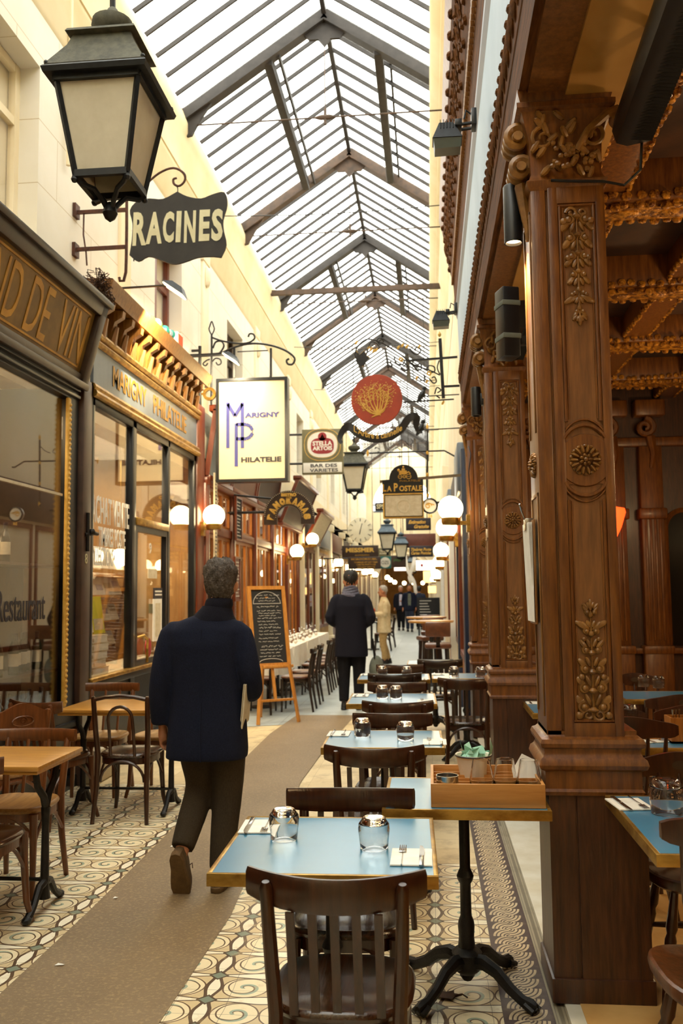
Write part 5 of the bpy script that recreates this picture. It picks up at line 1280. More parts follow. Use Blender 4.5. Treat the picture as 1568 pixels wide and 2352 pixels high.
# lit flood over the stamp shop
def lit_flood(px, py, Y, lab, arm_to):
    x, z = W(px, py, Y); t_ = thing('floodlight', lab, 'floodlight', (x, Y, z))
    rot = Matrix.Rotation(.62, 4, 'Y')
    b = MB(); b.rings([[(-.07, -.05, .06), (.05, -.05, .06), (.05, .05, .06), (-.07, .05, .06)], [(-.14, -.09, 0), (.12, -.09, 0), (.12, .09, 0), (-.14, .09, 0)]]); b.xf(rot); out_(b, 'housing', 'ironb', t_)
    b = MB(); b.box(-.125, .105, -.08, .08, -.012, -.001); b.xf(rot); out_(b, 'lens', 'flood', t_)
    b = MB(); b.tube([(-.05, 0, .06), (arm_to[0]-x, 0, .05), (arm_to[0]-x, 0, arm_to[1]-z)], .012, 6); out_(b, 'arm', 'iron', t_); return (x, Y, z)
l1 = lit_flood(403, 668, 8.4, 'lit floodlight on a long arm above the stamp shop cornice', (-3.14, 4.42))
spot((l1[0]-.06, l1[1], l1[2]-.05), tuple(Vector((-.56, .75, -.72)).to_track_quat('-Z', 'Y').to_euler()), 420, 2.0, .6, (1, .8, .48))
# ---- stamp dealer box sign with monogram, wrought bracket
Y = 11.5; c = W(580, 989, Y); k = Y/F
t_ = thing('hanging_sign', 'large cream box sign with a tall blue monogram, hung from a scrolled iron bracket', 'sign', (c[0], Y, c[1]))
x0, z0 = W(499, 1110, Y); x1, z1 = W(662, 868, Y); x0 -= c[0]; x1 -= c[0]; z0 -= c[1]; z1 -= c[1]
b = MB(); b.box(x0+.03, x1-.03, -.07, .07, z0+.03, z1-.03); out_(b, 'light_panel', 'panelc', t_)
b = MB(); frame_rect(b, -.085, .085, x0, x1, z0, z1, .04); b.xf(Matrix.Rotation(PI/2, 4, 'Z') @ Matrix.Diagonal((1, -1, 1, 1))); out_(b, 'box_frame', 'frameb', t_)
for s in (1, -1):
    b = MB(); d = -.0735
    P2 = lambda px, py: (W(px, py, Y)[0]-c[0], W(px, py, Y)[1]-c[1])
    def stroke(pts, w_):
        q = [P2(*p) for p in pts]
        for (a, e), (f, g) in zip(q[:-1], q[1:]): b.bar((a, d, e), (f, d, g), .004, w_)
    sw = 8*k
    for pts in ([(526, 927), (526, 1031)], [(559, 927), (559, 1031)], [(545, 975), (545, 1073)]):
        q = [P2(*p) for p in pts]; b.box(q[0][0]-sw/2, q[0][0]+sw/2, d-.002, d+.002, q[1][1], q[0][1])
    stroke([(526, 930), (542, 958), (559, 930)], sw)
    stroke([(545, 977), (568, 977), (577, 981), (582, 990), (582, 997), (577, 1005), (568, 1010), (545, 1010)], sw)
    if s < 0: b.xf(Matrix.Rotation(PI, 4, 'Z'))
    out_(b, 'monogram', 'indigo', t_)
    for tx, px, py, w_ in (('ARIGNY', 604, 955, 82), ('HILATELIE', 602, 1057, 95)):
        xx, zz = P2(px, py); text(tx, .1, 'indigo' if tx[0] == 'A' else 'ink', t_, (xx*s, d*s, zz), FR if s > 0 else BK, width=w_*k, h=12*k, off=.004)
t_ = thing('sign_bracket', 'black wrought iron bracket with scrolls and a flame finial over the cream box sign', 'bracket', (c[0], Y, c[1]))
b = MB(); PP = lambda pts, n=4: path(smooth_path(pts, n), Y, c)
b.tube(PP([(485, 930), (486, 800), (486, 770)], 1), .014, 6); b.tube(PP([(460, 990), (459, 870), (459, 795)], 1), .022, 6)
b.tube(PP([(486, 775), (510, 783), (545, 789), (570, 787), (584, 778), (582, 768), (573, 767), (570, 774)]), .012, 6)
b.tube(PP([(500, 815), (540, 797), (580, 789), (620, 793), (655, 805), (676, 822), (672, 836), (661, 836), (658, 828), (664, 824)]), .014, 6)
b.tube(PP([(489, 800), (495, 786), (508, 784), (514, 795), (505, 810), (496, 812)]), .012, 6); b.tube(PP([(486, 832), (495, 823), (506, 826), (507, 835), (500, 838), (496, 832)]), .010, 6)
b.tube(PP([(482, 825), (474, 828), (466, 836), (472, 840), (477, 834)]), .010, 6)
b.bar(*PP([(440, 806), (460, 805)], 1), .03); b.bar(*PP([(430, 817), (505, 813)], 1), .03, .03)
for px in (538, 622): b.bar(*PP([(px, 800), (px, 868)], 1), .028)
b.tube(PP([(545, 808), (615, 805)], 1), .008, 5)
out_(b, 'scrollwork', 'iron', t_)
b = MB(); b.tube(PP([(486, 770), (480, 757), (482, 748), (486, 738), (490, 748), (492, 757), (486, 770)], 3), .009, 6); out_(b, 'flame_finial', 'iron', t_)
b = MB(); q = PP([(481, 905), (482, 905)], 1)[0]; b.lathe([(.05, -.02), (.09, -.02), (.09, .02), (.05, .02), (.05, -.02)], q, 18, 'Y', cap=False); b.bar(*PP([(440, 905), (470, 905)], 1), .025); out_(b, 'ring', 'brass', t_)
l2_ = lit_flood(532, 825, 11.25, 'lit floodlight shining on the cream box sign', (-3.14, 4.75))
area('sign_flood_light', (l2_[0]-.02, 11.05, l2_[2]-.02), (.16, .1), 30, (1, .84, .55), (.5, .25, 0))
# ---- oval beer sign
Y = 16.0; c = W(741, 1038, Y); k = Y/F
t_ = thing('hanging_sign', 'olive square sign with a red and white oval beer badge and a white lower strip', 'sign', (c[0], Y, c[1]))
w_, h_ = 48*k, 53*k
b = MB(); b.box(-w_, w_, -.05, .05, -h_, h_, .008); out_(b, 'panel', 'olive', t_)
def ell(b, rx, rz, d, cz=0, n=28, p=1.0, cx=0): b.prism([(cx+rx*math.copysign(abs(math.cos(a))**p, math.cos(a)), cz+rz*math.copysign(abs(math.sin(a))**p, math.sin(a))) for a in [2*PI*j/n for j in range(n)]], d-.003, d)
zc = 16*k
for nm_, rx, rz, mm, d in (('gold_oval', 43, 38, 'gold', -.051), ('dark_ring', 41.5, 36.5, 'olive', -.053), ('inner_gold', 36, 31, 'gold', -.055), ('white_oval', 35, 30, 'whitep', -.057)):
    b = MB(); ell(b, rx*k, rz*k, d, zc, 32, .82); out_(b, nm_, mm, t_)
b = MB(); ell(b, 27*k, 19*k, -.059, 13*k, 28, .7); ell(b, 10*k, 10*k, -.059, 35*k); out_(b, 'red_cartouche', 'stellared', t_)
b = MB(); b.prism([(-7*k, 28*k), (0, 42*k), (7*k, 28*k), (3*k, 28*k), (0, 34*k), (-3*k, 28*k)], -.062, -.0605); out_(b, 'horn', 'whitep', t_)
text('STELLA', .2, 'whitep', t_, (0, -.061, 19*k), FR, width=46*k, h=11*k, off=.008); text('ARTOIS', .2, 'whitep', t_, (0, -.061, 7.5*k), FR, width=46*k, h=10*k, off=.008)
b = MB(); b.box(-w_+.02, w_-.02, -.056, -.045, -h_+.03, -h_+27*k, .004); out_(b, 'name_strip', 'whitep', t_)
text('BAR DES', .1, 'ink', t_, (3*k, -.058, -33*k), FR, width=62*k, h=8*k, off=.002); text('VARIETES', .1, 'ink', t_, (3*k, -.058, -44*k), FR, width=66*k, h=8*k, off=.002)
b = MB(); b.tube([(-w_-.7, 0, h_*.8), (-w_, 0, h_*.8)], .02, 6); b.tube([(-w_-.7, 0, -h_*.5), (-w_, 0, -h_*.5)], .02, 6); out_(b, 'mounting_arm', 'iron', t_)
# ---- arched bistro sign
Y = 13.0; c = W(664, 1185, Y); k = Y/F
t_ = thing('hanging_sign', 'brown arch-shaped bistro sign with orange letters curving along it', 'sign', (c[0], Y, c[1]))
ro, ri = 59*k, 28*k
op = [(ro, -20*k)]+[(ro*math.cos(PI*i/24), ro*math.sin(PI*i/24)) for i in range(25)]+[(-ro, -20*k), (-ri, -20*k)]+[(-ri*math.cos(PI*i/20), -4*k+ri*math.sin(PI*i/20)) for i in range(21)]+[(ri, -20*k)]
b = MB(); b.prism(op, -.03, .03); out_(b, 'board', 'brownsign', t_)
b = MB()
for i in range(41):
    a = PI*i/40; b.ball((57*k*math.cos(a), -.032, 57*k*math.sin(a)), .007, 5)
for i in range(23):
    a = PI*i/22; b.ball((31*k*math.cos(a), -.032, -3*k+31*k*math.sin(a)), .006, 5)
out_(b, 'stud_border', 'label', t_)
for i, ch_ in enumerate('PANORAMAS'):
    a = PI*(.965-.93*i/8); r_ = 43*k
    o = text(ch_, .1, 'gold', t_, (r_*math.cos(a), -.034, -7*k+r_*math.sin(a)), FR, width=13*k, h=17*k, off=.012); o.rotation_euler = Euler((PI/2, 0, 0)).to_matrix().to_4x4().to_euler(); o.matrix_local = Matrix.Translation(o.location) @ Matrix.Rotation(-(a-PI/2), 4, 'Y') @ Euler(FR).to_matrix().to_4x4()
text('BISTRO', .1, 'gold', t_, (0, -.034, 49*k), FR, width=36*k, h=8*k, off=.008); text('DES', .1, 'gold', t_, (0, -.034, 42*k), FR, width=13*k, h=4.5*k, off=.004)
text('RESTAURANT', .1, 'brass', t_, (0, -.034, 25*k+3*k), FR, width=24*k, h=4*k)
b = MB(); b.tube([(-ro, 0, 10*k), (XF-c[0], 0, 10*k)], .02, 6); b.tube([(-ro*.7, 0, ro*.7), (XF-c[0], 0, ro*.9)], .015, 6); out_(b, 'mounting_arm', 'iron', t_)
# ---- round red sign with a golden tree, ribbon and gilded bracket
Y = 9.6; c = W(865, 918, Y); k = Y/F
t_ = thing('hanging_sign', 'round rust-red sign with a golden tree over a curling black ribbon', 'sign', (c[0], Y, c[1]))
b = MB(); b.lathe([(0, -.016), (59*k, -.016), (60*k, 0), (59*k, .016), (0, .016)], n=48, axis='Y'); out_(b, 'disc', 'redsign', t_)
b = MB(); r = random.Random(4); T0 = Vector((2*k, -.018, -37*k))
tips = []
for (tx, tz, th) in ((-38, 2, .008), (-30, 14, .007), (-19, 20, .008), (-8, 24, .007), (1, 20, .008), (10, 26, .007), (18, 16, .008), (29, 21, .008), (24, -2, .006), (-24, -12, .006)):
    E_ = Vector((tx*k, -.018, tz*k)); dv = E_-T0; sd = Vector((-dv.z, 0, dv.x)).normalized()
    q = [T0.lerp(E_, f)+sd*(.05*abs(tx)/40*math.copysign(1, tx)*-math.sin(PI*f)+r.uniform(-.006, .006)) for f in [j/7 for j in range(8)]]
    b.tube([tuple(v) for v in q], [th*1.25, th*.45], 6)
    for j in (4, 5, 6, 7):
        for s in (-1, 1):
            e_ = q[j]+sd*s*r.uniform(3, 7)*k+dv.normalized()*r.uniform(4, 9)*k; b.tube([tuple(q[j]), tuple(q[j].lerp(e_, .5)), tuple(e_)], [.0042, .0025], 5); tips.append(e_)
b.tube([(2*k, -.018, -33*k), (0, -.018, -37*k), (-12*k, -.018, -42*k)], [.014, .005], 6); b.tube([(2*k, -.018, -34*k), (9*k, -.018, -38*k)], [.013, .006], 6)
out_(b, 'tree', 'gold', t_)
b = MB()
for e_ in tips:
    for j in range(5): b.ball((e_.x*1.08+r.uniform(-6, 6)*k, -.017, e_.z+r.uniform(-3, 12)*k), r.uniform(.003, .0055), 4, (1.3, .4, 1))
out_(b, 'foliage', 'gold', t_)
b = MB(); n = 40; rs = []
spine = smooth_path([(785, 1018), (779, 1008), (786, 990), (797, 980), (808, 984), (822, 996), (846, 1006), (872, 1008), (900, 1000), (922, 984), (935, 965), (948, 957), (956, 962), (955, 978), (960, 990), (970, 993)], 4)
wd = [(.4+.6*min(1, i/12))*9*k if i < 12 else (9*k if i < len(spine)-12 else 9*k*max(.25, (len(spine)-1-i)/12)) for i in range(len(spine))]
for i, (px, py) in enumerate(spine):
    x, z = W(px, py, Y); a = spine[max(0, i-1)]; d = spine[min(len(spine)-1, i+1)]; tx, tz = d[0]-a[0], -(d[1]-a[1]); L = math.hypot(tx, tz); nx, nz = -tz/L, tx/L
    x -= c[0]; z -= c[1]; w2 = wd[i]; yy = .02*math.sin(i*.25)
    rs.append([(x+nx*w2, yy-.006, z+nz*w2), (x-nx*w2, yy-.006, z-nz*w2), (x-nx*w2, yy+.006, z-nz*w2), (x+nx*w2, yy+.006, z+nz*w2)])
b.rings(rs); out_(b, 'ribbon', 'ribbon', t_)
cu = lambda u_, v_: (u_, v_+.115*(u_/.30)**2)
text("L'Arbre à cannelle", .1, 'gold', t_, (2*k, -.03, -86*k), FR, width=112*k, h=15*k, off=.002, curve=cu)
b = MB()
for (p, q) in (((828, 835), (833, 868)), ((843, 840), (850, 862)), ((900, 968), (901, 985)), ((818, 968), (818, 985))): b.tube(path([p, q], Y, c), .004, 5)
out_(b, 'hanging_chain', 'iron', t_)
t_ = thing('sign_bracket', 'black scrolled iron bracket with gilded flowers holding the round red sign', 'bracket', (c[0], Y, c[1]))
PP = lambda pts, n=4: path(smooth_path(pts, n), Y, c)
b = MB(); b.bar(*PP([(1010, 778), (1018, 915)], 1), .035); b.bar(*PP([(935, 829), (1050, 820)], 1), .022); b.bar(*PP([(1016, 888), (1055, 886)], 1), .022); b.bar(*PP([(925, 924), (1042, 917)], 1), .014); out_(b, 'post', 'iron', t_)
b = MB()
for pts in ([(1010, 862), (985, 850), (950, 838), (920, 815), (890, 795), (862, 782), (840, 780), (822, 795), (815, 815), (824, 832)], [(838, 828), (845, 800), (852, 785), (866, 790), (872, 800)], [(940, 800), (950, 812), (962, 812), (966, 802), (956, 798), (952, 806)],
            [(905, 818), (908, 832), (918, 838), (928, 834), (926, 826), (919, 828)], [(920, 845), (930, 852), (938, 846), (932, 838), (925, 842)], [(945, 835), (958, 850), (968, 846), (965, 836), (957, 838)], [(978, 850), (984, 840), (996, 842), (998, 852), (990, 856)], [(985, 870), (995, 880), (1002, 876), (998, 866), (991, 868)], [(960, 865), (968, 874), (976, 870), (972, 860)],
            [(1008, 828), (1004, 845), (1010, 860)], [(888, 823), (890, 838), (900, 842), (896, 830)], [(998, 905), (1003, 890), (1012, 896), (1004, 902)], [(864, 782), (872, 776), (880, 784), (872, 790), (868, 784)], [(1000, 908), (1006, 912), (1010, 915)]): b.tube(PP(pts), .008, 5)
out_(b, 'scrollwork', 'iron', t_)
b = MB()
for px, py in ((921, 826), (985, 858)):
    x, _, z = PP([(px, py), (px+1, py)], 1)[0]
    for i in range(7): b.ball((x+.018*math.cos(i*.9), -.006, z+.018*math.sin(i*.9)), .012, 6)
for px, py in ((924, 793), (915, 798), (934, 796), (852, 802), (858, 806), (846, 799), (864, 804), (962, 797), (957, 868), (980, 876), (818, 787), (1017, 925)):
    x, _, z = PP([(px, py), (px+1, py)], 1)[0]; b.ball((x, 0, z), .016, 6, (1, .5, 1.7), (0, .5, 0))
x, _, z = PP([(1009, 770), (1010, 770)], 1)[0]; b.lathe([(0, -.02), (.016, -.01), (.02, .012), (.01, .03), (0, .05)], (x, 0, z), 10); out_(b, 'gilded_flower', 'gold', t_)
b = MB(); b.prism(outline([(818, 808), (826, 815), (836, 806), (842, 818), (848, 822), (841, 830), (836, 840), (828, 842), (818, 832)], Y, c), -.01, .01); out_(b, 'crest', 'iron', t_)
b = MB(); b.tube(PP([(818, 806), (825, 816), (836, 805), (842, 818), (850, 822)], 1), .005, 5); b.tube(PP([(818, 825), (828, 820), (838, 828), (834, 841), (824, 836)], 3), .006, 5); out_(b, 'crest_gilding', 'gold', t_)
# ---- stamp sign, gold on black
Y = 10.5; c = W(925, 1130, Y); k = Y/F
t_ = thing('hanging_sign', 'black and gold stamp shop sign with an arched top and a pale stamp panel', 'sign', (c[0], Y, c[1]))
b = MB(); b.box(-47*k, 47*k, -.03, .03, -2*k, 28*k); b.prism(arch(2*k, 33*k, 27*k, 30*k, 16), -.025, .025); out_(b, 'header_board', 'frameb', t_)
b = MB(); b.box(-46*k, 47*k, -.04, .04, -61*k, -2*k, .006); out_(b, 'panel_frame', 'gold', t_)
b = MB(); b.box(-41*k, 43*k, -.044, -.03, -56*k, -9*k); out_(b, 'stamp_panel', 'label', t_)
b = MB(); frame_rect(b, .043, .047, -42.5*k, 44.5*k, -58*k, -7*k, 1.6*k); b.xf(Matrix.Rotation(-PI/2, 4, 'Z')); b.box(-47*k, 47*k, -.043, -.03, -3.5*k, -1.5*k); out_(b, 'black_line', 'frameb', t_)
b = MB()
for rr_ in (15, 13): b.tube([(1*k+rr_*k*math.cos(a), -.045, -33*k+rr_*1.05*k*math.sin(a)) for a in [2*PI*j/24 for j in range(24)]], .003, 5, loop=True)
frame_rect(b, .0445, .046, -33*k, 35*k, -51*k, -14*k, .8*k); out_(b, 'stamp_print', 'clockf', t_)
text('PHILATELIE', .1, 'goldl', t_, (17*k, -.033, 25*k), FR, width=48*k, h=4*k)
for tx, px, w_, h_ in (('L', -42, 8, 17), ('A', -31, 11, 13), ('P', -16, 9, 19), ('OSTALE', 18, 52, 13)): text(tx, .1, 'gold', t_, (px*k, -.033, (7.5+(h_-13)/2)*k), FR, width=w_*k, h=h_*k, off=.003)
b = MB()
for px, r_ in ((-6, 5), (4, 4), (14, 6)): b.lathe([(r_*k-.006, -.004), (r_*k, -.004), (r_*k, .002), (r_*k-.006, .002)], (px*k, -.028, 35*k), 14, 'Y', cap=False); b.bar((px*k-r_*k, -.03, 35*k), (px*k+r_*k, -.03, 35*k), .004)
b.box(-8*k, 10*k, -.033, -.026, 40*k, 49*k, .004); b.box(-2*k, 6*k, -.033, -.026, 49*k, 54*k, .004); b.ball((-9*k, -.03, 50*k), .018, 6); b.ball((2*k, -.03, 57*k), .014, 6); b.tube([(8*k, -.03, 42*k), (14*k, -.03, 46*k), (18*k, -.03, 41*k)], .008, 5); out_(b, 'mail_coach_emblem', 'gold', t_)
xr, zr2 = W(1064, 1091, Y); b = MB(); b.bar((-53*k, 0, 25*k), (xr-c[0], 0, zr2-c[1]), .03); b.box(xr-c[0]-.02, xr-c[0]+.02, -.03, .03, zr2-c[1]-.12, zr2-c[1]+.15); out_(b, 'mounting_arm', 'pole', t_)
# ---- farther signs
def flat_sign(px0, py0, px1, py1, Y, m, lab, lines=(), tm='gold', shape=None, wallside=None, hang=False):
    c = W((px0+px1)/2, (py0+py1)/2, Y); k = Y/F; w_, h_ = (px1-px0)/2*k, (py1-py0)/2*k
    t_ = thing('hanging_sign', lab, 'sign', (c[0], Y, c[1])); b = MB()
    if shape == 'round': b.lathe([(0, -.03), (w_*.94, -.03), (w_, -.02), (w_, .03), (0, .03)], n=32, axis='Y')
    else: b.box(-w_, w_, -.035, .035, -h_, h_, .008)
    out_(b, 'board', m, t_)
    for (tx, dx, dz, tw, th, mm, sh) in lines: text(tx, .1, mm or tm, t_, (dx*w_, -.038, dz*h_), FR, width=tw*2*w_, h=th*2*h_, off=.004, shear=sh)
    b = MB()
    if hang: 
        for s in (-1, 1): b.tube([(s*w_*.7, 0, h_), (s*w_*.7, 0, 7.67-c[1])], .008, 5)
    else:
        xw = (XF if c[0] < -1.1 else .42); b.tube([(0, 0, h_*.8 if shape != 'round' else 0), (xw-c[0], 0, h_*.8 if shape != 'round' else 0)], .018, 6)
    out_(b, 'mounting_arm', 'iron', t_); return t_
flat_sign(785, 1253, 869, 1281, 25.8, 'brownsign', 'dark brown sign board with one bold gold surname, over the man with the scarf', [('MESSMER', 0, .25, .78, .36, None, 0), ('ANTIQUITES', .1, -.62, .4, .12, 'brass', 0)], hang=True)
flat_sign(799, 1279, 874, 1307, 24.6, 'brownsign', 'second brown sign board with small tan lines, just under the gold surname board', [('MONTORGUEIL', .0, .62, .8, .16, 'brass', 0), ('TIMBRES ET LETTRES', .1, .1, .72, .13, 'brass', 0), ('CARTES POSTALES', .1, -.28, .6, .13, 'brass', 0), ('ACHAT VENTE', .1, -.7, .55, .13, 'brass', 0)])
t_ = flat_sign(798, 1188, 857, 1247, 27, 'clockf', 'round pale clock face sign with thin hands', (), shape='round'); t_['category'] = 'clock'; t_.name = 'clock_sign'
b = MB(); kk = 27/F
for i in range(12):
    a = i*PI/6; b.bar((20*kk*math.sin(a), -.036, 20*kk*math.cos(a)), (27*kk*math.sin(a), -.036, 27*kk*math.cos(a)), .02, .01)
b.bar((0, -.04, 0), (-2*kk, -.04, -10*kk), .02); b.bar((0, -.04, 0), (4*kk, -.04, 15*kk), .015); out_(b, 'clock_hands', 'ink', t_)
flat_sign(868, 1259, 897, 1278, 29, 'olive', 'small olive sign right of the gold surname board', [('TIMBRES', 0, .3, .75, .22, 'label', 0), ('MONNAIES', 0, -.3, .75, .22, 'label', 0)])
t_ = flat_sign(871, 1278, 898, 1306, 29.5, 'teal', 'small teal sign with a white disc', (), hang=True)
b = MB(); kk = 29.5/F; b.lathe([(0, -.04), (12*kk, -.04), (12*kk, -.03), (0, -.03)], n=24, axis='Y'); out_(b, 'white_disc', 'whitep', t_); text('OZE', .1, 'grey', t_, (0, -.043, 0), FR, width=17*kk, h=8*kk)
flat_sign(896, 1276, 932, 1303, 33.2, 'brownsign', 'dark green and brown picture sign beside the teal one', [('~', -.1, .2, .5, .3, 'plant', 0)], hang=True)
flat_sign(861, 1155, 884, 1173, 14.5, 'ink', 'small black sign with cream letters half hidden behind the stamp sign', [('SPS', .1, 0, .8, .62, 'cletter', 0)])
t_ = flat_sign(970, 1133, 1004, 1192, 12.5, 'whitep', 'round white enamel sign with dark rim and gold number, right of the stamp sign', [('34', .0, -.78, .3, .14, 'gold', 0)], shape='round')
b = MB(); kk = 12.5/F; b.tube([(16.5*kk*math.cos(a), -.03, 16.5*kk*math.sin(a)) for a in [2*PI*j/28 for j in range(28)]], .014, 6, loop=True); out_(b, 'rim', 'frameb', t_)
b = MB(); b.tube(spiral((-4*kk, 0), 8*kk, 2*kk, 0, 1.3, 16, 'XZ', -.036), .006, 5); b.tube([(-8*kk, -.036, 2*kk), (0, -.036, 5*kk), (10*kk, -.036, 2*kk)], .008, 5); out_(b, 'flourish', 'gold', t_)
flat_sign(932, 1190, 989, 1218, 18.4, 'ink', 'black sign with gold script hanging under the stamp sign', [('Estimation', -.1, .35, .7, .3, None, .4), ('Gratuite', .25, -.4, .6, .3, None, .4)], hang=True)
flat_sign(912, 1226, 1000, 1258, 33.2, 'maroon', 'wide maroon panel sign across the passage in the distance', hang=True)
flat_sign(940, 1254, 994, 1279, 24, 'ink', 'black sign with two lines of gold script, right of the lanterns', [('Timbres Poste', 0, .35, .85, .28, None, .3), ('Cartes Postales', 0, -.3, .85, .28, None, .3)])
flat_sign(955, 1287, 1000, 1310, 36, 'whitesign', 'glowing white shop sign with a red dot in the distance', [('•', -.4, 0, .12, .3, 'red', 0)])
flat_sign(905, 1301, 950, 1311, 40.6, 'whitesign', 'low glowing white strip sign across the far passage', hang=True)
flat_sign(972, 1312, 1008, 1338, 42, 'warmsign', 'glowing amber sign panel at the far right', ())
flat_sign(983, 1346, 1010, 1362, 43, 'warmsign', 'second glowing amber sign panel, just below the first', ())
t_ = thing('menu_board', 'black menu board standing at the far right of the passage', 'menu board', (.1, 26, .002))
b = MB(); b.box(-.45, .2, -.03, .03, .75, 1.35); b.box(-.43, -.38, -.03, .03, 0, .75); b.box(.12, .17, -.03, .03, 0, .75); out_(b, 'board', 'chalk', t_)
b = MB(); 
for i in range(6): b.box(-.38, -.38+.4*R.uniform(.4, 1), -.034, -.031, .85+i*.08, .87+i*.08)
out_(b, 'handwriting', 'chalkw', t_)
# two iron birds on rods
for i, (px, py, l_) in enumerate(((970, 905, 'upper iron bird perched on a rod right of the round red sign'), (967, 982, 'lower iron bird perched on a rod right of the ribbon'))):
    x, z = W(px, py, 11.0); t_ = thing('iron_bird', l_, 'ornament', (x, 11.0, z))
    b = MB(); b.tube([(-.06, 0, -.1), (-.03, 0, -.04), (0, 0, .0), (.02, 0, .05)], [.01, .035, .04, .02], 8); b.ball((.025, 0, .07), .03, 8); b.tube([(.04, 0, .075), (.075, 0, .065)], [.01, .002], 6); out_(b, 'body', 'ironb', t_)
    b = MB(); b.tube([(.0, 0, -.03), (.42-x, 0, -.02)], .008, 5); out_(b, 'perch_rod', 'iron', t_)
# pale gilded second bracket and white streamers beyond
Y = 13.2; c = W(980, 1040, Y); PP = lambda pts, n=4: path(smooth_path(pts, n), Y, c)
t_ = thing('sign_bracket', 'slim black rod bracket with gold star joints above the stamp sign', 'bracket', (c[0], Y, c[1]))
b = MB(); b.tube(PP([(842, 1041), (1020, 1035), (1044, 1048)], 1), .012, 6); b.tube(PP([(981, 985), (981, 1145)], 1), .014, 6)
for pts in ([(930, 1012), (938, 1022), (948, 1016), (944, 1008)], [(955, 1018), (968, 1012), (978, 1002)], [(858, 1035), (864, 1028), (872, 1034), (866, 1038)], [(900, 1034), (910, 1028), (920, 1034)]): b.tube(PP(pts), .006, 5)
b.tube(PP([(1044, 1048), (1060, 1046)], 1), .012, 6); out_(b, 'rod', 'iron', t_)
b = MB()
for px, py in ((981, 1040), (981, 1090), (981, 980), (844, 1041), (982, 1138)):
    x, _, z = PP([(px, py), (px+1, py)], 1)[0]; b.lathe([(0, -.06), (.012, -.03), (.022, 0), (.012, .03), (0, .06)], (x, 0, z), 8)
out_(b, 'gold_joint', 'gold', t_)
for i, (pts, Yy, l_) in enumerate((([(930, 1275), (936, 1310), (950, 1335), (955, 1365)], 36.9, 'long white paper streamer hanging across the far passage'), ([(952, 1278), (948, 1300), (940, 1325), (945, 1340)], 36.95, 'shorter white paper streamer hanging beside the long one'))):
    c = W(*pts[0], Yy); q = path(smooth_path(pts, 4), Yy, c); b = MB(); b.rings([[(x-.07, .02*math.sin(j), z), (x+.07, .03*math.cos(j), z)] for j, (x, y, z) in enumerate(q)], closed=False); b.tube([(0, 0, 0), (0, 0, 7.66-c[1])], .005, 4)
    out_(b, 'streamer', 'paper', loc=(c[0], Yy, c[1]), label=l_, cat='streamer')
# ---- menu easel
t_ = thing('menu_easel', 'yellow wooden easel with a tall chalk menu board, right of the walking man', 'easel', (-1.86, 10.75, .004), .55)
lean = Matrix.Rotation(-.20, 4, 'X')
b = MB(); b.box(-.21, .21, -.012, .0, .70, 1.62); b.xf(lean); out_(b, 'chalkboard', 'chalk', t_)
b = MB(); frame_rect(b, -.004, .03, -.25, .25, .66, 1.66, .045); b.xf(Matrix.Rotation(-PI/2, 4, 'Z')); b.box(-.27, .27, -.06, .02, .64, .675, .006); b.xf(lean); out_(b, 'board_frame', 'easel', t_)
for s in (-1, 1):
    b = MB(); b.bar((s*.18, 0.0, .68), (s*.26, -.1, 0), .04, .028); b.xf(lean) if 0 else None; out_(b, 'leg', 'easel', t_)
b = MB(); b.bar((0, .30, 1.5), (0, .52, 0), .04, .028); out_(b, 'leg', 'easel', t_)
b = MB(); b.bar((-.22, -.06, .27), (.22, -.06, .27), .045, .025); b.bar((0, .0, .27), (0, .12, .68), .035, .025); out_(b, 'crossbar', 'easel', t_)
b = MB()
for j, zz in enumerate((1.545, 1.51, 1.475, 1.40, 1.35, 1.32, 1.29, 1.26, 1.22, 1.18, 1.14, 1.10, 1.06, 1.01, .97, .91, .87, .83, .79)):
    r = random.Random(j); scribble(b, -.15+r.uniform(0, .04), .17-r.uniform(0, .06), zz, -.015, .013 if j not in (3, 10, 15) else .024, j)
b.tube([(.18*math.cos(PI*i/14), -.015, 1.44+.15*math.sin(PI*i/14)) for i in range(15)], .003, 4); b.tube([(-.18, -.015, 1.44), (.18, -.015, 1.44)], .003, 4)
b.tube([(.15*math.cos(PI*i/14), -.015, .72+.04*math.sin(PI*i/14)) for i in range(15)], .003, 4)
b.xf(lean); out_(b, 'chalk_handwriting', 'chalkw', t_)

# ================================================================== TABLEWARE
def G(px, py, z):
    d = Rm @ Vector((px-784, 1176-py, -F)); k = (z-CH)/d.z
    return (d.x*k, d.y*k, z)
ZT_ = .7562
def tumbler(loc, lab, sc=1, group=None):
    t_ = thing('tumbler', lab, 'glass', loc, 0, group); t_.scale = (sc,)*3
    b = MB(); b.lathe([(.001, .080), (.030, .080), (.043, .074), (.0475, .060), (.0445, .03), (.0425, .001), (.0432, 0), (.044, .001), (.0465, .03), (.050, .060), (.048, .076), (.040, .086), (.036, .094), (.030, .0975), (.001, .098)], n=32)
    out_(b, 'glass_body', 'glass', t_)
    return t_
m, t, bb = newmat('thick_glass'); M['glassbase'] = m
bb.inputs['Base Color'].default_value = (.9, .93, .95, 1); bb.inputs['Roughness'].default_value = .03; bb.inputs['Transmission Weight'].default_value = 1; bb.inputs['IOR'].default_value = 1.45
tg0 = tumbler(G(652, 1926, ZT_), 'upturned tumbler on the nearest blue table, left one')
def tg(px, py, lab, z=ZT_, sc=None): return dup(tg0, G(px, py, z), R.uniform(0, 6), lab, scale=sc)
tg(859, 1948, 'upturned tumbler on the nearest blue table, right one')
for tn, l in (('second', ((832, 1690), (931, 1699))), ('third', ((878, 1604), (909, 1605))), ('fourth', ((878, 1554), (934, 1555)))):
    for (px, py), s in zip(l, ('left', 'right')): tg(px, py, '%s upturned tumbler on the %s blue table in the row' % (s, tn))
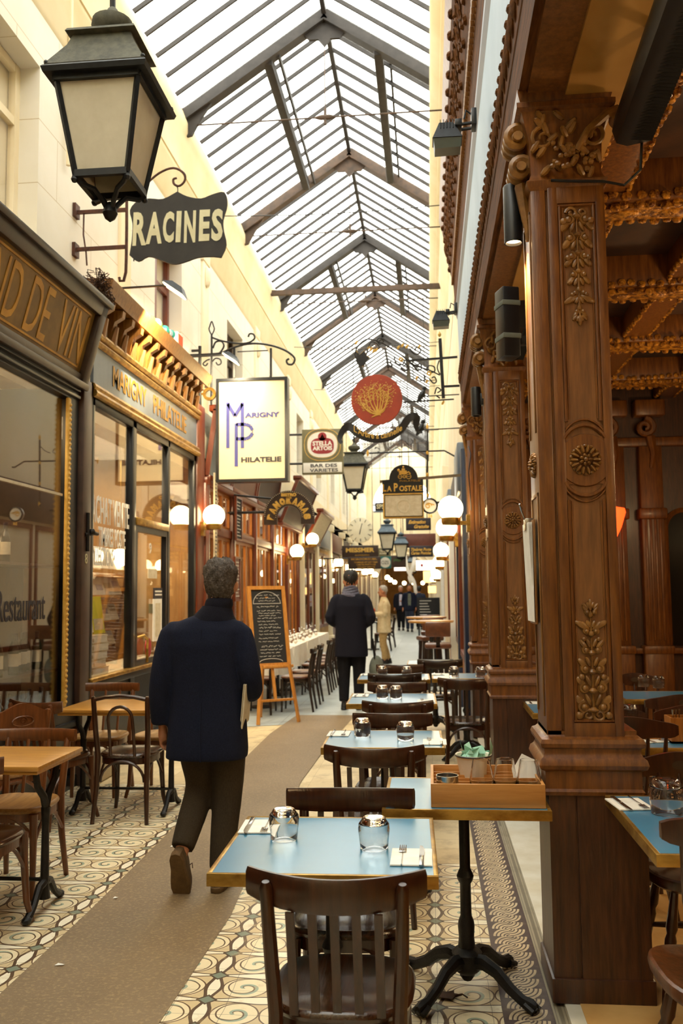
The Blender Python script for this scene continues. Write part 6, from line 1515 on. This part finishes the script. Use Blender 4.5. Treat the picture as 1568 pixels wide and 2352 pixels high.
tg(1042, 1555, 'upturned tumbler on the blue table behind the whole slatted chair, left one'); tg(1103, 1556, 'upturned tumbler on the blue table behind the whole slatted chair, right one')
tg(1532, 1868, 'large upturned tumbler on the cafe table at the right edge', z=.7915, sc=1.2)
tg(1446, 1655, 'small upturned tumbler seen just right of the nearest pillar'); tg(1478, 1577, 'upturned tumbler deepest in the cafe, left of two', sc=1); tg(1512, 1580, 'upturned tumbler deepest in the cafe, right of two')
def fork_mesh():
    b = MB(); b.tube([(0, -.1, .003), (0, -.03, .0035), (0, .02, .005), (0, .035, .004)], [.0045, .0028, .0022, .004], 6, flat=.4)
    b.box(-.011, .011, .033, .05, .0025, .0045, .0005)
    for i in range(4): b.tube([(-.009+.006*i, .048, .0035), (-.009+.006*i, .08, .004), (-.009+.006*i, .098, .006)], [.0022, .001], 5)
    return b
def setting(pts, z, rz, lab, order=(-.03, .035), n0=[0]):
    """napkin with a fork and a knife; pts = centre"""
    nk = thing('napkin', 'folded white paper napkin '+lab, 'napkin', (pts[0], pts[1], z), rz)
    b = MB(); b.box(-.062, .062, -.085, .085, 0, .002); b.box(-.061, .061, -.084, .083, .0021, .004); out_(b, 'folded_sheet', 'paper', nk)
    c_, s_ = math.cos(rz), math.sin(rz)
    for kind, dx in (('fork', order[0]), ('knife', order[1])):
        x, y = pts[0]+dx*c_+.0*s_, pts[1]+dx*s_
        if kind == 'fork': out_(fork_mesh(), 'fork', 'steel', None, loc=(x, y, z+.004), rz=rz, label='fork lying on the napkin '+lab, cat='fork')
        else:
            k_ = thing('knife', 'knife lying on the napkin '+lab, 'knife', (x, y, z+.004), rz)
            b = MB(); b.box(-.007, .007, -.1, -.005, .0, .006, .002); out_(b, 'handle', 'steel', k_)
            b = MB(); b.prism([(-.007, -.006), (.007, -.006), (.009, .03), (.008, .075), (.002, .1), (-.006, .105)], .002, .004, 'XY'); out_(b, 'blade', 'steel', k_)
def mid(l, z): return (sum(G(x, y, z)[0] for x, y in l)/len(l), sum(G(x, y, z)[1] for x, y in l)/len(l))
setting(mid([(585, 1878), (560, 1922), (640, 1900)], ZT_), ZT_, .05+PI, 'at the left of the nearest blue table', (-.025, .035))
setting(mid([(945, 1945), (945, 1997)], ZT_), ZT_, .0, 'at the right of the nearest blue table', (-.028, .03))
setting(mid([(778, 1686)], ZT_), ZT_, PI, 'at the left of the second blue table in the row'); setting(mid([(998, 1705)], ZT_), ZT_, 0, 'at the right of the second blue table in the row')
setting(mid([(828, 1598)], ZT_), ZT_, PI, 'at the left of the third blue table in the row'); setting(mid([(978, 1611)], ZT_), ZT_, 0, 'at the right of the third blue table in the row')
setting(mid([(843, 1550)], ZT_), ZT_, PI, 'at the left of the fourth blue table in the row'); setting(mid([(965, 1560)], ZT_), ZT_, 0, 'at the right of the fourth blue table in the row')
setting(mid([(1006, 1549)], ZT_), ZT_, PI, 'on the blue table behind the whole slatted chair')
setting(mid([(1445, 1848)], .7915), .7915, PI+.12, 'on the cafe table at the right edge', (-.03, .03)); setting(mid([(1228, 1614)], ZT_), ZT_, PI, 'on the small blue table between the pillars'); setting(mid([(1495, 1700)], ZT_), ZT_, PI+.3, 'beside the wooden cutlery box')
# bamboo tray
TX0, TX1, TY0, TY1 = -.008, .412, 3.42, 3.80
t_ = thing('bamboo_tray', 'bamboo caddy box with compartments on the blue table against the nearest pillar', 'tray', ((TX0+TX1)/2, (TY0+TY1)/2, ZT_)); hx, hy = (TX1-TX0)/2, (TY1-TY0)/2
b = MB(); b.box(-hx, hx, -hy, hy, 0, .012); b.box(-hx, hx, -hy, -hy+.012, .012, .085, .001); b.box(-hx, hx, hy-.012, hy, .012, .085, .001); b.box(-hx, -hx+.012, -hy+.012, hy-.012, .012, .085, .001); b.box(hx-.012, hx, -hy+.012, hy-.012, .012, .085, .001); out_(b, 'box', 'bamboo', t_)
for k in range(5):
    b = MB(); b.box(-hx+.013, hx-.013, -hy+.06+k*.06, -hy+.066+k*.06, .0125, .07); out_(b, 'divider', 'bamboo', t_)
b = MB(); b.box(-hx+.013, hx-.013, -hy+.013, hy-.013, .03, .034); out_(b, 'false_floor', 'bamboo', t_)
zf = ZT_+.036
t_ = thing('ramekin', 'small steel pot in the front left corner of the bamboo tray', 'pot', (.055, 3.47, zf))
b = MB(); b.lathe([(0, 0), (.040, 0), (.042, .072), (.040, .072), (.038, .004), (0, .004)], n=24); out_(b, 'pot_body', 'steel', t_)
t_ = thing('bucket', 'white plastic tub at the back of the bamboo tray, holding mint-green paper', 'tub', (.165, 3.70, zf))
b = MB(); b.lathe([(0, 0), (.05, 0), (.07, .105), (.073, .105), (.073, .11), (.068, .108), (.048, .004), (0, .004)], n=24); out_(b, 'tub_body', 'whitepl', t_)
b = MB(); b.tube([(.073*math.cos(a), .073*math.sin(a), .106) for a in [2*PI*j/20 for j in range(20)]], .003, 5, loop=True); out_(b, 'rim', 'black', t_)
b = MB(); 
for i in range(7):
    a = i*.9; b.rings([[(.055*math.cos(a)-.02*math.sin(a), .055*math.sin(a)+.02*math.cos(a), .09), (.055*math.cos(a)+.02*math.sin(a), .055*math.sin(a)-.02*math.cos(a), .09)], [(.03*math.cos(a)-.03*math.sin(a), .03*math.sin(a), .12+.01*(i % 3)), (.03*math.cos(a)+.02*math.sin(a), .03*math.sin(a), .115)], [(.06*math.cos(a), .06*math.sin(a), .125+.012*(i % 4)), (.058*math.cos(a)+.01, .06*math.sin(a), .12)]], closed=False)
b.rings([[(.05, -.02, .09), (.07, .02, .09)], [(.065, -.02, .13), (.08, .02, .135)], [(.068, 0, .165), (.07, .005, .165)]], closed=False)
out_(b, 'mint_paper', 'mint', None, loc=(.165, 3.70, zf), label='crumpled mint-green paper sticking out of the white tub', cat='paper')
for i, (x, y, l_) in enumerate(((.185, 3.50, 'left stemless wine glass of three standing in the bamboo tray'), (.275, 3.52, 'middle stemless wine glass of three standing in the bamboo tray'), (.362, 3.50, 'right stemless wine glass of three standing in the bamboo tray'))):
    t_ = thing('wine_glass', l_, 'glass', (x, y, zf-.002))
    b = MB(); b.lathe([(.001, 0), (.022, 0), (.036, .012), (.0455, .038), (.0455, .055), (.038, .095), (.033, .126), (.0318, .127), (.0306, .126), (.0352, .094), (.0425, .055), (.042, .040), (.030, .022), (.001, .018)], n=32); out_(b, 'bowl', 'glass', t_)
b = MB(); b.rings([[(-.045, 0, 0), (.045, 0, 0)], [(-.05, .02, .07), (.05, .02, .06)], [(-.015, .03, .125), (.035, .035, .10)]], closed=False); b.rings([[(-.03, .012, 0), (.05, .012, 0)], [(-.02, .03, .06), (.06, .03, .07)], [(.02, .035, .10), (.05, .04, .105)]], closed=False)
out_(b, 'napkin', 'paper', None, loc=(.365, 3.60, zf), label='crumpled white napkin standing behind the right wine glass in the tray', cat='napkin')
# things on the farther tables
b = MB(); b.box(-.2, .2, -.13, .13, 0, .01); b.box(-.16, .16, -.1, .1, .01, .016); b.tube([(-.2, -.13, .012), (.2, -.13, .012), (.2, .13, .012), (-.2, .13, .012)], .008, 5, loop=True); out_(b, 'serving_tray', 'black', None, loc=(.06, 10.22, ZT_), label='black tray lying on the farthest blue table', cat='tray')
t_ = thing('cutlery_box', 'small open wooden box with steel cutlery on a cafe table right of the nearest pillar', 'box', (1.30, 4.92, ZT_))
b = MB(); b.box(-.065, .065, -.065, .065, 0, .01)
for s in (-1, 1): b.box(s*.055, s*.065, -.065, .065, 0, .13); b.box(-.055, .055, s*.055, s*.065, 0, .13)
out_(b, 'box', 'orangewood', t_)
for i in range(5): out_(MB().tube([(0, 0, 0), (0, 0, .12), (.0, 0, .155)], [.004, .003, .009], 6), 'spoon', 'steel', None, loc=(1.26+.02*i, 4.905+.015*(i % 3), ZT_+.012), label='steel spoon standing in the wooden cutlery box', cat='spoon', group='spoons in the cutlery box')
b = MB(); b.box(-.07, .07, -.04, .04, 0, .05, .004); out_(b, 'bread_box', 'bamboo', None, loc=(1.14, 5.0, ZT_), label='low pale wooden box left of the cutlery box', cat='box')
t_ = thing('candle_holder', 'orange-red plastic flower pot on the small blue table behind the nearest pillar', 'pot', (.93, 6.45, ZT_)); b = MB(); b.lathe([(0, 0), (.05, 0), (.06, .1), (.0, .1)], n=14); out_(b, 'pot', 'terracotta', t_)
b = MB()
for i in range(7): b.tube([(0, 0, .09), (.03*math.cos(i), .03*math.sin(i), .16), (.05*math.cos(i), .05*math.sin(i), .2)], [.008, .003], 5)
out_(b, 'sprigs', 'red', t_)
# stemmed glasses set upside down along the white cloth
wg = None
for i in range(22):
    y = 12.05+i*.262; x = -2.2-.14*(i % 2)+R.uniform(-.03, .03); ti = min(3, int((y-11.9)/1.45))
    L = 'upturned stemmed glass in the row along the white tablecloths'
    if wg is None:
        wg = thing('stem_glass', L, 'glass', (x, y, .752), 0, 'upturned glasses on the white tables')
        b = MB(); b.lathe([(.033, 0), (.038, .03), (.036, .06), (.012, .085), (.004, .095)], n=16, cap=False); out_(b, 'bowl', 'glass', wg)
        b = MB(); b.lathe([(.004, .09), (.0035, .15), (.01, .158), (.033, .162), (.033, .164), (0, .166)], n=16); out_(b, 'stem', M['glassbase'], wg)
    else: dup(wg, (x, y, .752), 0, L, 'upturned glasses on the white tables')
for i in range(6):
    b = MB(); b.ball((0, 0, .03), .034, 8, (1, 1, .9)); out_(b, 'folded_napkin', 'white', None, loc=(-2.1, 12.3+i*.85, .751), label='small white napkin bundle beside the upturned glasses on the cloth', cat='napkin', group='napkin bundles on the white tables')
# litter
for (px, py, l_, sz) in ((137, 2217, 'largest white paper scrap on the asphalt, bottom left', .02), (265, 2063, 'small white scrap on the asphalt below the left tables', .012), (395, 1945, 'tiny white scrap on the asphalt beside the lifted shoe', .010)):
    b = MB(); b.rings([[(-sz, -.006, 0), (-sz*.5, .008, .004), (sz, .005, .001), (sz*.7, -.006, .003)], [(-sz, -.006, .002), (-sz*.5, .008, .006), (sz, .005, .003), (sz*.7, -.006, .005)]]); g = G(px, py, .005); out_(b, 'paper_scrap', 'paper', None, loc=g, label=l_, cat='litter')
b = MB(); b.prism([(-.05, 0), (-.02, .02), (-.03, .04), (.0, .03), (.03, .045), (.03, .02), (.06, .01), (.03, -.01), (.02, -.03), (-.02, -.02)], .006, .010, 'XY'); b.tube([(.03, 0, .01), (.06, -.01, .02), (.08, -.02, .012)], .003, 5); g = G(1025, 2290, .005); out_(b, 'fallen_leaf', 'drybrown', None, loc=(g[0], g[1], .002), label='curled brown dead leaf on the tiles under the tray table', cat='leaf')

# ================================================================== PEOPLE
def remesh(parts, vox, sm=6, it=1.0):
    """melt overlapping shells into one continuous skin and return a builder"""
    big = MB()
    for p in parts: big.join(p); p.bm.free()
    bmesh.ops.recalc_face_normals(big.bm, faces=big.bm.faces)
    me = bpy.data.meshes.new('r'); big.bm.to_mesh(me); big.bm.free()
    o = bpy.data.objects.new('r', me); C.objects.link(o)
    a = o.modifiers.new('v', 'REMESH'); a.mode = 'VOXEL'; a.voxel_size = vox
    if sm: s_ = o.modifiers.new('s', 'SMOOTH'); s_.iterations = sm; s_.factor = .5
    bpy.context.view_layer.update()
    m2 = bpy.data.meshes.new_from_object(o.evaluated_get(bpy.context.evaluated_depsgraph_get()))
    bpy.data.objects.remove(o); q = MB(); q.bm.from_mesh(m2); bpy.data.meshes.remove(m2); return q
def sell(cx_, cy_, z, hx_, hy_, e=.8, n=24, tw=0):
    q = []
    for j in range(n):
        a = 2*PI*j/n; x = hx_*math.copysign(abs(math.cos(a))**e, math.cos(a)); y = hy_*math.copysign(abs(math.sin(a))**e, math.sin(a))
        q.append((cx_+x*math.cos(tw)-y*math.sin(tw), cy_+x*math.sin(tw)+y*math.cos(tw), z))
    return q
def limb(pts, rad, n=12, flat=1): b = MB(); b.tube(smooth_path(pts, 3), [v for v in resample(rad, (len(pts)-1)*3+1)], n, flat=flat); return b
def resample(r, k): return [lerp(r[min(int(i*(len(r)-1)/(k-1)), len(r)-2)], r[min(int(i*(len(r)-1)/(k-1)), len(r)-2)+1], i*(len(r)-1)/(k-1)-min(int(i*(len(r)-1)/(k-1)), len(r)-2)) for i in range(k)]
def hand(wr, d, side, curl=.5):
    """palm, four bent fingers and a thumb; wr wrist, d pointing direction, side = direction of the thumb"""
    wr, d, sd = Vector(wr), Vector(d).normalized(), Vector(side).normalized(); nn = d.cross(sd).normalized(); out = []
    b = MB(); b.tube([wr-d*.03, wr+d*.02, wr+d*.06, wr+d*.09], [.024, .030, .036, .030], 10, flat=.6 if abs(nn.y) > .5 else .8); out.append(b)
    for i, L in enumerate((.068, .078, .072, .056)):
        o = wr+d*.085+sd*(.028-.019*i); p1 = o+d*L*.45; p2 = p1+(d*(1-curl)+nn*curl).normalized()*L*.35; p3 = p2+(d*(1-curl*1.5)+nn*curl*1.5).normalized()*L*.3
        b = MB(); b.tube([o-d*.02, o, p1, p2, p3], [.0095, .0092, .0088, .008, .006], 8); out.append(b)
    o = wr+d*.025+sd*.025; b = MB(); b.tube([o, o+(d*.6+sd*.8)*.035, o+d*.06+sd*.035, o+d*.082+sd*.028], [.013, .011, .010, .007], 8); out.append(b); return out
def shoe(t_, mtx, m='shoe', ms='sole'):
    def fo(k, z, off=0): return [(.048*k*(1.0 if y > 0 else .82)*w_, y*k+off, z) for (w_, y) in ((0, -.13), (.6, -.122), (.9, -.09), (.95, -.03), (1, .04), (1.05, .08), (.85, .125), (.4, .148), (0, .154), (-.4, .148), (-.8, .125), (-1, .08), (-.95, .04), (-.9, -.03), (-.9, -.09), (-.6, -.122))]
    b = MB(); b.rings([fo(1.0, 0), fo(1.04, .008), fo(1.04, .026), fo(1.0, .03)]); b.xf(mtx); s_ = out_(b, 'sole', ms, None)
    b = MB(); b.rings([fo(1.0, .03), fo(.98, .055), fo(.88, .075, -.005), fo(.66, .095, -.03), fo(.52, .115, -.045)]); b.xf(mtx); o = out_(b, 'shoe', m, t_); s_.parent = o
    b = MB()
    for i in range(4): b.tube([(-.02, .02+.018*i, .098-.008*i), (.02, .02+.018*i, .098-.008*i)], .003, 5)
    b.tube([(.02, .02, .1), (.045, .0, .1), (.05, .02, .085)], .003, 5); b.xf(mtx); out_(b, 'laces', m, o)
def head_parts(h, r=1.0, lean=(0, 0)):
    """head centred at h (between the eyes' height), looking to +y"""
    x, y, z = h; P_ = []
    b = MB(); b.rings([sell(x, y-.012, z-.125*r, .03*r, .035*r), sell(x, y+.012, z-.115*r, .048*r, .06*r), sell(x, y+.008, z-.08*r, .062*r, .082*r), sell(x, y, z-.03*r, .070*r, .092*r), sell(x, y-.004, z+.02*r, .076*r, .098*r), sell(x, y-.008, z+.065*r, .073*r, .092*r), sell(x, y-.01, z+.1*r, .052*r, .066*r), sell(x, y-.01, z+.115*r, .02*r, .025*r)]); P_.append(b)
    b = MB(); b.tube([(x, y+.085*r, z+.015*r), (x, y+.105*r, z-.02*r), (x, y+.112*r, z-.035*r), (x, y+.088*r, z-.045*r)], [.009, .012, .016, .01], 8); P_.append(b)
    for s in (-1, 1):
        b = MB(); b.ball((x+s*.084*r, y+.0, z-.03*r), .034*r, 10, (.5, .65, 1.05), (0, s*.2, 0)); P_.append(b)
        b = MB(); b.ball((x+s*.03*r, y+.078*r, z+.018*r), .022*r, 8, (1.2, .6, .5)); P_.append(b)
    b = MB(); b.ball((x, y+.08*r, z-.075*r), .024*r, 8, (1.1, .7, .45)); P_.append(b)
    b = MB(); b.ball((x, y+.07*r, z-.108*r), .022*r, 8, (1, .8, .7)); P_.append(b); return P_
def face(t_, h, r=1.0):
    x, y, z = h
    for s in (-1, 1):
        b = MB(); b.ball((x+s*.03*r, y+.087*r, z+.005*r), .011*r, 8); o = out_(b, 'eye', 'whitep', t_); b = MB(); b.ball((x+s*.03*r, y+.0955*r, z+.005*r), .005*r, 6); out_(b, 'iris', 'ink', o)
        b = MB(); b.tube([(x+s*.014*r, y+.092*r, z+.025*r), (x+s*.03*r, y+.093*r, z+.031*r), (x+s*.048*r, y+.082*r, z+.024*r)], .004, 5); out_(b, 'eyebrow', 'hair', t_)
    b = MB(); b.tube([(x-.022*r, y+.088*r, z-.07*r), (x, y+.098*r, z-.068*r), (x+.022*r, y+.088*r, z-.07*r)], .004, 6); out_(b, 'mouth', 'maroon', t_)
def hair(t_, h, m, r=1.0, full=1.0, seed=1, low=-.06):
    x, y, z = h; rr = random.Random(seed); b = MB()
    prof = [(.055, -.03, low-.035, .05), (.068, -.024, low+.005, .075), (.080, -.02, .0, .09), (.091, -.016, .04, .094), (.084, -.014, .08, .088), (.064, -.012, .112, .066), (.03, -.012, .13, .03)]
    rs = []
    for hx_, oy, dz, hy_ in prof:
        ring = sell(x, y+oy, z+dz*r, hx_*r*full, hy_*r*full, .95, 28)
        lim = .04 if dz >= .0 else (-.022 if dz > low-.01 else -.03)
        if dz < .05:                                   # open at the face and round the ears
            ring = [(p[0]*(1 if p[1] < y+.0 or dz >= 0 else .93), min(p[1], y+lim*r), p[2]+(.02 if p[1] > y+.02 and dz >= 0 else 0)) for p in ring]
        rs.append(ring)
    b.rings(rs); bmesh.ops.subdivide_edges(b.bm, edges=b.bm.edges[:], cuts=1, use_grid_fill=True)
    for v in b.bm.verts:
        n_ = (v.co-Vector((x, y, z+.01))).normalized(); v.co += n_*(rr.uniform(-.005, .008)+.006*math.sin(v.co.x*95+seed)*math.sin(v.co.z*85+v.co.y*80))
    return out_(b, 'hair', m, t_, smooth=80)
def coat_mesh(torso, arms, vox):
    b = MB(); b.rings([sell(*r_) for r_ in torso]); parts = [b]
    for pts, rad in arms: parts.append(limb(pts, rad, 12))
    return remesh(parts, vox, 5)
def trousers(legs, vox, waist=((0, .0, .97, .155, .11), (0, .0, .88, .165, .12), (0, 0, .80, .15, .11))):
    b = MB(); b.rings([sell(*r_) for r_ in waist]); parts = [b]
    for pts, rad in legs: parts.append(limb(pts, rad, 14))
    return remesh(parts, vox, 4)
def body(t_, h, r, arms, legs, vox, hands=()):
    parts = head_parts(h, r)
    parts.append(limb([(h[0]*.8, h[1]-.03, h[2]-.09), (h[0]*.6, h[1]*.7-.03, h[2]-.17), (h[0]*.3, -.02, h[2]-.26)], [.055, .055, .075]))
    b = MB(); b.rings([sell(0, 0, .84, .12, .085), sell(0, 0, 1.0, .13, .09), sell(0, 0, 1.15, .125, .09), sell(h[0]*.3, -.01, 1.3, .15, .1), sell(h[0]*.4, -.015, h[2]-.22, .12, .08)]); parts.append(b)
    for pts in arms: parts.append(limb(pts, [.05, .042, .036, .026]))
    for pts in legs: parts.append(limb(pts, [.08, .07, .055, .042, .035]))
    for hd in hands: parts += hand(*hd)
    return out_(remesh(parts, vox, 3), 'body', 'skin', t_, smooth=80)

# ---- walking man seen from behind, foreground
t_ = thing('person', 'grey-haired person in a long navy coat walking away, one heel lifted, left foreground', 'person', (-1.20, 4.84, .004)); P1 = t_
h = (.055, .03, 1.615)
la = [(-.15, -.01, 1.31), (-.255, -.045, 1.12), (-.265, -.01, .88)]; ra = [(.10, -.01, 1.31), (.225, -.03, 1.12), (.19, .16, 1.02)]
ll = [(-.085, 0, .86), (-.08, .05, .66), (-.07, .08, .50), (-.095, -.05, .33), (-.115, -.16, .19)]; rl = [(.095, 0, .86), (.095, .03, .66), (.092, .03, .48), (.082, -.02, .26), (.075, -.06, .08)]
body(t_, h, .97, [la, ra], [ll, rl], .008, [((-.262, -.0, .845), (.03, .12, -1), (.35, 1, 0), .45), ((.17, .22, 1.03), (-.4, 1, .05), (0, .1, 1), .5)])
hair(t_, h, 'hair', 1.02, 1.02, 2)
ct = coat_mesh([(-.015, .0, .668, .222, .15, .8), (-.012, .0, .72, .222, .15, .8), (-.01, 0, .85, .212, .142, .8), (-.01, 0, 1.0, .198, .13, .8), (-.015, -.005, 1.15, .195, .128, .8), (-.02, -.012, 1.28, .205, .125, .8), (-.02, -.015, 1.355, .212, .105, .8), (-.01, -.012, 1.40, .165, .09, .85), (.02, -.005, 1.435, .10, .08, .95), (.035, .0, 1.47, .072, .07, 1), (.04, .005, 1.485, .066, .068, 1)],
    [([(-.15, -.012, 1.345), (-.212, -.02, 1.328), (-.252, -.045, 1.14), (-.268, -.035, 1.0), (-.268, -.005, .85)], [.055, .064, .062, .060, .054]), ([(.11, -.012, 1.345), (.178, -.015, 1.328), (.225, -.04, 1.14), (.228, .02, 1.03), (.19, .17, 1.0)], [.055, .064, .064, .062, .052])], .011)
co = out_(ct, 'coat', 'navy', t_, smooth=80)
b = MB()
for i in range(3): b.lathe([(0, -.004), (.009, -.003), (.009, .004), (0, .004)], (-.318, -.03, .885+.025*i), 10, 'X')
out_(b, 'cuff_button', 'black', co)
b = MB(); b.tube([(-.012, -.152, .67), (-.014, -.150, .8), (-.014, -.137, .98)], .004, 5); b.tube([(-.014, -.135, 1.0), (-.02, -.134, 1.2), (-.015, -.128, 1.36)], .0025, 5); out_(b, 'back_vent', 'navy', co)
b = MB(); b.rings([sell(.012, -.008, 1.405, .135, .092, .9), sell(.022, -.006, 1.43, .112, .09, .95), sell(.036, .0, 1.47, .086, .084, 1), sell(.04, .004, 1.485, .08, .08, 1), sell(.04, .004, 1.48, .066, .068, 1)], cap=False); out_(b, 'collar', 'navy2', co)
b = MB(); b.rings([sell(.046, .0, 1.465, .074, .074, 1), sell(.05, .0, 1.49, .078, .08, 1), sell(.052, .002, 1.515, .073, .075, 1), sell(.052, .002, 1.528, .060, .062, 1)]); out_(b, 'scarf', 'navy2', t_)
tr_ = trousers([(ll[:4]+[(-.112, -.135, .225)], [.105, .096, .083, .072, .06]), (rl[:4]+[(.076, -.055, .10)], [.105, .096, .082, .072, .062])], .011)
tro = out_(tr_, 'trousers', 'trouser', t_, smooth=80)
shoe(t_, Matrix.Translation((-.115, -.165, .115)) @ Euler((-1.18, 0, -.05)).to_matrix().to_4x4() @ Matrix.Translation((0, -.0, -.03)))
shoe(t_, Matrix.Translation((.075, -.01, .0)) @ Euler((0, 0, -.08)).to_matrix().to_4x4())
b = MB(); b.obox((.205, .0, .96), (.008, .17, .24), (.15, .12, 0)); b.obox((.196, .0, .965), (.004, .16, .23), (.15, .12, 0)); out_(b, 'booklet', 'label', None, loc=(-1.20, 4.84, .004), label='cream booklet tucked under the right arm of the walking man', cat='booklet')

def bystander(loc, rz, H, lab, m_coat, m_tr, m_hair, pose, hem, coat_w=1.0, face_=False, shoem='black', hairfull=1.0, vox=.014, low=-.06, shirt=None):
    t_ = thing('person', lab, 'person', loc, rz); t_.scale = (H/1.75,)*3
    h = (0, .02, 1.635)
    ll, rl = pose['legs']; la, ra = pose['arms']
    hands = []
    for (a, s) in ((la, -1), (ra, 1)):
        d = Vector(a[-1])-Vector(a[-2]); hands.append((Vector(a[-1]), d, (-s*.8, .3, .5) if abs(d.normalized().z) < .6 else (0, 1, 0), .4))
    body(t_, h, 1.0, [la, ra], [ll, rl], vox*.75, hands)
    hair(t_, h, m_hair, 1.0, hairfull, 3, low)
    if face_: face(t_, h)
    w_ = coat_w
    ct = coat_mesh([(0, 0, hem, .205*w_, .14*w_, .8), (0, 0, hem+.06, .205*w_, .14*w_, .8), (0, 0, 1.0, .19*w_, .132*w_, .8), (0, 0, 1.15, .19*w_, .13*w_, .8), (0, -.01, 1.3, .20*w_, .128*w_, .8), (0, -.012, 1.39, .185, .11, .85), (0, -.01, 1.445, .13, .09, .9), (0, -.002, 1.48, .075, .072, 1), (0, .0, 1.51, .064, .066, 1)],
        [([(s*.13, -.012, 1.41), (s*.19, -.015, 1.37)]+[tuple(Vector(a[0]).lerp(Vector(a[1]), .6)), a[1], tuple(Vector(a[1]).lerp(Vector(a[2]), .92))], [.06, .072, .066, .06, .048]) for a, s in ((la, -1), (ra, 1))], vox)
    co = out_(ct, 'coat', m_coat, t_, smooth=80)
    if shirt:
        b = MB(); b.rings([[(-.05, .115, .95), (.05, .115, .95), (.05, .13, .95), (-.05, .13, .95)], [(-.06, .125, 1.2), (.06, .125, 1.2), (.06, .142, 1.2), (-.06, .142, 1.2)], [(-.05, .085, 1.42), (.05, .085, 1.42), (.05, .105, 1.42), (-.05, .105, 1.42)]]); out_(b, 'shirt', shirt, t_)
    out_(trousers([(ll[:-1]+[tuple(Vector(ll[-1])+Vector((0, 0, .03)))], [.105, .096, .082, .07, .062]), (rl[:-1]+[tuple(Vector(rl[-1])+Vector((0, 0, .03)))], [.105, .096, .082, .07, .062])], vox), 'trousers', m_tr, t_, smooth=80)
    for l_ in (ll, rl): shoe(t_, Matrix.Translation((l_[-1][0], l_[-1][1]+.045, 0)), shoem, shoem)
    return t_
def legs(dx=.09, st=0): return ([(-dx, 0, .86), (-dx, .02+st*.2, .66), (-dx, .02+st*.35, .48), (-dx, st*.6-.02, .26), (-dx, st-.04, .07)], [(dx, 0, .86), (dx, .02-st*.1, .66), (dx, .03-st*.2, .48), (dx, -st*.6-.02, .26), (dx, -st-.04, .07)])
front = dict(arms=([(-.2, -.01, 1.40), (-.265, -.06, 1.13), (-.13, .16, 1.03)], [(.2, -.01, 1.40), (.265, -.06, 1.13), (.13, .16, 1.03)]), legs=legs(.095))
p = bystander((-1.05, 12.0, .002), 0, 1.83, 'dark-haired person in a black jacket and grey scarf, back turned, in the middle distance', 'navy2', 'blacktr', 'hairk', front, .66, 1.05, vox=.013, low=-.03)
b = MB()
for i in range(5): b.tube([((.10-.006*i)*math.cos(a), -.0+(.095-.006*i)*math.sin(a), 1.435+.026*i+.012*math.sin(a*2+i)) for a in [2*PI*j/20 for j in range(20)]], .024-.002*i, 8, loop=True)
out_(b, 'scarf', 'scarf', p)
t_ = thing('bag', 'dark grey rounded bag hanging at the right side of the scarfed person', 'bag', (-.72, 12.1, .30)); b = MB(); b.ball((0, 0, .2), .19, 16, (.55, .8, 1.05)); out_(b, 'bag_body', 'grey', t_); b = MB(); b.tube([(-.02, -.1, .36), (-.05, -.05, .62), (-.05, .05, .62), (-.02, .1, .36)], .012, 6); out_(b, 'strap', 'black', t_)
hold = dict(arms=([(-.2, -.0, 1.40), (-.24, .0, 1.12), (-.07, .24, 1.12)], [(.2, -.0, 1.40), (.245, .0, 1.12), (.07, .24, 1.12)]), legs=legs(.085, .05))
p = bystander((-.98, 19.4, .002), PI/2+.15, 1.66, 'white-haired person in beige jacket and khaki trousers, turned left, hands together', 'beige', 'khaki', 'hairg', hold, .70, 1.12, True, low=-.03)
o = MB(); o.obox((0, 0, 0), (.16, .09, .14), (.3, 0, .2), .03); out_(o, 'pouch', 'orange', None, loc=(-1.25, 19.38, 1.12), label='orange pouch held in both hands by the person in beige', cat='pouch')
walk = dict(arms=([(-.2, 0, 1.40), (-.25, .02, 1.13), (-.24, .1, .88)], [(.2, 0, 1.40), (.25, -.05, 1.13), (.25, -.02, .88)]), legs=legs(.08, .16))
talk = dict(arms=([(-.2, 0, 1.40), (-.26, .0, 1.13), (-.08, .2, 1.15)], [(.2, 0, 1.40), (.25, -.03, 1.13), (.25, .02, .88)]), legs=legs(.085, .08))
bystander((-1.12, 35.5, .002), PI, 1.74, 'distant person in dark jacket and pale shirt, leftmost of the far three', 'navy2', 'blacktr', 'hairg', talk, .8, 1, True, vox=.018, shirt='shirt')
bystander((-.75, 34.3, .002), PI, 1.78, 'distant person in open navy jacket and grey jumper, middle of the far three', 'navy', 'jeans', 'hairk', walk, .78, 1, True, vox=.018, shirt='grey')
bystander((-.40, 36.2, .002), 0, 1.72, 'distant person in blue jacket seen from behind, rightmost of the far three', 'jeans', 'blacktr', 'hairk', walk, .82, 1, vox=.018)
S.cycles.use_denoising = True
